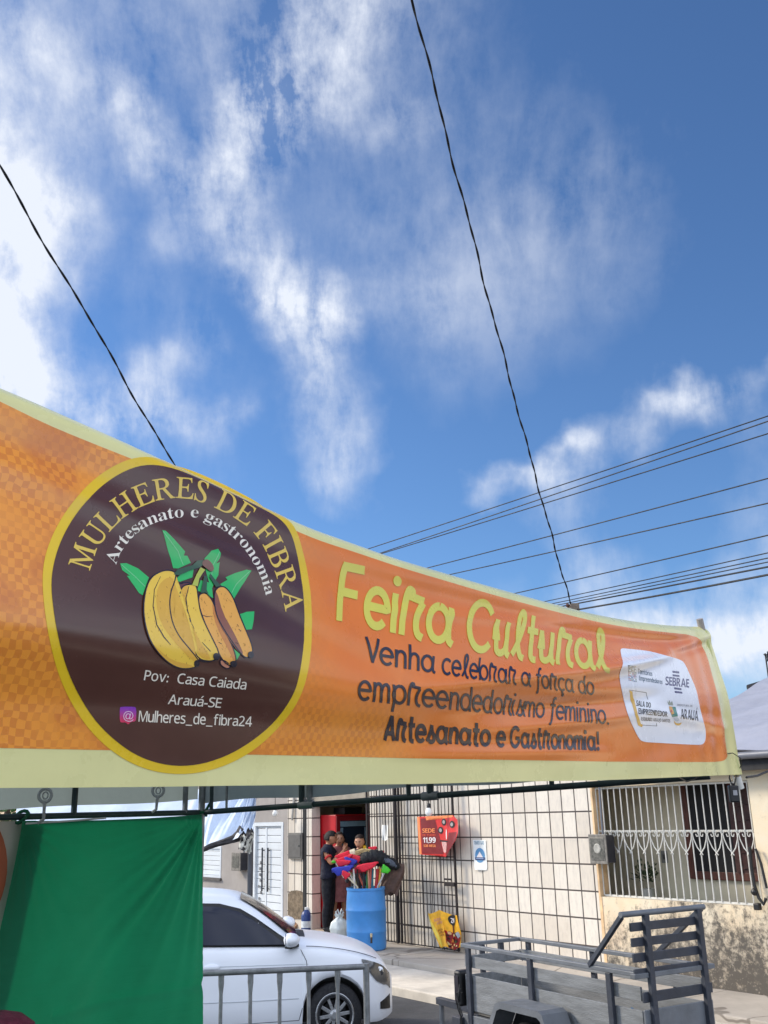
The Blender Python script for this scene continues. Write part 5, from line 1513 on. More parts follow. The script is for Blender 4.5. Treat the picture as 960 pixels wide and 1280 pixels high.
    # side glass: follows the cabin's side, set a few mm proud
    def side(x, z, off, sg=-1):
        w = rw(x); wb = cr(HW, x) * .925; zb = cr(ZT, x) - .01; zr = max(rz(x), zb + .02)
        tab = [(zb, wb), (lerp(zb, zr, .34), lerp(wb, w, .34)), (lerp(zb, zr, .68), lerp(wb, w, .68)), (zr - .075 * min(1, (zr - zb) * 3), w), (zr - .025, w * .95)]
        tab = sorted(tab)
        return (x, sg * (interp(tab, z) + off), z)
    def side_patch(name, outline, off, m_, par=None, sg=-1, sub_=.04):
        bm = bmesh.new(); bm.faces.new([bm.verts.new((x, z, 0)) for x, z in outline])
        bmesh.ops.triangulate(bm, faces=bm.faces[:], ngon_method='EAR_CLIP')
        for ax in (0, 1):
            lo = min(q.co[ax] for q in bm.verts); hi = max(q.co[ax] for q in bm.verts); t = lo + sub_
            while t < hi:
                bmesh.ops.bisect_plane(bm, geom=bm.verts[:] + bm.edges[:] + bm.faces[:], plane_co=(t, 0, 0) if ax == 0 else (0, t, 0), plane_no=(1, 0, 0) if ax == 0 else (0, 1, 0)); t += sub_
        for q in bm.verts: q.co = side(q.co.x, q.co.y, off, sg)
        bmesh.ops.recalc_face_normals(bm, faces=bm.faces)
        if sum(f_.normal.y for f_ in bm.faces) * sg < 0: bmesh.ops.reverse_faces(bm, faces=bm.faces)
        me = bpy.data.meshes.new(name); bm.to_mesh(me); bm.free(); me.materials.append(m_)
        for p in me.polygons: p.use_smooth = True
        o = bpy.data.objects.new(name, me); COL.objects.link(o); o.parent = par or T; WM[o.name] = WM[T.name]
        return o
    seal = [(-.40, .928), (-.62, 1.05), (-.86, 1.205), (-1.02, 1.288), (-1.25, 1.342), (-1.7, 1.362), (-2.2, 1.35), (-2.52, 1.30), (-2.72, 1.18), (-2.84, 1.04), (-2.8, 1.0), (-1.6, .965)]
    pane = [(-.52, .952), (-.66, 1.045), (-.88, 1.185), (-1.04, 1.264), (-1.27, 1.315), (-1.62, 1.332), (-1.62, .985), (-1.2, .968)]
    pane2 = [(-1.68, .988), (-1.68, 1.332), (-2.2, 1.322), (-2.5, 1.275), (-2.68, 1.165), (-2.78, 1.04), (-2.74, 1.02)]
    for sg in (-1, 1):
        s_ = side_patch('window_seal', seal, .014, BLACK, sg=sg)
        side_patch('side_window', pane, .024, GLASS, s_, sg); side_patch('side_window', pane2, .024, GLASS, s_, sg)
    # windscreen and rear screen
    for name, ts, x_off in (('windscreen', (-.40, -.52, -.70, -.88, -1.03), .006), ('rear_window', (-2.80, -2.90, -3.0, -3.08), -.006)):
        q = MB(); vs = []
        for x in ts:
            zr, w = rz(x), rw(x) * .90
            for j in range(9):
                y = lerp(-w, w, j / 8); vs.append((x + x_off, y, zr + .018 * (1 - (y / w) ** 2) + .006))
        q.add(vs, [(i * 9 + j, i * 9 + j + 1, (i + 1) * 9 + j + 1, (i + 1) * 9 + j) for i in range(len(ts) - 1) for j in range(8)])
        q.build(name, GLASS, T, smooth=True)
    # cowl under the windscreen, dark
    q = MB(); q.grid(3, 12, lambda a, b_: (lerp(-.42, -.30, a), lerp(-.62, .62, b_), cr(ZC, lerp(-.42, -.30, a)) + .006 - .045 * abs(lerp(-1, 1, b_)) ** 2.5)); q.build('cowl', BLACK, T, smooth=True)
    # door and panel gaps: thin dark lines on the skin
    def skin(x, z, off):
        w = cr(HW, x); zs = cr(ZT, x); lo = arch(x) or cr(ZB, x); t = (z - lo) / (zs - lo)
        k_ = cr([(0, .97), (.1, 1.0), (.35, 1.004), (.55, 1.0), (.72, .992), (.84, .978), (.95, .955), (1, .925)], max(0, min(1, t)))
        return (x, -(w * k_ + off), z)
    def gap(pts, r=.0035, name='panel_gap', m_=None):
        d = []
        for (x0, z0), (x1, z1) in zip(pts, pts[1:]):
            for i in range(6): d.append(skin(lerp(x0, x1, i / 6), lerp(z0, z1, i / 6), .0005))
        d.append(skin(pts[-1][0], pts[-1][1], .0005))
        return MB().tube(d, r, 6).build(name, m_ or mat('gap_dark', rgb(70, 74, 82), .7, 0, 0), T, smooth=True)
    gap([(-.36, .90), (-.30, .80), (-.28, .62), (-.33, .42), (-.38, .27)]); gap([(-1.62, .94), (-1.63, .6), (-1.62, .27)]); gap([(-.38, .27), (-1.0, .262), (-1.62, .27)])
    gap([(.02, .70), (.04, .60)], .002)
    gap([(-.38, .465), (-1.0, .46), (-1.6, .465)], .005, 'door_strip', mat('strip_shade', rgb(180, 186, 194), .4, 0, 0))
    gap([(-.28, .77), (-.9, .775), (-1.6, .785)], .003, 'crease', mat('strip_shade', None))
    # bonnet shut line on both sides
    d = [(x, -cr(HW, x) * .905, cr(ZT, x) + .006 + .01) for x in [-.30 + i * .07 for i in range(12)]]
    MB().tube(d, .0035, 6).build('bonnet_gap', mat('gap_dark', None), T, smooth=True)
    # door handle, mirror
    h = MB(); c_ = Vector(skin(-1.30, .775, .012)); h.lathe([(0, 0), (.05, .003), (.06, .012), (.035, .02), (0, .022)], 18, (0, 0, 0), 'Y')
    h.v = [Vector((q.x * 1.5, -q.y, q.z * .62)) + c_ - Vector((0, -.012, 0)) for q in h.v]
    h.bar(c_ + Vector((-.09, -.022, .004)), c_ + Vector((.07, -.022, .0)), .02, .026, (0, 0, 1)); h.build('door_handle', PAINT, T, smooth=True, bevel=.004)
    for sg in (-1, 1):
        mh = MB(); vs = []
        base = Vector((-.47, sg * .90, 1.005))
        mh.lathe([(0, -.07), (.065, -.062), (.115, -.036), (.124, .0), (.104, .05), (.058, .078), (0, .088)], 20, (0, 0, 0), 'X')
        mh.v = [Vector((q.x * 1.12, q.y * .9, q.z * .54)) + base for q in mh.v]
        mo = mh.build('mirror', PAINT, T, smooth=True)
        MB().bar(base + Vector((-.03, -sg * .03, -.068)), base + Vector((.06, -sg * .16, -.066)), .09, .035).build('mirror_foot', BLACK, mo, bevel=.01)
        g = MB(); g.lathe([(.0, -.0), (.072, -.0), (.072, -.006), (0, -.006)], 20, (0, 0, 0), 'X'); g.v = [Vector((q.x, q.y * 1.15, q.z * .84)) + base + Vector((-.054, 0, 0)) for q in g.v]
        g.build('mirror_glass', mat('mirror_silver', rgb(170, 176, 184), .05, 1, 0), mo)
    # lights, bumper details
    def nose(x, z, off): return Vector(skin(x, z, off))
    for sg in (-1, 1):
        hl = MB(); q = []
        for i in range(9):
            x = lerp(.30, .625, i / 8); zt = cr(ZT, x) - .014 - .02 * (1 - i / 8); zb = zt - lerp(.015, .165, min(1, i / 4) ** .8) + (.03 if i > 6 else 0)
            a, b_, c2 = nose(x, zb, .006), nose(x, (zt + zb) / 2, .011), nose(x, zt, .004)
            for p in (a, b_, c2): q.append((p.x, p.y if sg < 0 else -p.y, p.z))
        hl.add(q, [(i * 3 + j, i * 3 + j + 1, i * 3 + j + 4, i * 3 + j + 3) for i in range(8) for j in range(2)])
        lo_ = hl.build('headlight', mat('lamp_lens', rgb(92, 92, 92), .06, .2, .25, 9, spec=.8), T, smooth=True, solid=.01)
        c2 = nose(.50, .66, .006); MB().lathe([(0, -.008), (.038, -.006), (.045, 0), (.036, .008), (0, .010)], 16, (c2.x, c2.y * (1 if sg < 0 else -1), c2.z), 'Y').build('reflector', mat('chrome', rgb(190, 192, 196), .15, 1, 0), lo_, smooth=True)
    for sg in (-1, 1):
        fg = MB(); q = []
        for i in range(6):
            x = lerp(.50, .62, i / 5)
            for z in (.30 + .02 * (1 - i / 5), .37, .43 - .05 * (1 - i / 5)):
                p = nose(x, z, .004); q.append((p.x, p.y if sg < 0 else -p.y, p.z))
        fg.add(q, [(i * 3 + j, i * 3 + j + 1, i * 3 + j + 4, i * 3 + j + 3) for i in range(5) for j in range(2)])
        fg.build('fog_lamp_recess', BLACK, T, smooth=True, solid=.006)
    MB().box((.655, -.36, .50), (.668, .36, .57)).build('grille', BLACK, T, bevel=.004)
    MB().box((.655, -.34, .26), (.668, .34, .38)).build('lower_grille', BLACK, T, bevel=.004)
    MB().box((-3.255, -.26, .62), (-3.24, .26, .74)).build('rear_plate', mat('plate_grey', rgb(190, 190, 190), .5), T)
    for sg in (-1, 1): MB().box((-3.20, sg * .70, .74), (-3.12, sg * .80, .95)).build('tail_lamp', mat('red_lens', rgb(150, 20, 24), .15), T, bevel=.02)
    # arches
    for a in axles:
        for sg in (-1, 1):
            ar = MB(); vs = []
            for i in range(17):
                t = math.pi * i / 16
                for yy in (.50, .80): vs.append((a + AR * 1.0 * math.cos(t), sg * yy, WR_ + AR * 1.0 * math.sin(t)))
            ar.add(vs, [(i * 2, i * 2 + 1, i * 2 + 3, i * 2 + 2) for i in range(16)]); ar.build('wheel_arch', BLACK, T, smooth=True, solid=.006)
    for a in axles: MB().box((a - .42, -.52, .20), (a + .42, .52, .74)).build('inner_wing', BLACK, T)
    # wheels
    RIM = mat('alloy', rgb(168, 170, 174), .3, .8, .1, 10); TYRE = mat('tyre_rubber', rgb(24, 25, 30), .8, 0, .15, 20)
    for a in axles:
        for sg in (-1, 1):
            W = MB(); y0 = sg * .72
            W.lathe([(.16, -.09), (.205, -.095), (.255, -.09), (.288, -.06), (.295, 0), (.288, .06), (.255, .09), (.205, .095), (.16, .09)], 40, (a, y0, WR_), 'Y', cap=False)
            w = W.build('wheel', TYRE, T, smooth=True)
            ri = MB(); ri.lathe([(.208, sg * .05), (.208, sg * .094), (.200, sg * .099), (.186, sg * .094), (.183, sg * .03), (.185, sg * -.05)], 40, (a, y0, WR_), 'Y', cap=False)
            for i in range(10):
                t = 2 * math.pi * i / 10 + .12; d = Vector((math.cos(t), 0, math.sin(t))); e = Vector((-math.sin(t), 0, math.cos(t)))
                c2 = Vector((a, y0 + sg * .078, WR_)); w0, w1 = (.034, .030)
                p, q = c2 + d * .045, c2 + d * .192
                ri.add([p - e * w0 / 2, p + e * w0 / 2, q + e * w1 / 2, q - e * w1 / 2] + [u_ - Vector((0, sg * .03, 0)) for u_ in (p - e * w0 / 2, p + e * w0 / 2, q + e * w1 / 2, q - e * w1 / 2)], [(0, 1, 2, 3), (0, 4, 5, 1), (1, 5, 6, 2), (2, 6, 7, 3), (3, 7, 4, 0), (7, 6, 5, 4)])
            ri.lathe([(0, sg * .088), (.03, sg * .088), (.052, sg * .080), (.055, sg * .04), (0, sg * .04)], 20, (a, y0, WR_), 'Y')
            ri.build('rim', RIM, w, bevel=.003)
            MB().lathe([(0, sg * .02), (.13, sg * .02), (.13, sg * .0), (0, sg * .0)], 24, (a, y0, WR_), 'Y').build('brake_disc', mat('dark_steel', rgb(48, 48, 52), .5, .7), w)
    return T
car()

# ================================================================== STREET THINGS
def barricade():
    a, b_ = at(205, 1215.5, 7.05), at(457.5, 1203.5, 7.2)
    z = (a.z + b_.z) / 2; a.z = b_.z = 0
    d = (b_ - a).normalized(); L = (b_ - a).length
    T = thing('crowd_barrier', 'galvanised steel crowd barrier of upright bars standing before the white car', 'barrier', a, math.atan2(d.y, d.x))
    M = mat('barrier_steel', rgb(136, 138, 140), .5, .6, .2, 16, .15, 70)
    MB().tube([(-1.0, 0, z - .02), (L, 0, z - .02)], .019, 12).build('top_rail', M, T, smooth=True)
    MB().tube([(-1.0, 0, .18), (L, 0, .18)], .019, 12).build('bottom_rail', M, T, smooth=True)
    for x in (-1.0, L): MB().tube([(x, 0, .02), (x, 0, z)], .021, 12).build('end_post', M, T, smooth=True)
    pit = .1935; k = L - pit
    while k > -.9:
        q = MB(); q.tube([(k, 0, .18), (k, 0, z - .15), (k, 0, z - .085), (k, 0, z - .03)], .0125, 10)
        for i, p in enumerate(q.v):
            if p.z > z - .10: q.v[i] = Vector((k + (p.x - k) * 1.55, p.y * .55, p.z))
        q.build('upright', M, T, smooth=True); k -= pit
    for x in (-.7, L - .3): MB().bar((x, -.26, .012), (x, .26, .012), .05, .02).bar((x, 0, .02), (x, 0, .17), .03, .03).build('foot', M, T)
barricade()

def trailer():
    S = 1.15
    N = CP + (at(800, 1218, 6.4) - CP) * S; Fp = CP + (at(578, 1182, 8.0) - CP) * S
    zr = (N.z + Fp.z) / 2
    ax = Vector((Fp.x - N.x, Fp.y - N.y, 0)); L = ax.length; ax.normalize()
    T = thing('cargo_trailer', 'grey slatted cargo trailer with a tall ladder rack standing empty by the kerb', 'trailer', (N.x, N.y, 0), math.atan2(ax.y, ax.x))
    # local: x towards its far end, y = street side negative ... the body lies on +y or -y side
    side = Vector((-ax.y, ax.x, 0)); Rr = CP + (at(868, 1204, 6.9) - CP) * S
    sg = 1 if side.dot(Vector((Rr.x - N.x, Rr.y - N.y, 0))) > 0 else -1
    W = .63 * sg
    M = mat('trailer_grey', rgb(108, 112, 118), .5, .1, .16, 5, .15, 40); MD = mat('trailer_dark', rgb(58, 62, 72), .5, .1, .18, 8, .15, 40); MW = mat('trailer_board', rgb(122, 125, 128), .7, 0, .2, 4, .3, 30, stretch=(1, 6, 6))
    zb = .50
    inn = .018 * sg
    # rails round the top
    def rail(n_, p, q, w=.045, h=.03, m_=M): return MB().bar(p, q, w, h).build(n_, m_, T, bevel=.004)
    rail('top_rail', (-.0, 0, zr), (L, 0, zr)); rail('top_rail', (-.0, W, zr), (L, W, zr))
    rail('end_rail', (L - .0, 0, zr + .001), (L - .0, W, zr + .001), .04, .028); rail('end_rail', (-.03, -.10 * sg, zr + .002), (-.03, W + .05 * sg, zr + .002), .05, .032)
    # boards: two long side boards with a gap between
    for y in (0, W):
        yo = y + (inn if y == 0 else -inn)
        for z0, z1 in ((.835, .925), (.50, .775)):
            MB().box((.02, yo - .009, z0), (L - .01, yo + .009, z1)).build('side_board', MW, T, bevel=.003)
    for z0, z1 in ((.84, .92), (.50, .77)):
        MB().box((L - .03, inn * 2, z0), (L - .012, W - inn * 2, z1)).build('end_board', MW, T, bevel=.003)
    MB().box((.02, inn, zb - .02), (L - .02, W - inn, zb)).build('floor', mat('trailer_floor', rgb(90, 88, 84), .8, 0, .2, 4), T)
    # posts along both sides
    for y in (0, W):
        for x in (L - .10, L * .56, L * .14):
            o = -.012 * sg if y == 0 else .012 * sg
            MB().bar((x, y + o, zb - .14), (x, y + o, zr - .016), .05, .03, (0, 1, 0)).build('post', MD, T, bevel=.003)
    for y in (W * .33, W * .66): MB().bar((L - .0, y, zb), (L - .0, y, zr - .015), .03, .045, (0, 1, 0)).build('post', MD, T, bevel=.003)
    MB().box((0, -.012 * sg, zb - .12), (L + .02, .03 * sg, zb - .03)).build('chassis_rail', M, T, bevel=.004); MB().box((0, W - .03 * sg, zb - .12), (L + .02, W + .012 * sg, zb - .03)).build('chassis_rail', M, T, bevel=.004)
    # near end: ladder rack with slats, leaning brace
    zt = 2.1 - (2.1 - at(800, 1140, 6.55).z) * S
    u1, u2 = .05 * sg, W - .06 * sg
    for y in (u1, u2): MB().bar((-.055, y, .22), (-.055, y, zt), .035, .045, (0, 1, 0)).build('rack_upright', MD, T, bevel=.003)
    MB().tube([(-.04, -.17 * sg, zt + .012), (-.04, W + .02 * sg, zt + .012)], .02, 10).build('rack_bar', M, T, smooth=True)
    for k in range(4):
        z = zt - .075 - k * .098
        MB().box((-.038, u1 - .13 * sg, z - .028), (-.020, u2 + .05 * sg, z + .028)).build('rack_slat', MD, T, bevel=.003)
    MB().box((-.038, u1 - .07 * sg, zr - .17), (-.020, u2 + .08 * sg, zr - .105)).build('rack_slat', MD, T, bevel=.003)
    MB().box((-.036, u1 - .07 * sg, .30), (-.018, u2 + .07 * sg, zr - .215)).build('tailboard', M, T, bevel=.004)
    for y in (-.10 * sg, W + .0 * sg): MB().bar((.50, y + .09 * sg * (1 if y != W else 0), zr + .01), (-.03, y - .05 * sg * (1 if y != W else 0), zt), .028, .035).build('rack_brace', MD, T, bevel=.003)
    # folded steel mudguard over each wheel, and the wheel
    xm = L * .50
    for y, o in ((0, -sg), (W, sg)):
        pr = [(-.46, .33), (-.30, .675), (-.26, .695), (.22, .695), (.27, .675), (.48, .34)]
        g = MB(); vs = []
        for x, z in pr:
            for yy in (.03, .27): vs.append((xm + x, y + o * yy, z))
        g.add(vs, [(i * 2, i * 2 + 1, i * 2 + 3, i * 2 + 2) for i in range(len(pr) - 1)])
        lip = []
        for x, z in pr: lip += [(xm + x, y + o * .27, z), (xm + x * .93, y + o * .27, z - .045)]
        g.add(lip, [(i * 2, i * 2 + 1, i * 2 + 3, i * 2 + 2) for i in range(len(pr) - 1)])
        g.build('mudguard', M, T, solid=.004)
        ip = MB(); ip.prism([(xm + x * .98, z - .004) for x, z in pr], y + o * .022, y + o * .03, lambda a, b_, t: (a, t, b_)); ip.build('mudguard_shade_panel', mat('guard_shade_black', rgb(30, 31, 35), .8, 0, .2, 10), T)  # added black panel darkens the hollow under the mudguard, where shade falls
        w = MB().lathe([(.14, -.07), (.22, -.078), (.275, -.06), (.29, 0), (.275, .06), (.22, .078), (.14, .07)], 32, (xm, y + o * .15, .285), 'Y', cap=False).build('wheel', mat('tyre_rubber', None), T, smooth=True)
        MB().lathe([(0, o * .05), (.05, o * .05), (.06, o * .03), (.12, o * .025), (.155, o * .06), (.16, o * .02), (0, o * -.02)], 24, (xm, y + o * .15, .285), 'Y').build('rim', mat('steel_rim', rgb(150, 150, 152), .45, .6), w, smooth=True)
    MB().tube([(xm, -.12 * sg, .285), (xm, W + .12 * sg, .285)], .025, 8).build('axle', MD, T)
    # far end: bracket with lamp box and hanging flex
    MB().box((L + .0, -.06 * sg, zb - .17), (L + .12, .30 * sg, zb - .06)).build('bumper', MD, T, bevel=.004)
    lb = MB().box((L + .01, -.04 * sg, .52), (L + .10, .10 * sg, .80)).build('lamp_box', mat('black_plastic', rgb(20, 20, 23), .4), T, bevel=.02)
    MB().box((L + .025, -.046 * sg, .56), (L + .085, -.0405 * sg, .76)).build('lens', mat('lamp_dark', rgb(44, 38, 42), .2, 0, .2, 20), lb, bevel=.002)
    r = random.Random(4)
    for k in range(3):
        pts = [(L - .01 - .02 * k, -.055 * sg, .70 - .03 * k), (L - .02 + .02 * k, -.075 * sg, .62), (L + .01 - .03 * k, -.07 * sg, .52 - .02 * k), (L - .03 + .01 * k, -.06 * sg, .42), (L - .0 - .05 * k, -.05 * sg, .30), (L - .08, -.04 * sg, .24 + .03 * k), (L - .12, -.02 * sg, .36)]
        MB().tube([(cr([(i, p[0]) for i, p in enumerate(pts)], t / 5), cr([(i, p[1]) for i, p in enumerate(pts)], t / 5), cr([(i, p[2]) for i, p in enumerate(pts)], t / 5)) for t in range(31)], .005, 6).build('flex', mat('black_wire', None), T, smooth=True)
    MB().bar((L, W / 2, zb - .08), (L + .9, W / 2, zb - .08), .06, .06).build('drawbar', MD, T, bevel=.004)
    MB().tube([(L + .85, W / 2, 0), (L + .85, W / 2, zb - .1)], .025, 8).build('jockey_leg', M, T)
    # a blue scrap of plastic lying inside
    p = WM[T.name] @ Vector((.22, .10 * sg, zb + .0))
    t2 = thing('blue_plastic_scrap', 'crumpled light blue plastic scrap lying inside the trailer bed', 'scrap', p)
    rr = random.Random(2)
    MB().grid(8, 8, lambda a, b_: Vector((lerp(-.12, .12, a), lerp(-.10, .10, b_), .03 + .22 * math.sin(math.pi * a) * math.sin(math.pi * b_) + .02 * rr.random()))).build('film', mat('blue_plastic', rgb(120, 170, 210), .4), t2)
trailer()

# ================================================================== THINGS ON AND BEFORE THE SHOP FRONT
def wthing(name, label, cat, s_, t, z, group=None): return thing(name, label, cat, wp(s_, t, z), WR, group)
def gate():
    """tall iron grille swung open flat along the tiles: two leaves"""
    M = mat('gate_iron', rgb(40, 34, 36), .6, .3, .25, 14)
    T = wthing('iron_gate', 'dark iron grille gate folded back against the tiled wall beside the doorway', 'gate', 2.2, .10, PZ)
    for k, (a, b_, t, n) in enumerate(((2.14, 1.36, 0.035, 10), (1.30, -.06, 0.0, 16))):
        a -= 2.2; b_ -= 2.2
        f = MB()
        for s_ in (a, b_): f.box((s_ - .014, t - .014, .02), (s_ + .014, t + .014, 2.85))
        f.build('leaf_stile', M, T)
        rails = (.035, .30, .76, 1.30, 1.95, 2.82) if k == 0 else (.035, .29, .78, .95, 1.31, 1.50, 1.92, 2.82)
        for z in rails: MB().bar((a, t, z), (b_, t, z), .016, .014).build('rail', M, T)
        for i in range(1, n):
            s_ = lerp(a, b_, i / n); MB().tube([(s_, t + .012, .03), (s_, t + .012, 2.82)], .0062, 6).build('bar', M, T, smooth=True)
    MB().tube([(-.84, .018, .03), (-.84, .018, 2.9)], .026, 10).build('hinge_post', M, T, smooth=True)
    MB().box((-2.26, .01, .90), (-2.02, .035, .955)).build('latch', M, T, bevel=.004); MB().box((-2.20, .03, .985), (-2.04, .05, 1.01)).build('bolt', M, T)
gate()

def wall_sheet(T, s0, z0, outline, mat_, fn, name, lay=0.0, parent=None, step=.03):
    """flat printed piece on a crumpled sheet; outline in the sheet's own 0..1 coordinates, fn(a,b)->(s,t,z) local"""
    bm = bmesh.new(); bm.faces.new([bm.verts.new((a, b_, 0)) for a, b_ in outline])
    bmesh.ops.triangulate(bm, faces=bm.faces[:], ngon_method='EAR_CLIP')
    for ax in (0, 1):
        lo = min(q.co[ax] for q in bm.verts); hi = max(q.co[ax] for q in bm.verts); k = math.ceil(lo / step)
        while k * step < hi:
            bmesh.ops.bisect_plane(bm, geom=bm.verts[:] + bm.edges[:] + bm.faces[:], dist=1e-6, plane_co=(k * step, 0, 0) if ax == 0 else (0, k * step, 0), plane_no=(1, 0, 0) if ax == 0 else (0, 1, 0)); k += 1
    for q in bm.verts:
        p = fn(q.co.x, q.co.y); q.co = (p[0], p[1] + lay, p[2])
    bmesh.ops.recalc_face_normals(bm, faces=bm.faces)
    if sum(f.normal.y * f.calc_area() for f in bm.faces) < 0: bmesh.ops.reverse_faces(bm, faces=bm.faces)
    me = bpy.data.meshes.new(name); bm.to_mesh(me); bm.free(); me.materials.append(mat_)
    o = bpy.data.objects.new(name, me); COL.objects.link(o); o.parent = parent or T; WM[o.name] = WM[T.name]
    return o
def sheet_text(T, text, style, x0, x1, y0, y1, mat_, fn, lay, parent, name='lettering'):
    gl, L = line_glyphs(text, style, .05); H = max(v[1] for v in G('H', style)[0]); bm_f = []
    m = MB()
    for ch, vs, fs, x in gl:
        if not vs: continue
        P = []
        for a, b_ in vs:
            p = fn(lerp(x0, x1, a / L), lerp(y1, y0, b_ / H)); P.append((p[0], p[1] + lay, p[2]))
        m.add(P, fs)
    me = bpy.data.meshes.new(name); me.from_pydata([tuple(q) for q in m.v], [], m.f); me.materials.append(mat_)
    o = bpy.data.objects.new(name, me); COL.objects.link(o); o.parent = parent; WM[o.name] = WM[T.name]
def red_sign():
    s0, z1 = onwall(521, 1021, .16); s1, z0 = onwall(576, 1070, .16)
    W, H = s0 - s1, z1 - z0
    T = wthing('red_banner', 'red advertising banner with bottle caps hung on the iron gate, its right side curling', 'banner', (s0 + s1) / 2, .155, z0)
    def fn(a, b_):      # a to the picture's right, b down
        curl = max(0, a - .60) / .40
        return (W / 2 - a * W, .012 * math.sin(a * 9) + .02 * curl * math.sin(a * 16 + b_ * 3) + .14 * curl ** 1.6 * (.25 + .75 * b_) , H - b_ * H)
    RED = mat('sign_red', rgb(206, 44, 42), .45, 0, .12, 9); MAR = mat('sign_maroon', rgb(122, 24, 30), .45, 0, .12, 9)
    OR_ = mat('sign_orange', rgb(240, 140, 84), .45, 0, .1, 9); WH = mat('sign_white', rgb(232, 224, 224), .5, 0, .05, 9); BK = mat('sign_black', rgb(24, 20, 22), .5, 0, .1, 9)
    right = [(1.0, .10), (1.04, .42), (.99, .60), (.86, .80), (.72, .98), (.66, 1.03)]
    S = wall_sheet(T, 0, 0, [(0, 0), (.5, -.01), (.92, -.02)] + right + [(.62, .985), (.3, .985), (.03, .985)], RED, fn, 'sheet')
    wall_sheet(T, 0, 0, [(.10, .05), (.42, .03), (.46, .30), (.50, .60), (.60, .965), (.11, .965)], MAR, fn, 'dark_field', .002, S)
    wall_sheet(T, 0, 0, [(.005, .005), (.075, .005), (.095, .98), (.035, .98)], OR_, fn, 'orange_edge', .003, S)
    wall_sheet(T, 0, 0, [(.22, -.005), (.90, -.02), (.92, .0), (.9, .03), (.60, .03), (.32, .06), (.24, .10)], OR_, fn, 'top_glow', .003, S)
    wall_sheet(T, 0, 0, [(.80, .42), (1.0, .40), (.99, .58), (.86, .80), (.72, .97), (.66, 1.0), (.72, .80)], MAR, fn, 'dark_corner', .003, S)
    for cx, cy in ((.64, .15), (.55, .36), (.895, .21)):
        r = .062
        c = wall_sheet(T, 0, 0, [(cx + r * math.cos(i * math.pi / 10), cy + r * 1.45 * math.sin(i * math.pi / 10)) for i in range(20)], BK, fn, 'bottle_cap', .005, S, .05)
        wall_sheet(T, 0, 0, [(cx + r * .55 * math.cos(i * math.pi / 6), cy + r * .8 * math.sin(i * math.pi / 6)) for i in range(12)], mat('cap_grey', rgb(170, 160, 158), .4), fn, 'cap_face', .008, c, .05)
    wall_sheet(T, 0, 0, [(.56, .62), (.70, .62), (.72, .70), (.69, .90), (.64, .94), (.60, .90), (.57, .72)], mat('label_pale', rgb(206, 160, 156), .5, 0, .3, 40), fn, 'pale_label', .005, S, .05)
    wall_sheet(T, 0, 0, [(.53, .61), (.76, .62), (.76, .66), (.53, .65)], BK, fn, 'dark_bar', .007, S, .05)
    wall_sheet(T, 0, 0, [(.70, .32), (.725, .36), (.73, .58), (.70, .60), (.69, .45)], WH, fn, 'glint', .006, S, .05)
    sheet_text(T, 'SEDE', 'sansb', .14, .42, .31, .42, OR_, fn, .006, S); sheet_text(T, 'DE TUDO', 'sansb', .14, .43, .455, .51, mat('sign_rust', rgb(214, 84, 60), .5), fn, .006, S)
    sheet_text(T, '11,99', 'sansb', .15, .43, .54, .68, WH, fn, .006, S); sheet_text(T, 'SOB MESA', 'sansb', .16, .43, .725, .79, OR_, fn, .006, S)
red_sign()
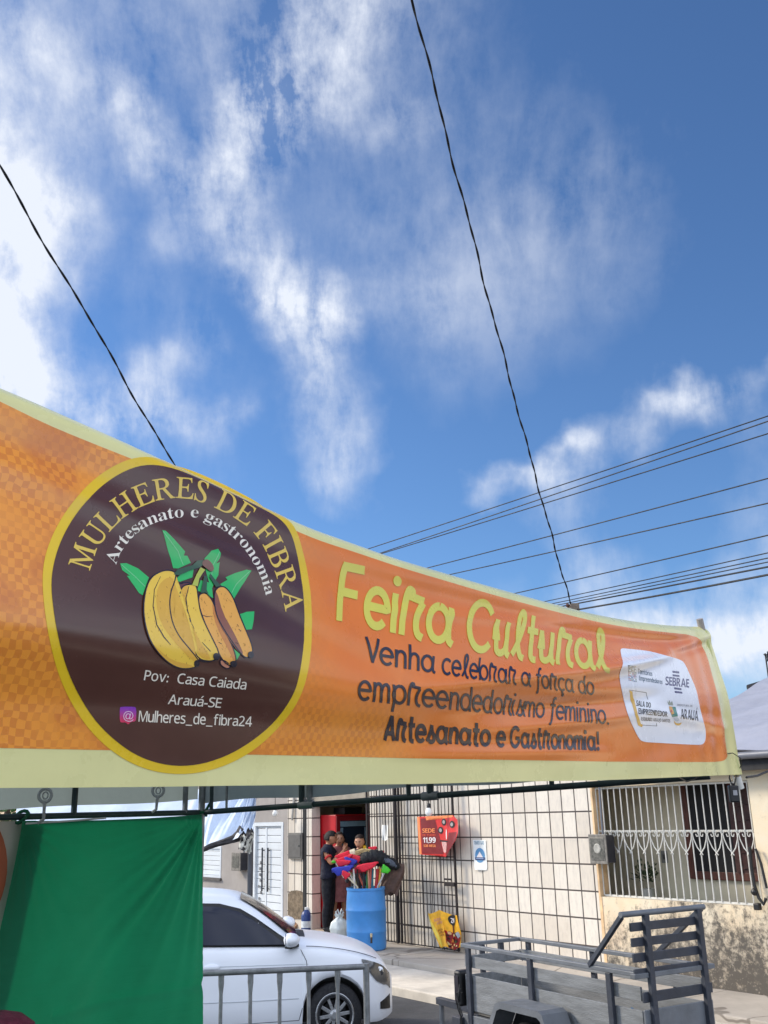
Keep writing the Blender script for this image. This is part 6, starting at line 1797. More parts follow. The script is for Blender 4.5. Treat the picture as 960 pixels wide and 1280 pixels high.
def yellow_sign():
    s0, z1 = onwall(535, 1137, .16); s1, z0 = onwall(577, 1188, .16); W, H = s0 - s1, z1 - z0
    T = wthing('yellow_banner', 'crumpled yellow food advertising banner tied low on the iron gate', 'banner', (s0 + s1) / 2, .15, z0)
    def fn(a, b_):
        a2 = lerp(a, .30 + a * .72, b_ ** 1.1) if a < .5 else a + .0 + .05 * b_ * (1 - a) * 2
        return (W / 2 - a2 * W, .02 + .022 * math.sin(a * 15 + b_ * 2.0) + .03 * math.sin(a * 6), H - b_ * H - .02 * math.sin(a * 11))
    Y = mat('sign_yellow', rgb(240, 178, 40), .4, 0, .15, 14); YP = mat('sign_lemon', rgb(246, 214, 84), .4, 0, .1, 14); BK = mat('sign_black', None); RD = mat('sign_crimson', rgb(140, 26, 30), .4, 0, .3, 30)
    S = wall_sheet(T, 0, 0, [(0, .07), (.2, .05), (.42, .01), (.62, .03), (.92, .10), (.96, .4), (1.0, .62), (.95, .95), (.7, .99), (.48, .99), (.25, .95), (.12, .95), (.06, .5)], Y, fn, 'sheet')
    wall_sheet(T, 0, 0, [(.0, .07), (.08, .08), (.16, .45), (.28, .93), (.18, .94), (.10, .6)], YP, fn, 'pale_fold', .003, S)
    c = wall_sheet(T, 0, 0, [(.73 + .12 * math.cos(i * math.pi / 10), .20 + .15 * math.sin(i * math.pi / 10)) for i in range(20)], BK, fn, 'black_disc', .005, S, .05)
    sheet_text(T, 'ZN', 'sansb', .67, .79, .14, .27, mat('sign_white', None), fn, .011, c)
    wall_sheet(T, 0, 0, [(.69, .34), (.76, .34), (.78, .60), (.70, .62)], mat('sauce', rgb(96, 44, 24), .4), fn, 'drip', .005, S, .05)
    wall_sheet(T, 0, 0, [(.48, .66), (.60, .52), (.80, .55), (.92, .60), (.98, .72), (.90, .96), (.7, .985), (.50, .98), (.46, .85)], RD, fn, 'food_picture', .004, S, .04)
    rg = random.Random(9)
    for i in range(26):
        x, y = rg.uniform(.5, .9), rg.uniform(.56, .94); r = rg.uniform(.02, .055)
        wall_sheet(T, 0, 0, [(x + r * math.cos(k * math.pi / 4), y + r * 1.2 * math.sin(k * math.pi / 4) * rg.uniform(.6, 1)) for k in range(8)], mat(*rg.choice([('crust', rgb(206, 126, 56), .4), ('bun', rgb(224, 176, 120), .4), ('lettuce', rgb(70, 90, 40), .4), ('ketchup', rgb(190, 40, 30), .4), ('pale_cheese', rgb(236, 214, 150), .4), ('char', rgb(44, 28, 26), .4)])), fn, 'food_piece', .006 + i * .0004, S, .2)
    wall_sheet(T, 0, 0, [(.86, .56), (.95, .54), (1.0, .66), (.93, .72)], mat('foil', rgb(170, 176, 186), .3, .3), fn, 'foil', .018, S, .1)
    RUST = mat('sign_rustbrown', rgb(158, 84, 34), .5)
    for k, (t, x0, x1, y) in enumerate((('Mais', .20, .44, .20), ('sabor', .24, .48, .29))): sheet_text(T, t, 'sansb', x0, x1, y, y + .08, mat('sign_cream', rgb(214, 150, 120), .5), fn, .006, S)
    for k, (t, x0, x1, y) in enumerate((('PEÇA', .22, .45, .50), ('AGORA', .23, .47, .57), ('AQUI', .27, .46, .64))): sheet_text(T, t.replace('Ç', 'C'), 'sansb', x0, x1, y, y + .05, RUST, fn, .006, S)
yellow_sign()
def notice():
    s0, z1 = onwall(590.5, 1050, .02); s1, z0 = onwall(608.5, 1088, .02); W, H = s0 - s1, z1 - z0
    T = wthing('paper_notice', 'white paper notice with a blue round emblem taped to the tiles', 'notice', (s0 + s1) / 2, .006, z0)
    fn = lambda a, b_: (W / 2 - a * W, .006 + .012 * math.sin(a * 5) * b_ + .01 * b_ * b_, H - b_ * H)
    S = wall_sheet(T, 0, 0, [(0, 0), (1, 0), (.98, .6), (1, .9), (.93, 1), (.5, .97), (.12, 1), (.06, .9), (.02, .6)], mat('paper', rgb(232, 234, 232), .8, 0, .04, 5), fn, 'sheet')
    B = mat('notice_blue', rgb(92, 146, 190), .7); D = mat('notice_navy', rgb(52, 70, 112), .7); Wh = mat('sign_white', None)
    e = wall_sheet(T, 0, 0, [(.52 + .36 * math.cos(i * math.pi / 14), .51 + .245 * math.sin(i * math.pi / 14)) for i in range(28)], B, fn, 'emblem', .002, S, .1)
    wall_sheet(T, 0, 0, [(.52, .38), (.74, .58), (.28, .58)], Wh, fn, 'emblem_peak', .004, e, .2)
    wall_sheet(T, 0, 0, [(.16, .575), (.90, .575), (.88, .67), (.18, .67)], D, fn, 'emblem_band', .005, e, .2)
    wall_sheet(T, 0, 0, [(.26, .60), (.78, .60), (.78, .625), (.26, .625)], mat('notice_pale', rgb(150, 170, 206), .7), fn, 'emblem_line', .007, e, .2)
    sheet_text(T, 'TEMOS GÁS'.replace('Á', 'A'), 'sansb', .10, .86, .03, .15, mat('notice_greyblue', rgb(130, 158, 176), .7), fn, .003, S)
notice()
def sheet_on_gate(x0, y0, x1, y1, name, label):
    s0, z1 = onwall(x0, y0, .14); s1, z0 = onwall(x1, y1, .14)
    T = wthing(name, label, 'notice', (s0 + s1) / 2, .15, z0); W, H = s0 - s1, z1 - z0
    wall_sheet(T, 0, 0, [(0, 0), (1, .02), (1, .9), (.6, 1), (0, .96)], mat('paper', None), lambda a, b_: (W / 2 - a * W, .01 * math.sin(a * 6 + b_ * 3), H - b_ * H), 'sheet', step=.1)
sheet_on_gate(478, 1031, 486, 1051, 'paper_notice', 'small plain white paper pinned high on the iron gate near the doorway')

def meters():
    # cream house meter with a dusty glass front, at the corner of the tiles
    s0, z1 = onwall(737, 1044, .16); s1, z0 = onwall(760, 1079, .16)
    T = wthing('electric_meter', 'grey electric meter box with a dusty glass front beside the barred porch', 'meter', (s0 + s1) / 2, .0, z0); W, H = s0 - s1, z1 - z0
    MB().box((-W / 2, .005, 0), (W / 2, .16, H)).build('housing', mat('meter_dark', rgb(52, 52, 58), .5, .2, .2, 10), T, bevel=.008)
    MB().box((-W / 2 - .012, .161, -.012), (W / 2 + .012, .178, H + .012)).build('front', mat('meter_frame', rgb(120, 116, 110), .6, .1, .3, 16), T, bevel=.006)
    MB().box((-W / 2 + .02, .1785, .03), (W / 2 - .02, .184, H - .03)).build('window', mat('dusty_glass', rgb(96, 94, 88), .35, 0, .45, 26), T, bevel=.003)
    MB().lathe([(0, 0), (.05, .004), (.06, .0), (0, -.002)], 16, (0, .188, H * .52), 'Y').build('dial', mat('dial_pale', rgb(168, 166, 158), .5, 0, .2, 30), T)
    MB().tube([(0, .06, H), (.01, .05, H + .2), (0, .03, 1.7), (.0, .03, 2.0)], .014, 8).build('conduit', mat('grey_pipe', None), T, smooth=True)
    s0, z1 = onwall(293, 1066, .12); s1, z0 = onwall(303, 1088, .12); W, H = s0 - s1, z1 - z0
    T = wthing('electric_meter', 'weathered electric meter box on the grey house wall left of its door', 'meter', (s0 + s1) / 2, .0, z0)
    MB().box((-W / 2, .003, 0), (W / 2, .16, H)).build('housing', mat('meter_dark', None), T, bevel=.01)
    MB().box((-W / 2 - .01, .161, -.01), (W / 2 + .01, .18, H + .01)).build('front', mat('meter_frame', None), T, bevel=.008)
    MB().box((-W / 2 + .04, .1805, .05), (W / 2 - .04, .186, H - .06)).build('window', mat('dusty_glass', None), T)
    MB().tube([(-.1, .05, H), (-.1, .05, H + .3), (.2, .04, H + .5)], .016, 8).build('conduit', mat('grey_pipe', None), T, smooth=True)
    s0, z1 = onwall(361, 1041, .05); s1, z0 = onwall(378, 1074, .05); W, H = s0 - s1, z1 - z0
    T = wthing('metal_cabinet', 'flat grey steel cabinet set on the tiled pillar left of the doorway', 'cabinet', (s0 + s1) / 2, .02, z0)
    MB().box((-W / 2, .001, 0), (W / 2, .05, H)).build('body', mat('cabinet_grey', rgb(112, 110, 106), .55, .2, .15, 8), T, bevel=.005)
    MB().box((-W / 2 + .03, .0505, .03), (W / 2 - .03, .06, H - .03)).build('door', mat('cabinet_door', rgb(100, 98, 96), .55, .2, .15, 8), T, bevel=.004)
    MB().lathe([(0, .008), (.016, .006), (.018, 0)], 10, (-W / 2 + .07, .061, H * .5), 'Y').build('lock', mat('black_plastic', None), T)
    # bare pipe drops down the pillar from above
    a = wp(4.62, .06, 2.1)
    tag(MB().tube([wp(4.66, .05, 3.2), wp(4.66, .05, 2.45), wp(4.70, .06, 2.05)], .022, 8).build('conduit_pipe', mat('pale_pipe', rgb(176, 172, 164), .6), None, smooth=True), 'pale plastic conduit pipe running down the tiled pillar to the steel cabinet', 'pipe')
meters()

def bulbs():
    for x, y, t, lab in ((344, 1016, .35, 'white light bulb hanging on a short flex above the grey house door'), (536, 1014, .35, 'white light bulb hanging before the iron gate above the red banner')):
        s_, z = onwall(x, y, t); T = wthing('light_bulb', lab, 'bulb', s_, t, z, 'bare bulbs along the shop fronts')
        MB().lathe([(0, -.075), (.03, -.068), (.052, -.04), (.055, -.01), (.044, .02), (.03, .04), (.028, .05)], 16).build('globe', mat('bulb_white', rgb(236, 236, 232), .25, 0, 0), T, smooth=True)
        MB().lathe([(.03, .048), (.03, .10), (.018, .115), (0, .115)], 12).build('socket', mat('black_plastic', None), T, smooth=True)
        MB().tube([(0, 0, .11), (.01, 0, .4), (0, -t + .02, .75)], .006, 6).build('flex', mat('black_wire', None), T, smooth=True)
bulbs()

def doorway():
    # red drinks cooler with its glass door turned to the right
    T = wthing('drinks_cooler', 'tall red drinks cooler with a dark glass door inside the shop doorway', 'cooler', 3.86, -.55, .20)
    RED = mat('cooler_red', rgb(190, 24, 34), .35, 0, .06, 4); MAR = mat('cooler_maroon', rgb(128, 20, 30), .4, 0, .1, 4)
    MB().box((-.27, -.38, .02), (.27, .36, 1.93)).build('body', RED, T, bevel=.015)
    fr = MB()
    for a, b_ in (((-.30, -.38, .30), (-.272, -.31, 1.9)), ((-.30, .29, .30), (-.272, .36, 1.9)), ((-.30, -.31, 1.82), (-.272, .29, 1.9)), ((-.30, -.31, .30), (-.272, .29, .38))): fr.box(a, b_)
    dr = fr.build('door', MAR, T, bevel=.006)
    MB().box((-.296, -.31, .38), (-.280, .29, 1.82)).build('glass', mat('cooler_glass', rgb(22, 36, 54), .06, 0, 0, 1, spec=.7), dr)
    g = MB()
    for z in (.7, 1.0, 1.3, 1.6): g.box((-.2795, -.28, z), (-.274, .26, z + .015))
    g.build('shelf', mat('shelf_white', rgb(190, 200, 206), .5), T)
    st = MB(); st.box((-.2975, -.30, 1.72), (-.2965, .28, 1.81)).box((-.2975, -.30, .40), (-.2965, -.25, 1.7)).box((-.2975, .22, .40), (-.2965, .28, 1.7)); st.build('frost_strip', mat('frost', rgb(120, 146, 160), .3), dr)
    MB().tube([(-.325, .31, .9), (-.325, .31, 1.3)], .012, 8).build('handle', mat('black_plastic', None), dr, smooth=True)
    MB().box((-.26, -.36, .02), (.26, .3605, .26)).build('plinth', mat('cooler_plinth', rgb(150, 24, 30), .4), T)
    MB().tube([(.12, .375, .5), (.12, .375, 1.6)], .012, 8).build('side_pipe', MAR, T)
    t2 = wthing('black_box', 'black stereo box lying on top of the red drinks cooler', 'box', 3.80, -.60, 2.135)
    MB().box((-.18, -.2, 0), (.18, .2, .12)).build('case', mat('black_plastic', None), t2, bevel=.01)
    # glass-fronted cabinet and the posters behind
    s0, z1 = onwall(441, 1026, -1.6); s1, z0 = onwall(463, 1150, -1.6)
    T = wthing('display_cabinet', 'pale framed glass display cabinet standing at the back of the shop doorway', 'cabinet', (s0 + s1) / 2 - .15, -1.8, .20)
    F = mat('cabinet_frame', rgb(178, 172, 164), .5, 0, .08, 5); W = .5
    MB().box((-W, -.3, .02), (W, .12, 1.95)).build('body', mat('cabinet_body', rgb(110, 106, 104), .6), T)
    fr = MB()
    for a, b_ in (((-W, .121, .02), (-W + .07, .15, 1.95)), ((W - .07, .121, .02), (W, .15, 1.95)), ((-W + .07, .121, 1.86), (W - .07, .15, 1.95)), ((-W + .07, .121, .02), (W - .07, .15, .3))): fr.box(a, b_)
    fr.build('frame', F, T, bevel=.006); MB().box((-W + .07, .121, .3), (W - .07, .13, 1.86)).build('glass', M_GLASSD, T)
    for i in range(7): MB().box((-.36 + i * .1, .1305, 1.50), (-.30 + i * .1, .134, 1.62)).build('bottle_row', mat('bottle_blue', rgb(60, 84, 116), .4, 0, .3, 20), T)
    for x0, y0, x1, y1, c, nm, lab in ((440, 1006, 451, 1029, rgb(26, 66, 52), 'green_poster', 'dark green round poster on the shop back wall above the display cabinet'), (451, 1004, 462, 1025, rgb(214, 176, 44), 'yellow_poster', 'yellow printed poster on the shop back wall above the display cabinet')):
        s0, z1 = onwall(x0, y0, -2.2); s1, z0 = onwall(x1, y1, -2.2); W, H = s0 - s1, z1 - z0
        T = wthing(nm, lab, 'poster', (s0 + s1) / 2, -2.2, z0)
        out = [(.5 + .5 * math.cos(i * math.pi / 10), .42 + .42 * math.sin(i * math.pi / 10)) for i in range(20)] if 'green' in nm else [(0, 0), (1, .05), (.95, 1), (.05, .9)]
        S = wall_sheet(T, 0, 0, out, mat(nm, c, .5, 0, .3, 9), lambda a, b_: (W / 2 - a * W, 0, H - b_ * H), 'card', step=.3)
        wall_sheet(T, 0, 0, [(.25, .3), (.75, .25), (.7, .55), (.3, .6)], mat(nm + '_print', rgb(60, 110, 80) if 'green' in nm else rgb(90, 60, 20), .5), lambda a, b_: (W / 2 - a * W, .004, H - b_ * H), 'print', parent=S, step=.3)
        MB().box((-W / 2, -.03, -.04), (W / 2, -.004, H)).build('backing_board', mat('board_grey', rgb(120, 120, 116), .7), T)
    # paint tin / bottle at the foot of the pillar
    p = ground(383.5, 1163, .17); T = thing('plastic_jug', 'blue and white plastic jug standing at the foot of the tiled pillar', 'jug', p, WR)
    MB().lathe([(0, 0), (.095, .005), (.10, .02), (.10, .24), (.085, .30), (.04, .335), (.035, .36)], 20).build('body', mat('jug_blue', rgb(36, 62, 124), .35, 0, .1, 8), T, smooth=True)
    MB().lathe([(.039, .345), (.039, .385), (0, .39)], 14).build('cap', mat('jug_white', rgb(220, 224, 228), .5), T, smooth=True)
    MB().lathe([(.1015, .05), (.1018, .16)], 20, cap=False).build('label', mat('jug_label', rgb(206, 214, 220), .5, 0, .15, 20), T, smooth=True)
    p = ground(373, 1161, .17)
    rg = random.Random(6)
    for i, (dx, dy, r, lab) in enumerate(((0, 0, .10, 'larger rubble stone lying under the bare patch of the tiled pillar'), (.2, .05, .07, 'smaller rubble stone lying beside the blue and white jug'))):
        q = p + SD * (dx + .1) + TD * dy; m = MB()
        m.lathe([(0, 0), (r, .01), (r * 1.1, r * .5), (r * .7, r * .95), (0, r * 1.1)], 9)
        m.v = [v * rg.uniform(.82, 1.15) for v in m.v]
        o = tag(m.build('rubble_stone', mat('rubble', rgb(150, 116, 90), .95, 0, .3, 20, .6, 40), None), lab, 'stone'); o.location = q
doorway()

def barrel_and_brooms():
    base = ground(458.5, 1187, PZ); hz = at(458, 1109, base.y).z - PZ
    T = thing('plastic_barrel', 'tall blue plastic barrel with a tap holding a bundle of brooms', 'barrel', base)
    r = .30
    prof = [(0, .0), (r * .90, .0), (r * .97, .02), (r, .08), (r * 1.0, hz * .28), (r * 1.012, hz * .29), (r * 1.012, hz * .31), (r * 1.0, hz * .32), (r * 1.01, hz * .62), (r * 1.03, hz * .63), (r * 1.03, hz * .65), (r * 1.01, hz * .66), (r * .99, hz * .80), (r * .955, hz * .93), (r * .95, hz * .955), (r * .985, hz * .96), (r * .985, hz), (r * .93, hz), (r * .92, hz * .9), (r * .96, .06), (0, .04)]
    MB().lathe(prof, 48).build('body', mat('barrel_blue', rgb(66, 138, 208), .42, 0, .10, 3.5, .05, 40), T, smooth=True, angle=35)
    d = Vector((CP.x - base.x, CP.y - base.y, 0)).normalized(); e = Vector((-d.y, d.x, 0)); t0 = d * r + e * .07 * 1
    MB().tube([t0 + Vector((0, 0, .20)), t0 + d * .05 + Vector((0, 0, .20)), t0 + d * .07 + Vector((0, 0, .19)), t0 + d * .07 + Vector((0, 0, .13))], .016, 10).build('tap', mat('tap_dark', rgb(60, 54, 50), .4, .5), T, smooth=True)
    MB().tube([t0 + d * .05 + Vector((0, 0, .21)), t0 + d * .05 + Vector((0, 0, .26))], .018, 10).build('tap_knob', mat('tap_brass', rgb(200, 186, 150), .4, .3), T, smooth=True)
    RED = mat('broom_red', rgb(222, 34, 60), .6, 0, .12, 24, .5, 90); BLU = mat('broom_blue', rgb(44, 58, 176), .6, 0, .15, 24, .5, 90); GRN = mat('broom_green', rgb(66, 190, 40), .55, 0, .1, 20); CRI = mat('broom_crimson', rgb(160, 22, 40), .6, 0, .15, 20, .5, 90)
    HC = {'cream': rgb(214, 206, 180), 'olive': rgb(150, 156, 84), 'white': rgb(220, 220, 216), 'plum': rgb(70, 36, 52), 'salmon': rgb(206, 140, 116), 'black': rgb(20, 20, 24), 'green': rgb(60, 130, 70), 'coral': rgb(216, 110, 90), 'teal': rgb(30, 110, 130), 'redh': rgb(176, 34, 40), 'gold': rgb(214, 180, 70), 'pearl': rgb(190, 190, 196), 'bluegrey': rgb(70, 100, 140)}
    # each: head centre in the picture, depth offset, width px, height px, tilt deg, colour of head, handle, words
    Z = lambda x, y: (410 + x / 9.6, 1060 + y / 9.6)
    L = [((175, 88), .20, 17, 6.5, 14, RED, 'cream', 'red broom with a cream handle, topmost at the left of the blue barrel'),
         ((200, 130), .06, 18, 6, 20, RED, 'olive', 'red broom with an olive handle just below the topmost red one'),
         ((360, 135), .10, 20, 9, -22, RED, 'plum', 'wide red broom in the middle of the bundle under the straw one'),
         ((190, 178), -.06, 15, 7, 4, RED, 'white', 'red broom with a white handle lying on the lower blue broom'),
         ((262, 165), .02, 13, 10, -28, BLU, 'black', 'smaller royal blue broom tucked between red ones'),
         ((180, 265), -.14, 21, 9.5, 12, BLU, 'bluegrey', 'large royal blue broom lowest at the left rim of the barrel'),
         ((208, 318), -.20, 9, 8, -38, RED, 'cream', 'little red brush hanging out at the barrel rim beneath the blue broom'),
         ((480, 222), -.16, 21, 8.5, 14, RED, 'salmon', 'flat red broom with a salmon handle in front of the bundle'),
         ((345, 265), -.04, 14, 8, 16, CRI, 'coral', 'crimson broom half hidden behind the flat red one'),
         ((692, 262), -.16, 9.5, 9, -26, GRN, 'pearl', 'lime green dustpan brush sticking out at the right of the barrel'),
         ((535, 10), .22, 8.5, 6, -6, RED, 'redh', 'red scoop standing up at the back of the broom bundle'),
         ((655, 58), .22, 4.5, 5, 28, CRI, 'gold', 'tiny red scoop far back at the right of the broom bundle'),
         ((440, 290), .08, 7, 4, 0, CRI, 'teal', 'dark red broom low in the middle with a teal handle')]
    foot_r = .20
    rg = random.Random(8)
    for i, ((x, y), dd, w, h, tl, mh, hc, lab) in enumerate(L):
        X, Yp = Z(x, y); c = at(X, Yp, base.y + dd)
        k = base.y / FPX * .905
        t = math.radians(tl); W, H = w * k / 2 * 1.0, h * k / 1.22 / 2 * 1.05
        rim_x = lerp(-.23, .22, (x - 70) / 640) * .92
        foot = Vector((base.x + rim_x * .55, base.y + dd * .55, PZ + .08))
        T2 = thing('broom', lab, 'broom', foot, 0, 'brooms standing in the blue barrel')
        o = c - foot
        neck = Vector((rim_x * .45 + base.x * 0, dd * .3, hz - .05)) - Vector((0, 0, 0)) * 0
        pts = [Vector((0, 0, 0)), Vector((base.x + rim_x - foot.x, base.y + dd * .8 - foot.y, PZ + hz + .02 - foot.z)), o]
        MB().tube([pts[0], pts[1], pts[1].lerp(o, .55), o], .0135, 8).build('handle', mat('handle_' + hc, HC[hc], .45, 0, .08, 9), T2, smooth=True)
        ux = Vector((math.cos(t), 0, math.sin(t))); uz = Vector((-math.sin(t), 0, math.cos(t)))
        m = MB(); n = 14
        W *= 1.12; H *= 1.12
        sq = lambda v: math.copysign(abs(v) ** .38, v)
        def hd(a, b_, W=W, H=H, o=o, ux=ux, uz=uz, i=i):
            px_ = sq(math.sin(math.pi * (a - .5))); ang = 2 * math.pi * b_; end = abs(math.cos(math.pi * (a - .5))) ** .30
            sz = sq(math.sin(ang)); cy = sq(math.cos(ang))
            flare = 1 + .22 * sz * (1 if i % 3 else .6)            # wider at the bristle tips than at the block
            ragged = .07 * math.sin(px_ * 41 + i) * (sz > .6)
            return o + ux * W * px_ * flare + uz * H * (sz * (1 - .35 * (px_ * (1 if i % 2 else -1))) + ragged) * end + Vector((0, 1, 0)) * .05 * cy * end
        m.grid(30, 20, hd).build('head', mh, T2, smooth=True, angle=50)
    # extra sticks with their heads lost in the bundle
    for i, (x, hc, lab) in enumerate(((470, 'green', 'green broom stick in the middle of the barrel'), (500, 'coral', 'coral broom stick right of the green stick in the barrel'), (528, 'teal', 'teal broom stick beside the coral stick in the barrel'), (430, 'black', 'black broom stick left of the green stick in the barrel'), (580, 'redh', 'thick dark red broom stick at the right of the barrel'), (612, 'gold', 'golden broom stick nearest the right rim of the barrel'), (360, 'black', 'black broom stick left of the salmon one in the barrel'), (320, 'white', 'white broom stick at the left of the barrel'))):
        X, Yp = Z(x, 440); c = at(X, Yp, base.y - .10); a = Vector((lerp(base.x, c.x, .6), base.y - .06, PZ + .08)); X2, Y2 = Z(x + (x - 440) * .12, 250); e2 = at(X2, Y2, base.y - .08)
        tag(MB().tube([a, c, e2], .0155 if hc != 'redh' else .026, 8).build('broom_stick', mat('handle_' + hc, HC[hc]), None, smooth=True), lab, 'stick', 'brooms standing in the blue barrel')
    # straw broom across the top, dark folded cloth, brown sack
    a, b_ = at(*Z(290, 70), base.y + .14), at(*Z(600, 60), base.y + .10)
    T3 = thing('straw_broom', 'beige straw broom head lying across the top of the coloured brooms', 'broom', a)
    m = MB(); rg = random.Random(3)
    for i in range(70):
        u = rg.random(); p = Vector((rg.uniform(-.02, .05), rg.uniform(-.05, .05), rg.uniform(-.03, .03))); q = (b_ - a) * rg.uniform(.75, 1.0) + Vector((0, rg.uniform(-.08, .08), rg.uniform(-.07, .035))); m.tube([p, p.lerp(q, .5) + Vector((0, 0, .035 + .02 * u)), q], [.007, .009, .006], 5)
    m.build('straw', mat('straw', rgb(186, 164, 118), .9, 0, .25, 30), T3)
    MB().tube([(-.03, 0, 0), (.05, 0, .02)], [.055, .06], 10).build('binding', mat('straw_pale', rgb(206, 196, 170), .8), T3, smooth=True)
    pts = [at(*Z(400, 190), base.y + .02), at(*Z(470, 130), base.y + .06), at(*Z(600, 125), base.y + .06), at(*Z(730, 175), base.y + .10), at(*Z(850, 235), base.y + .16)]
    T4 = thing('dark_cloth', 'black and grey bundle of cloth draped to the right over the brooms', 'cloth', pts[2])
    m = MB(); P = [p - pts[2] for p in pts]
    tx = [[(i, p[k]) for i, p in enumerate(P)] for k in range(3)]
    C_ = [Vector((cr(tx[0], i / 8), cr(tx[1], i / 8), cr(tx[2], i / 8))) for i in range(33)]
    rad = [interp([(0, .05), (6, .10), (14, .125), (22, .095), (30, .06), (32, .03)], i) * (1 + .08 * math.sin(i * 2.3)) for i in range(33)]
    m.tube(C_, rad, 14)
    for v in m.v: v += Vector((.012 * math.sin(v.x * 60 + v.z * 40), 0, .012 * math.sin(v.x * 45 + v.y * 60)))
    mt = mat('dark_cloth', rgb(20, 24, 30), .8, 0, .3, 12, .4, 30)
    m.build('folds', mt, T4, smooth=True, angle=180)
    MB().tube([C_[20] + Vector((0, -.06, .02)), C_[26] + Vector((0, -.05, .01)), C_[31] + Vector((0, -.03, 0))], [.05, .05, .02], 10).build('grey_fold', mat('slate_cloth', rgb(88, 100, 116), .8, 0, .3, 14), T4, smooth=True)
    c = at(*Z(770, 330), base.y + .22)
    T5 = thing('brown_sack', 'brown translucent sack hanging on the iron gate right of the barrel', 'sack', c)
    def sk(a, b_):
        w = lerp(.17, .15, b_) * (1 - .25 * max(0, b_ - .8) / .2); ang = 2 * math.pi * a
        return Vector((w * math.cos(ang) + .02 * math.sin(b_ * 6) + .05 * (.5 - b_), .05 * math.sin(ang) + .01 * math.sin(ang * 6 + b_ * 7), lerp(.17, -.27, b_) + .03 * math.sin(ang * 3) * (b_ > .9)))
    MB().grid(36, 20, sk).build('bag', mat('sack_brown', rgb(92, 70, 62), .6, 0, .25, 12, .4, 40), T5, smooth=True)
    MB().tube([(0, .0, .15), (.02, .05, .24), (.04, .10, .26)], [.03, .015, .01], 8).build('neck', mat('sack_brown', None), T5, smooth=True)
    # green leaf-like scrap at the far left of the bundle
    c = at(*Z(70, 180), base.y + .05)
    T6 = thing('green_brush', 'small green hand brush poking out left of the red brooms', 'brush', c)
    MB().tube([(-.035, 0, .01), (0, 0, .02), (.03, 0, .012)], [.012, .024, .016], 8).build('bristles', GRN, T6, smooth=True)
    MB().tube([(.03, 0, .0), (.15, .03, -.22)], .010, 8).build('handle', mat('handle_white', None), T6, smooth=True)
    # shopping bag at the woman's feet
    q = ground(424.5, 1172, PZ); T7 = thing('shopping_bag', 'knotted pale plastic shopping bag set on the pavement beside the barrel', 'bag', q)
    def sb(a, b_):
        ang = 2 * math.pi * a; r_ = interp([(0, .05), (.08, .14), (.4, .17), (.7, .13), (.86, .045), (1.0, .075)], b_)
        return Vector((r_ * math.cos(ang) * (1 + .12 * math.sin(ang * 5 + b_ * 4)), r_ * .75 * math.sin(ang) * (1 + .12 * math.sin(ang * 4 + 2)), .36 * b_ + .015 * math.sin(ang * 5) * b_))
    MB().grid(48, 24, sb).build('sack', mat('bag_film', rgb(206, 216, 220), .35, 0, .06, 12, .4, 30), T7, smooth=True, angle=180)
    MB().tube([(-.02, 0, .31), (-.06, 0, .40), (-.03, 0, .44), (.0, 0, .36)], .014, 6).tube([(.02, 0, .31), (.07, 0, .39), (.04, .02, .44), (.01, 0, .36)], .014, 6).build('loop', mat('bag_film', None), T7, smooth=True)
barrel_and_brooms()

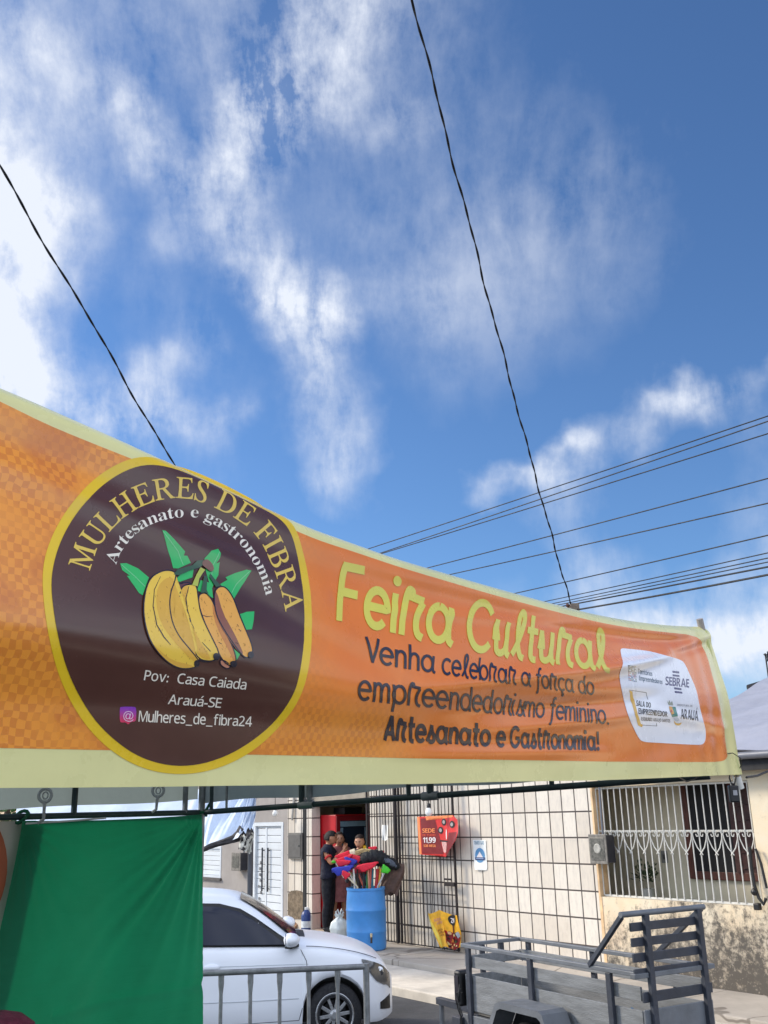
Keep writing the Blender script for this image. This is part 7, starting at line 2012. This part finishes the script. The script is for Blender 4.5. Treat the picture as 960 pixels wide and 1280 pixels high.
def porch_things():
    s_, z = onwall(810, 1112, -.6)
    T = wthing('potted_plant', 'small leafy plant in a pale pot behind the porch bars', 'plant', s_, -.6, .2)
    MB().lathe([(0, 0), (.16, .0), (.16, .03), (.03, .06), (.025, .70), (.12, .74), (0, .745)], 16).build('stand', mat('stand_pale', rgb(190, 190, 184), .6), T, smooth=True)
    MB().lathe([(0, .746), (.07, .75), (.09, .90), (.10, .92), (.08, .92), (.0, .90)], 16).build('pot', mat('pot_pale', rgb(200, 198, 190), .6), T, smooth=True)
    rg = random.Random(12); m = MB()
    for i in range(150):
        d = Vector((rg.gauss(0, .8), rg.gauss(0, .8), rg.uniform(.0, 1.4))).normalized(); p = Vector((0, 0, .98)) + d * rg.uniform(.03, .19) + Vector((0, 0, rg.uniform(0, .10))); e = d.orthogonal().normalized(); n = d.cross(e); L = rg.uniform(.03, .055)
        m.add([p, p + d * L * .5 + e * L * .3, p + d * L * 1.1, p + d * L * .5 - e * L * .3], [(0, 1, 2, 3)])
    me = bpy.data.meshes.new('foliage'); me.from_pydata([tuple(v) for v in m.v], [], m.f); me.materials.append(mat('pot_leaf', rgb(58, 72, 44), .6, 0, .4, 9)); o = bpy.data.objects.new('foliage', me); COL.objects.link(o); o.parent = T
    s0, z0 = onwall(812, 1122, -.7); s1, _ = onwall(866, 1126, -.7)
    T = wthing('green_bench', 'low green bench standing on the porch floor behind the bars', 'bench', (s0 + s1) / 2, -.7, .2)
    W = abs(s0 - s1) / 2 + .1; top = z0 - .2
    MB().box((-W, -.16, top - .05), (W, .16, top)).build('seat', mat('bench_green', rgb(96, 122, 84), .6, 0, .1, 6), T, bevel=.006)
    for x in (-W + .06, W - .06):
        for y in (-.12, .12): MB().bar((x, y, 0), (x, y, top - .05), .05, .05).build('leg', mat('bench_green', None), T)
    s_, z = onwall(831, 1071, -.91)
    T = wthing('light_switch', 'small grey light switch plate on the porch back wall', 'switch', s_, -.908, z)
    MB().box((-.05, 0, -.075), (.05, .012, .075)).build('plate', mat('switch_grey', rgb(128, 126, 120), .6), T, bevel=.003); MB().box((-.015, .0125, -.03), (.015, .02, .03)).build('rocker', mat('switch_dark', rgb(80, 78, 76), .6), T)
    s_, z = onwall(951, 1110, .05)
    T = wthing('hanging_cable', 'loop of thick dark cable hanging at the right of the porch bars', 'cable', s_, .05, z)
    MB().tube([(.07, 0, .42), (.075, .01, .2), (.06, .02, .02), (.02, .03, -.10), (-.03, .03, -.16), (-.06, .02, -.10)], .018, 8).tube([(.0, 0, .40), (-.05, .01, .25), (-.08, .01, .0)], .014, 8).build('loop', mat('black_wire', None), T, smooth=True)
    MB().box((.0, .02, -.22), (.07, .08, -.15)).build('clip', mat('black_plastic', None), T, bevel=.01)
    MB().lathe([(0, -.02), (.035, -.015), (.04, 0), (.03, .02), (0, .03)], 10, (.06, .04, -.04), 'Y').build('joint', mat('black_plastic', None), T)
porch_things()

# ------------------------------------------------------------------ torn white awning of another stall, beyond the car
def torn_awning():
    M = mat('white_tarp', rgb(196, 208, 224), .5, 0, .06, 3, .35, 12)
    c = at(314, 1046, 14.5)
    T = thing('torn_awning', 'white stall awning with a ragged torn corner beyond the parked car', 'awning', (c.x, c.y, 0))
    rg = random.Random(21)
    # lower edge surveyed from the torn corner to the left, upper edge out of sight behind the rail
    low = [(317, 1040), (313, 1046), (308, 1045), (304, 1038), (298, 1047), (288, 1051), (276, 1054), (262, 1058), (254, 1062), (236, 1066), (180, 1066), (100, 1062), (20, 1056)]
    up = [(321, 998), (320, 996), (318, 995), (316, 994), (310, 993), (300, 992), (288, 990), (272, 988), (258, 986), (236, 984), (180, 978), (100, 966), (20, 950)]
    dep = lambda x: 14.5 + (316 - x) * .006
    vs = []
    A = [at(x, y, dep(x)) for x, y in low]; B = [at(x, y, dep(x) + 1.5) for x, y in up]
    n = 8; rows = []
    def dens(Q): 
        r = []
        for k in range(3): r.append([(i, q[k]) for i, q in enumerate(Q)])
        return lambda t: Vector((interp(r[0], t), interp(r[1], t), interp(r[2], t)))
    fa, fb = dens(A), dens(B)
    m = MB()
    def f(a, b_):
        t = a * (len(A) - 1); p = fa(t).lerp(fb(t), b_)
        return p + Vector((0, -.05 * math.sin(b_ * 9 + t * 2.1), .035 * math.sin(b_ * 7 + t * 3.3) * (b_ > 0.02) + .02 * math.sin(t * 9 + b_ * 16) * min(1, b_ * 4)))
    m.grid(150, 30, f); m.build('canopy', M, T, smooth=True, world=True, angle=180)
    # dark rolled underside and rags at the corner
    q = MB(); pts = [at(*p, 14.75) for p in ((306, 1038), (300, 1045), (292, 1049), (278, 1053), (262, 1058), (252, 1063))]
    q.tube(pts, [.10, .085, .05, .035, .03, .03], 10)
    for v in q.v: v += Vector((rg.uniform(-.012, .012), rg.uniform(-.01, .01), rg.uniform(-.015, .015)))
    q.build('dark_lining', mat('dark_lining', rgb(52, 50, 52), .8, 0, .4, 12), T, world=True)
    RAG = mat('rag', rgb(186, 184, 174), .8, 0, .25, 14)
    for i in range(7):
        x, y = 306 + rg.uniform(-3, 12), 1040 + rg.uniform(-4, 8); p = at(x, y, 14.4); m = MB()
        w, h = rg.uniform(.05, .10), rg.uniform(.12, .26)
        m.grid(5, 6, lambda a, b_: p + Vector(((a - .5) * w * (1 + .4 * math.sin(b_ * 5 + i)), .03 * math.sin(a * 5 + b_ * 6 + i), -b_ * h + .02 * math.sin(a * 9)))); m.build('rag', RAG if i % 3 else mat('dark_lining', None), T, smooth=True, solid=.004, world=True)
    # pole under the corner and others off to the left
    for x, y, d in ((313, 1050, 14.55), (60, 1040, 16.0)):
        p = at(x, y, d); MB().tube([(p.x, p.y, 0), (p.x, p.y, p.z + .05)], .034 if x == 313 else .03, 10).build('pole', mat('dark_pole', rgb(78, 80, 86), .5, .3), T, smooth=True, world=True)
    p = at(316, 998, 16.2); MB().tube([(p.x, p.y, 0), (p.x, p.y, 1.6), (p.x, p.y, p.z)], .02, 8).build('back_pole', mat('dark_pole', None), T, smooth=True, world=True)
    sm = MB(); sm.tube([f(.30, .02 + .9 * i / 12) + Vector((0, -.02, .01)) for i in range(13)], .012, 6); sm.build('seam', mat('tarp_seam', rgb(170, 184, 204), .6), T, smooth=True, world=True)
torn_awning()

# ------------------------------------------------------------------ overhead wires and the roof post they reach
def twisted(x0, y0, d0, x1, y1, d1, label, sag=0.0, ext=.25, r=.012):
    a, b_ = at(x0, y0, d0), at(x1, y1, d1); a = a + (a - b_) * ext
    L = (b_ - a).length; dr = (b_ - a).normalized(); e = dr.orthogonal().normalized(); g = dr.cross(e)
    T = thing('service_cable', label, 'cable', b_)
    n = 260
    for ph in (0, math.pi):
        pts = []
        for i in range(n + 1):
            t = i / n; w = 2 * math.pi * t * L / .55 + ph
            pts.append(a.lerp(b_, t) + Vector((0, 0, -sag * 4 * t * (1 - t))) + (e * math.cos(w) + g * math.sin(w)) * r * .9 + Vector((.008 * math.sin(t * 47) + .005 * math.sin(t * 113), 0, .007 * math.sin(t * 61))))
        MB().tube(pts, r, 6).build('strand', mat('cable_black', rgb(18, 19, 22), .6, 0, .1, 5), T, smooth=True, world=True)
def wires():
    twisted(519, -4, 7.5, 714, 757, 16.0, 'twisted black service cable dropping to the roof post above the banner title', .28, .35, .0070)
    twisted(0, 208, 7.0, 420, 928, 18.6, 'twisted black service cable slanting down at the left above the roundel', .0, .5, .0066)
    p = at(717.5, 757, 16.0)
    T = thing('roof_post', 'short weathered concrete post on the roof carrying the service cable', 'post', (p.x, p.y, 3.5))
    MB().box((-.075, -.075, -.0), (.075, .075, p.z - 3.5 + .03)).build('shaft', mat('post_concrete', rgb(116, 104, 92), .9, 0, .25, 8, .4, 30), T, bevel=.012)
    MB().lathe([(.0, -.05), (.03, -.04), (.02, -.01), (.035, .02), (.02, .05), (0, .06)], 10, (-.11, -.02, p.z - 3.5 - .02)).build('insulator', mat('insulator_brown', rgb(92, 60, 46), .3), T, smooth=True)
    M = mat('cable_black', None)
    data = [((465, 684), (960, 519), 'uppermost thin power line crossing above the banner, highest of the close trio'),
            ((478, 690), (918, 540), 'thin power line just beneath the uppermost one, converging with the next at the left'),
            ((482, 690), (960, 541), 'third thin power line from the top, lowest of the close trio'),
            ((528, 711), (960, 597), 'single power line crossing the blue below the close trio'),
            ((556, 719), (960, 628), 'single power line second below the close trio of lines'),
            ((640, 742), (960, 668), 'single power line lowest of the three spaced ones'),
            ((678, 752), (960, 690), 'topmost line of the tight lower bundle running past the roof post'),
            ((690, 754), (960, 697), 'second line of the tight lower bundle running past the roof post'),
            ((700, 755), (960, 702), 'third line of the tight lower bundle running past the roof post'),
            ((704, 757), (960, 708), 'thick lowest line of the tight bundle beside the roof post'),
            ((728, 764), (960, 718), 'lowest and thickest power line leaving the roof post to the right')]
    for i, (p, q, lab) in enumerate(data):
        dx, dy = q[0] - p[0], q[1] - p[1]
        l = (p[0] - dx * .45, p[1] - dy * .45 + 1.0) if i < 10 else (719, 766); r = (q[0] + dx * .35, q[1] + dy * .35)
        a, b_ = at(l[0], l[1], 27 if i < 10 else 16.0), at(r[0], r[1], 12.5 if i < 10 else 11)
        sag = .12 if i < 7 else .05
        e_ = b_ - a
        a, b_ = a - e_ * (.25 if i < 10 else 0), b_ + e_ * .8
        pts = [a.lerp(b_, t / 30) + Vector((0, 0, -sag * 4 * (t / 30) * (1 - t / 30) + sag * .9)) for t in range(31)]
        m = MB().tube(pts, .0105 if i < 6 else .009 if i < 9 else .014, 6)
        tag(m.build('power_line', M, None, smooth=True), lab, 'power line', 'power lines crossing the sky')
    # a bit of aerial on the roof at the right edge
    p = at(960, 842, 14.5); T = thing('roof_aerial', 'tip of a dark aerial sticking up behind the tarpaulin roof at the right edge', 'aerial', p)
    A = mat('aerial_dark', rgb(44, 42, 44), .6)
    MB().tube([(0, 0, -.9), (0, 0, .30)], .012, 6).build('mast', A, T); MB().tube([(-.01, 0, .27), (.3, 0, .34)], .012, 6).tube([(.0, -.1, .20), (.02, .1, .3)], .01, 6).tube([(-.02, -.15, .30), (.06, .1, .2)], .010, 6).build('arm', A, T)
    MB().tube([(-.18, .4, -.16), (.2, .4, -.10), (1.5, .4, -.12)], [.05, .09, .09], 10).build('ridge_cap', A, T, smooth=True)
wires()
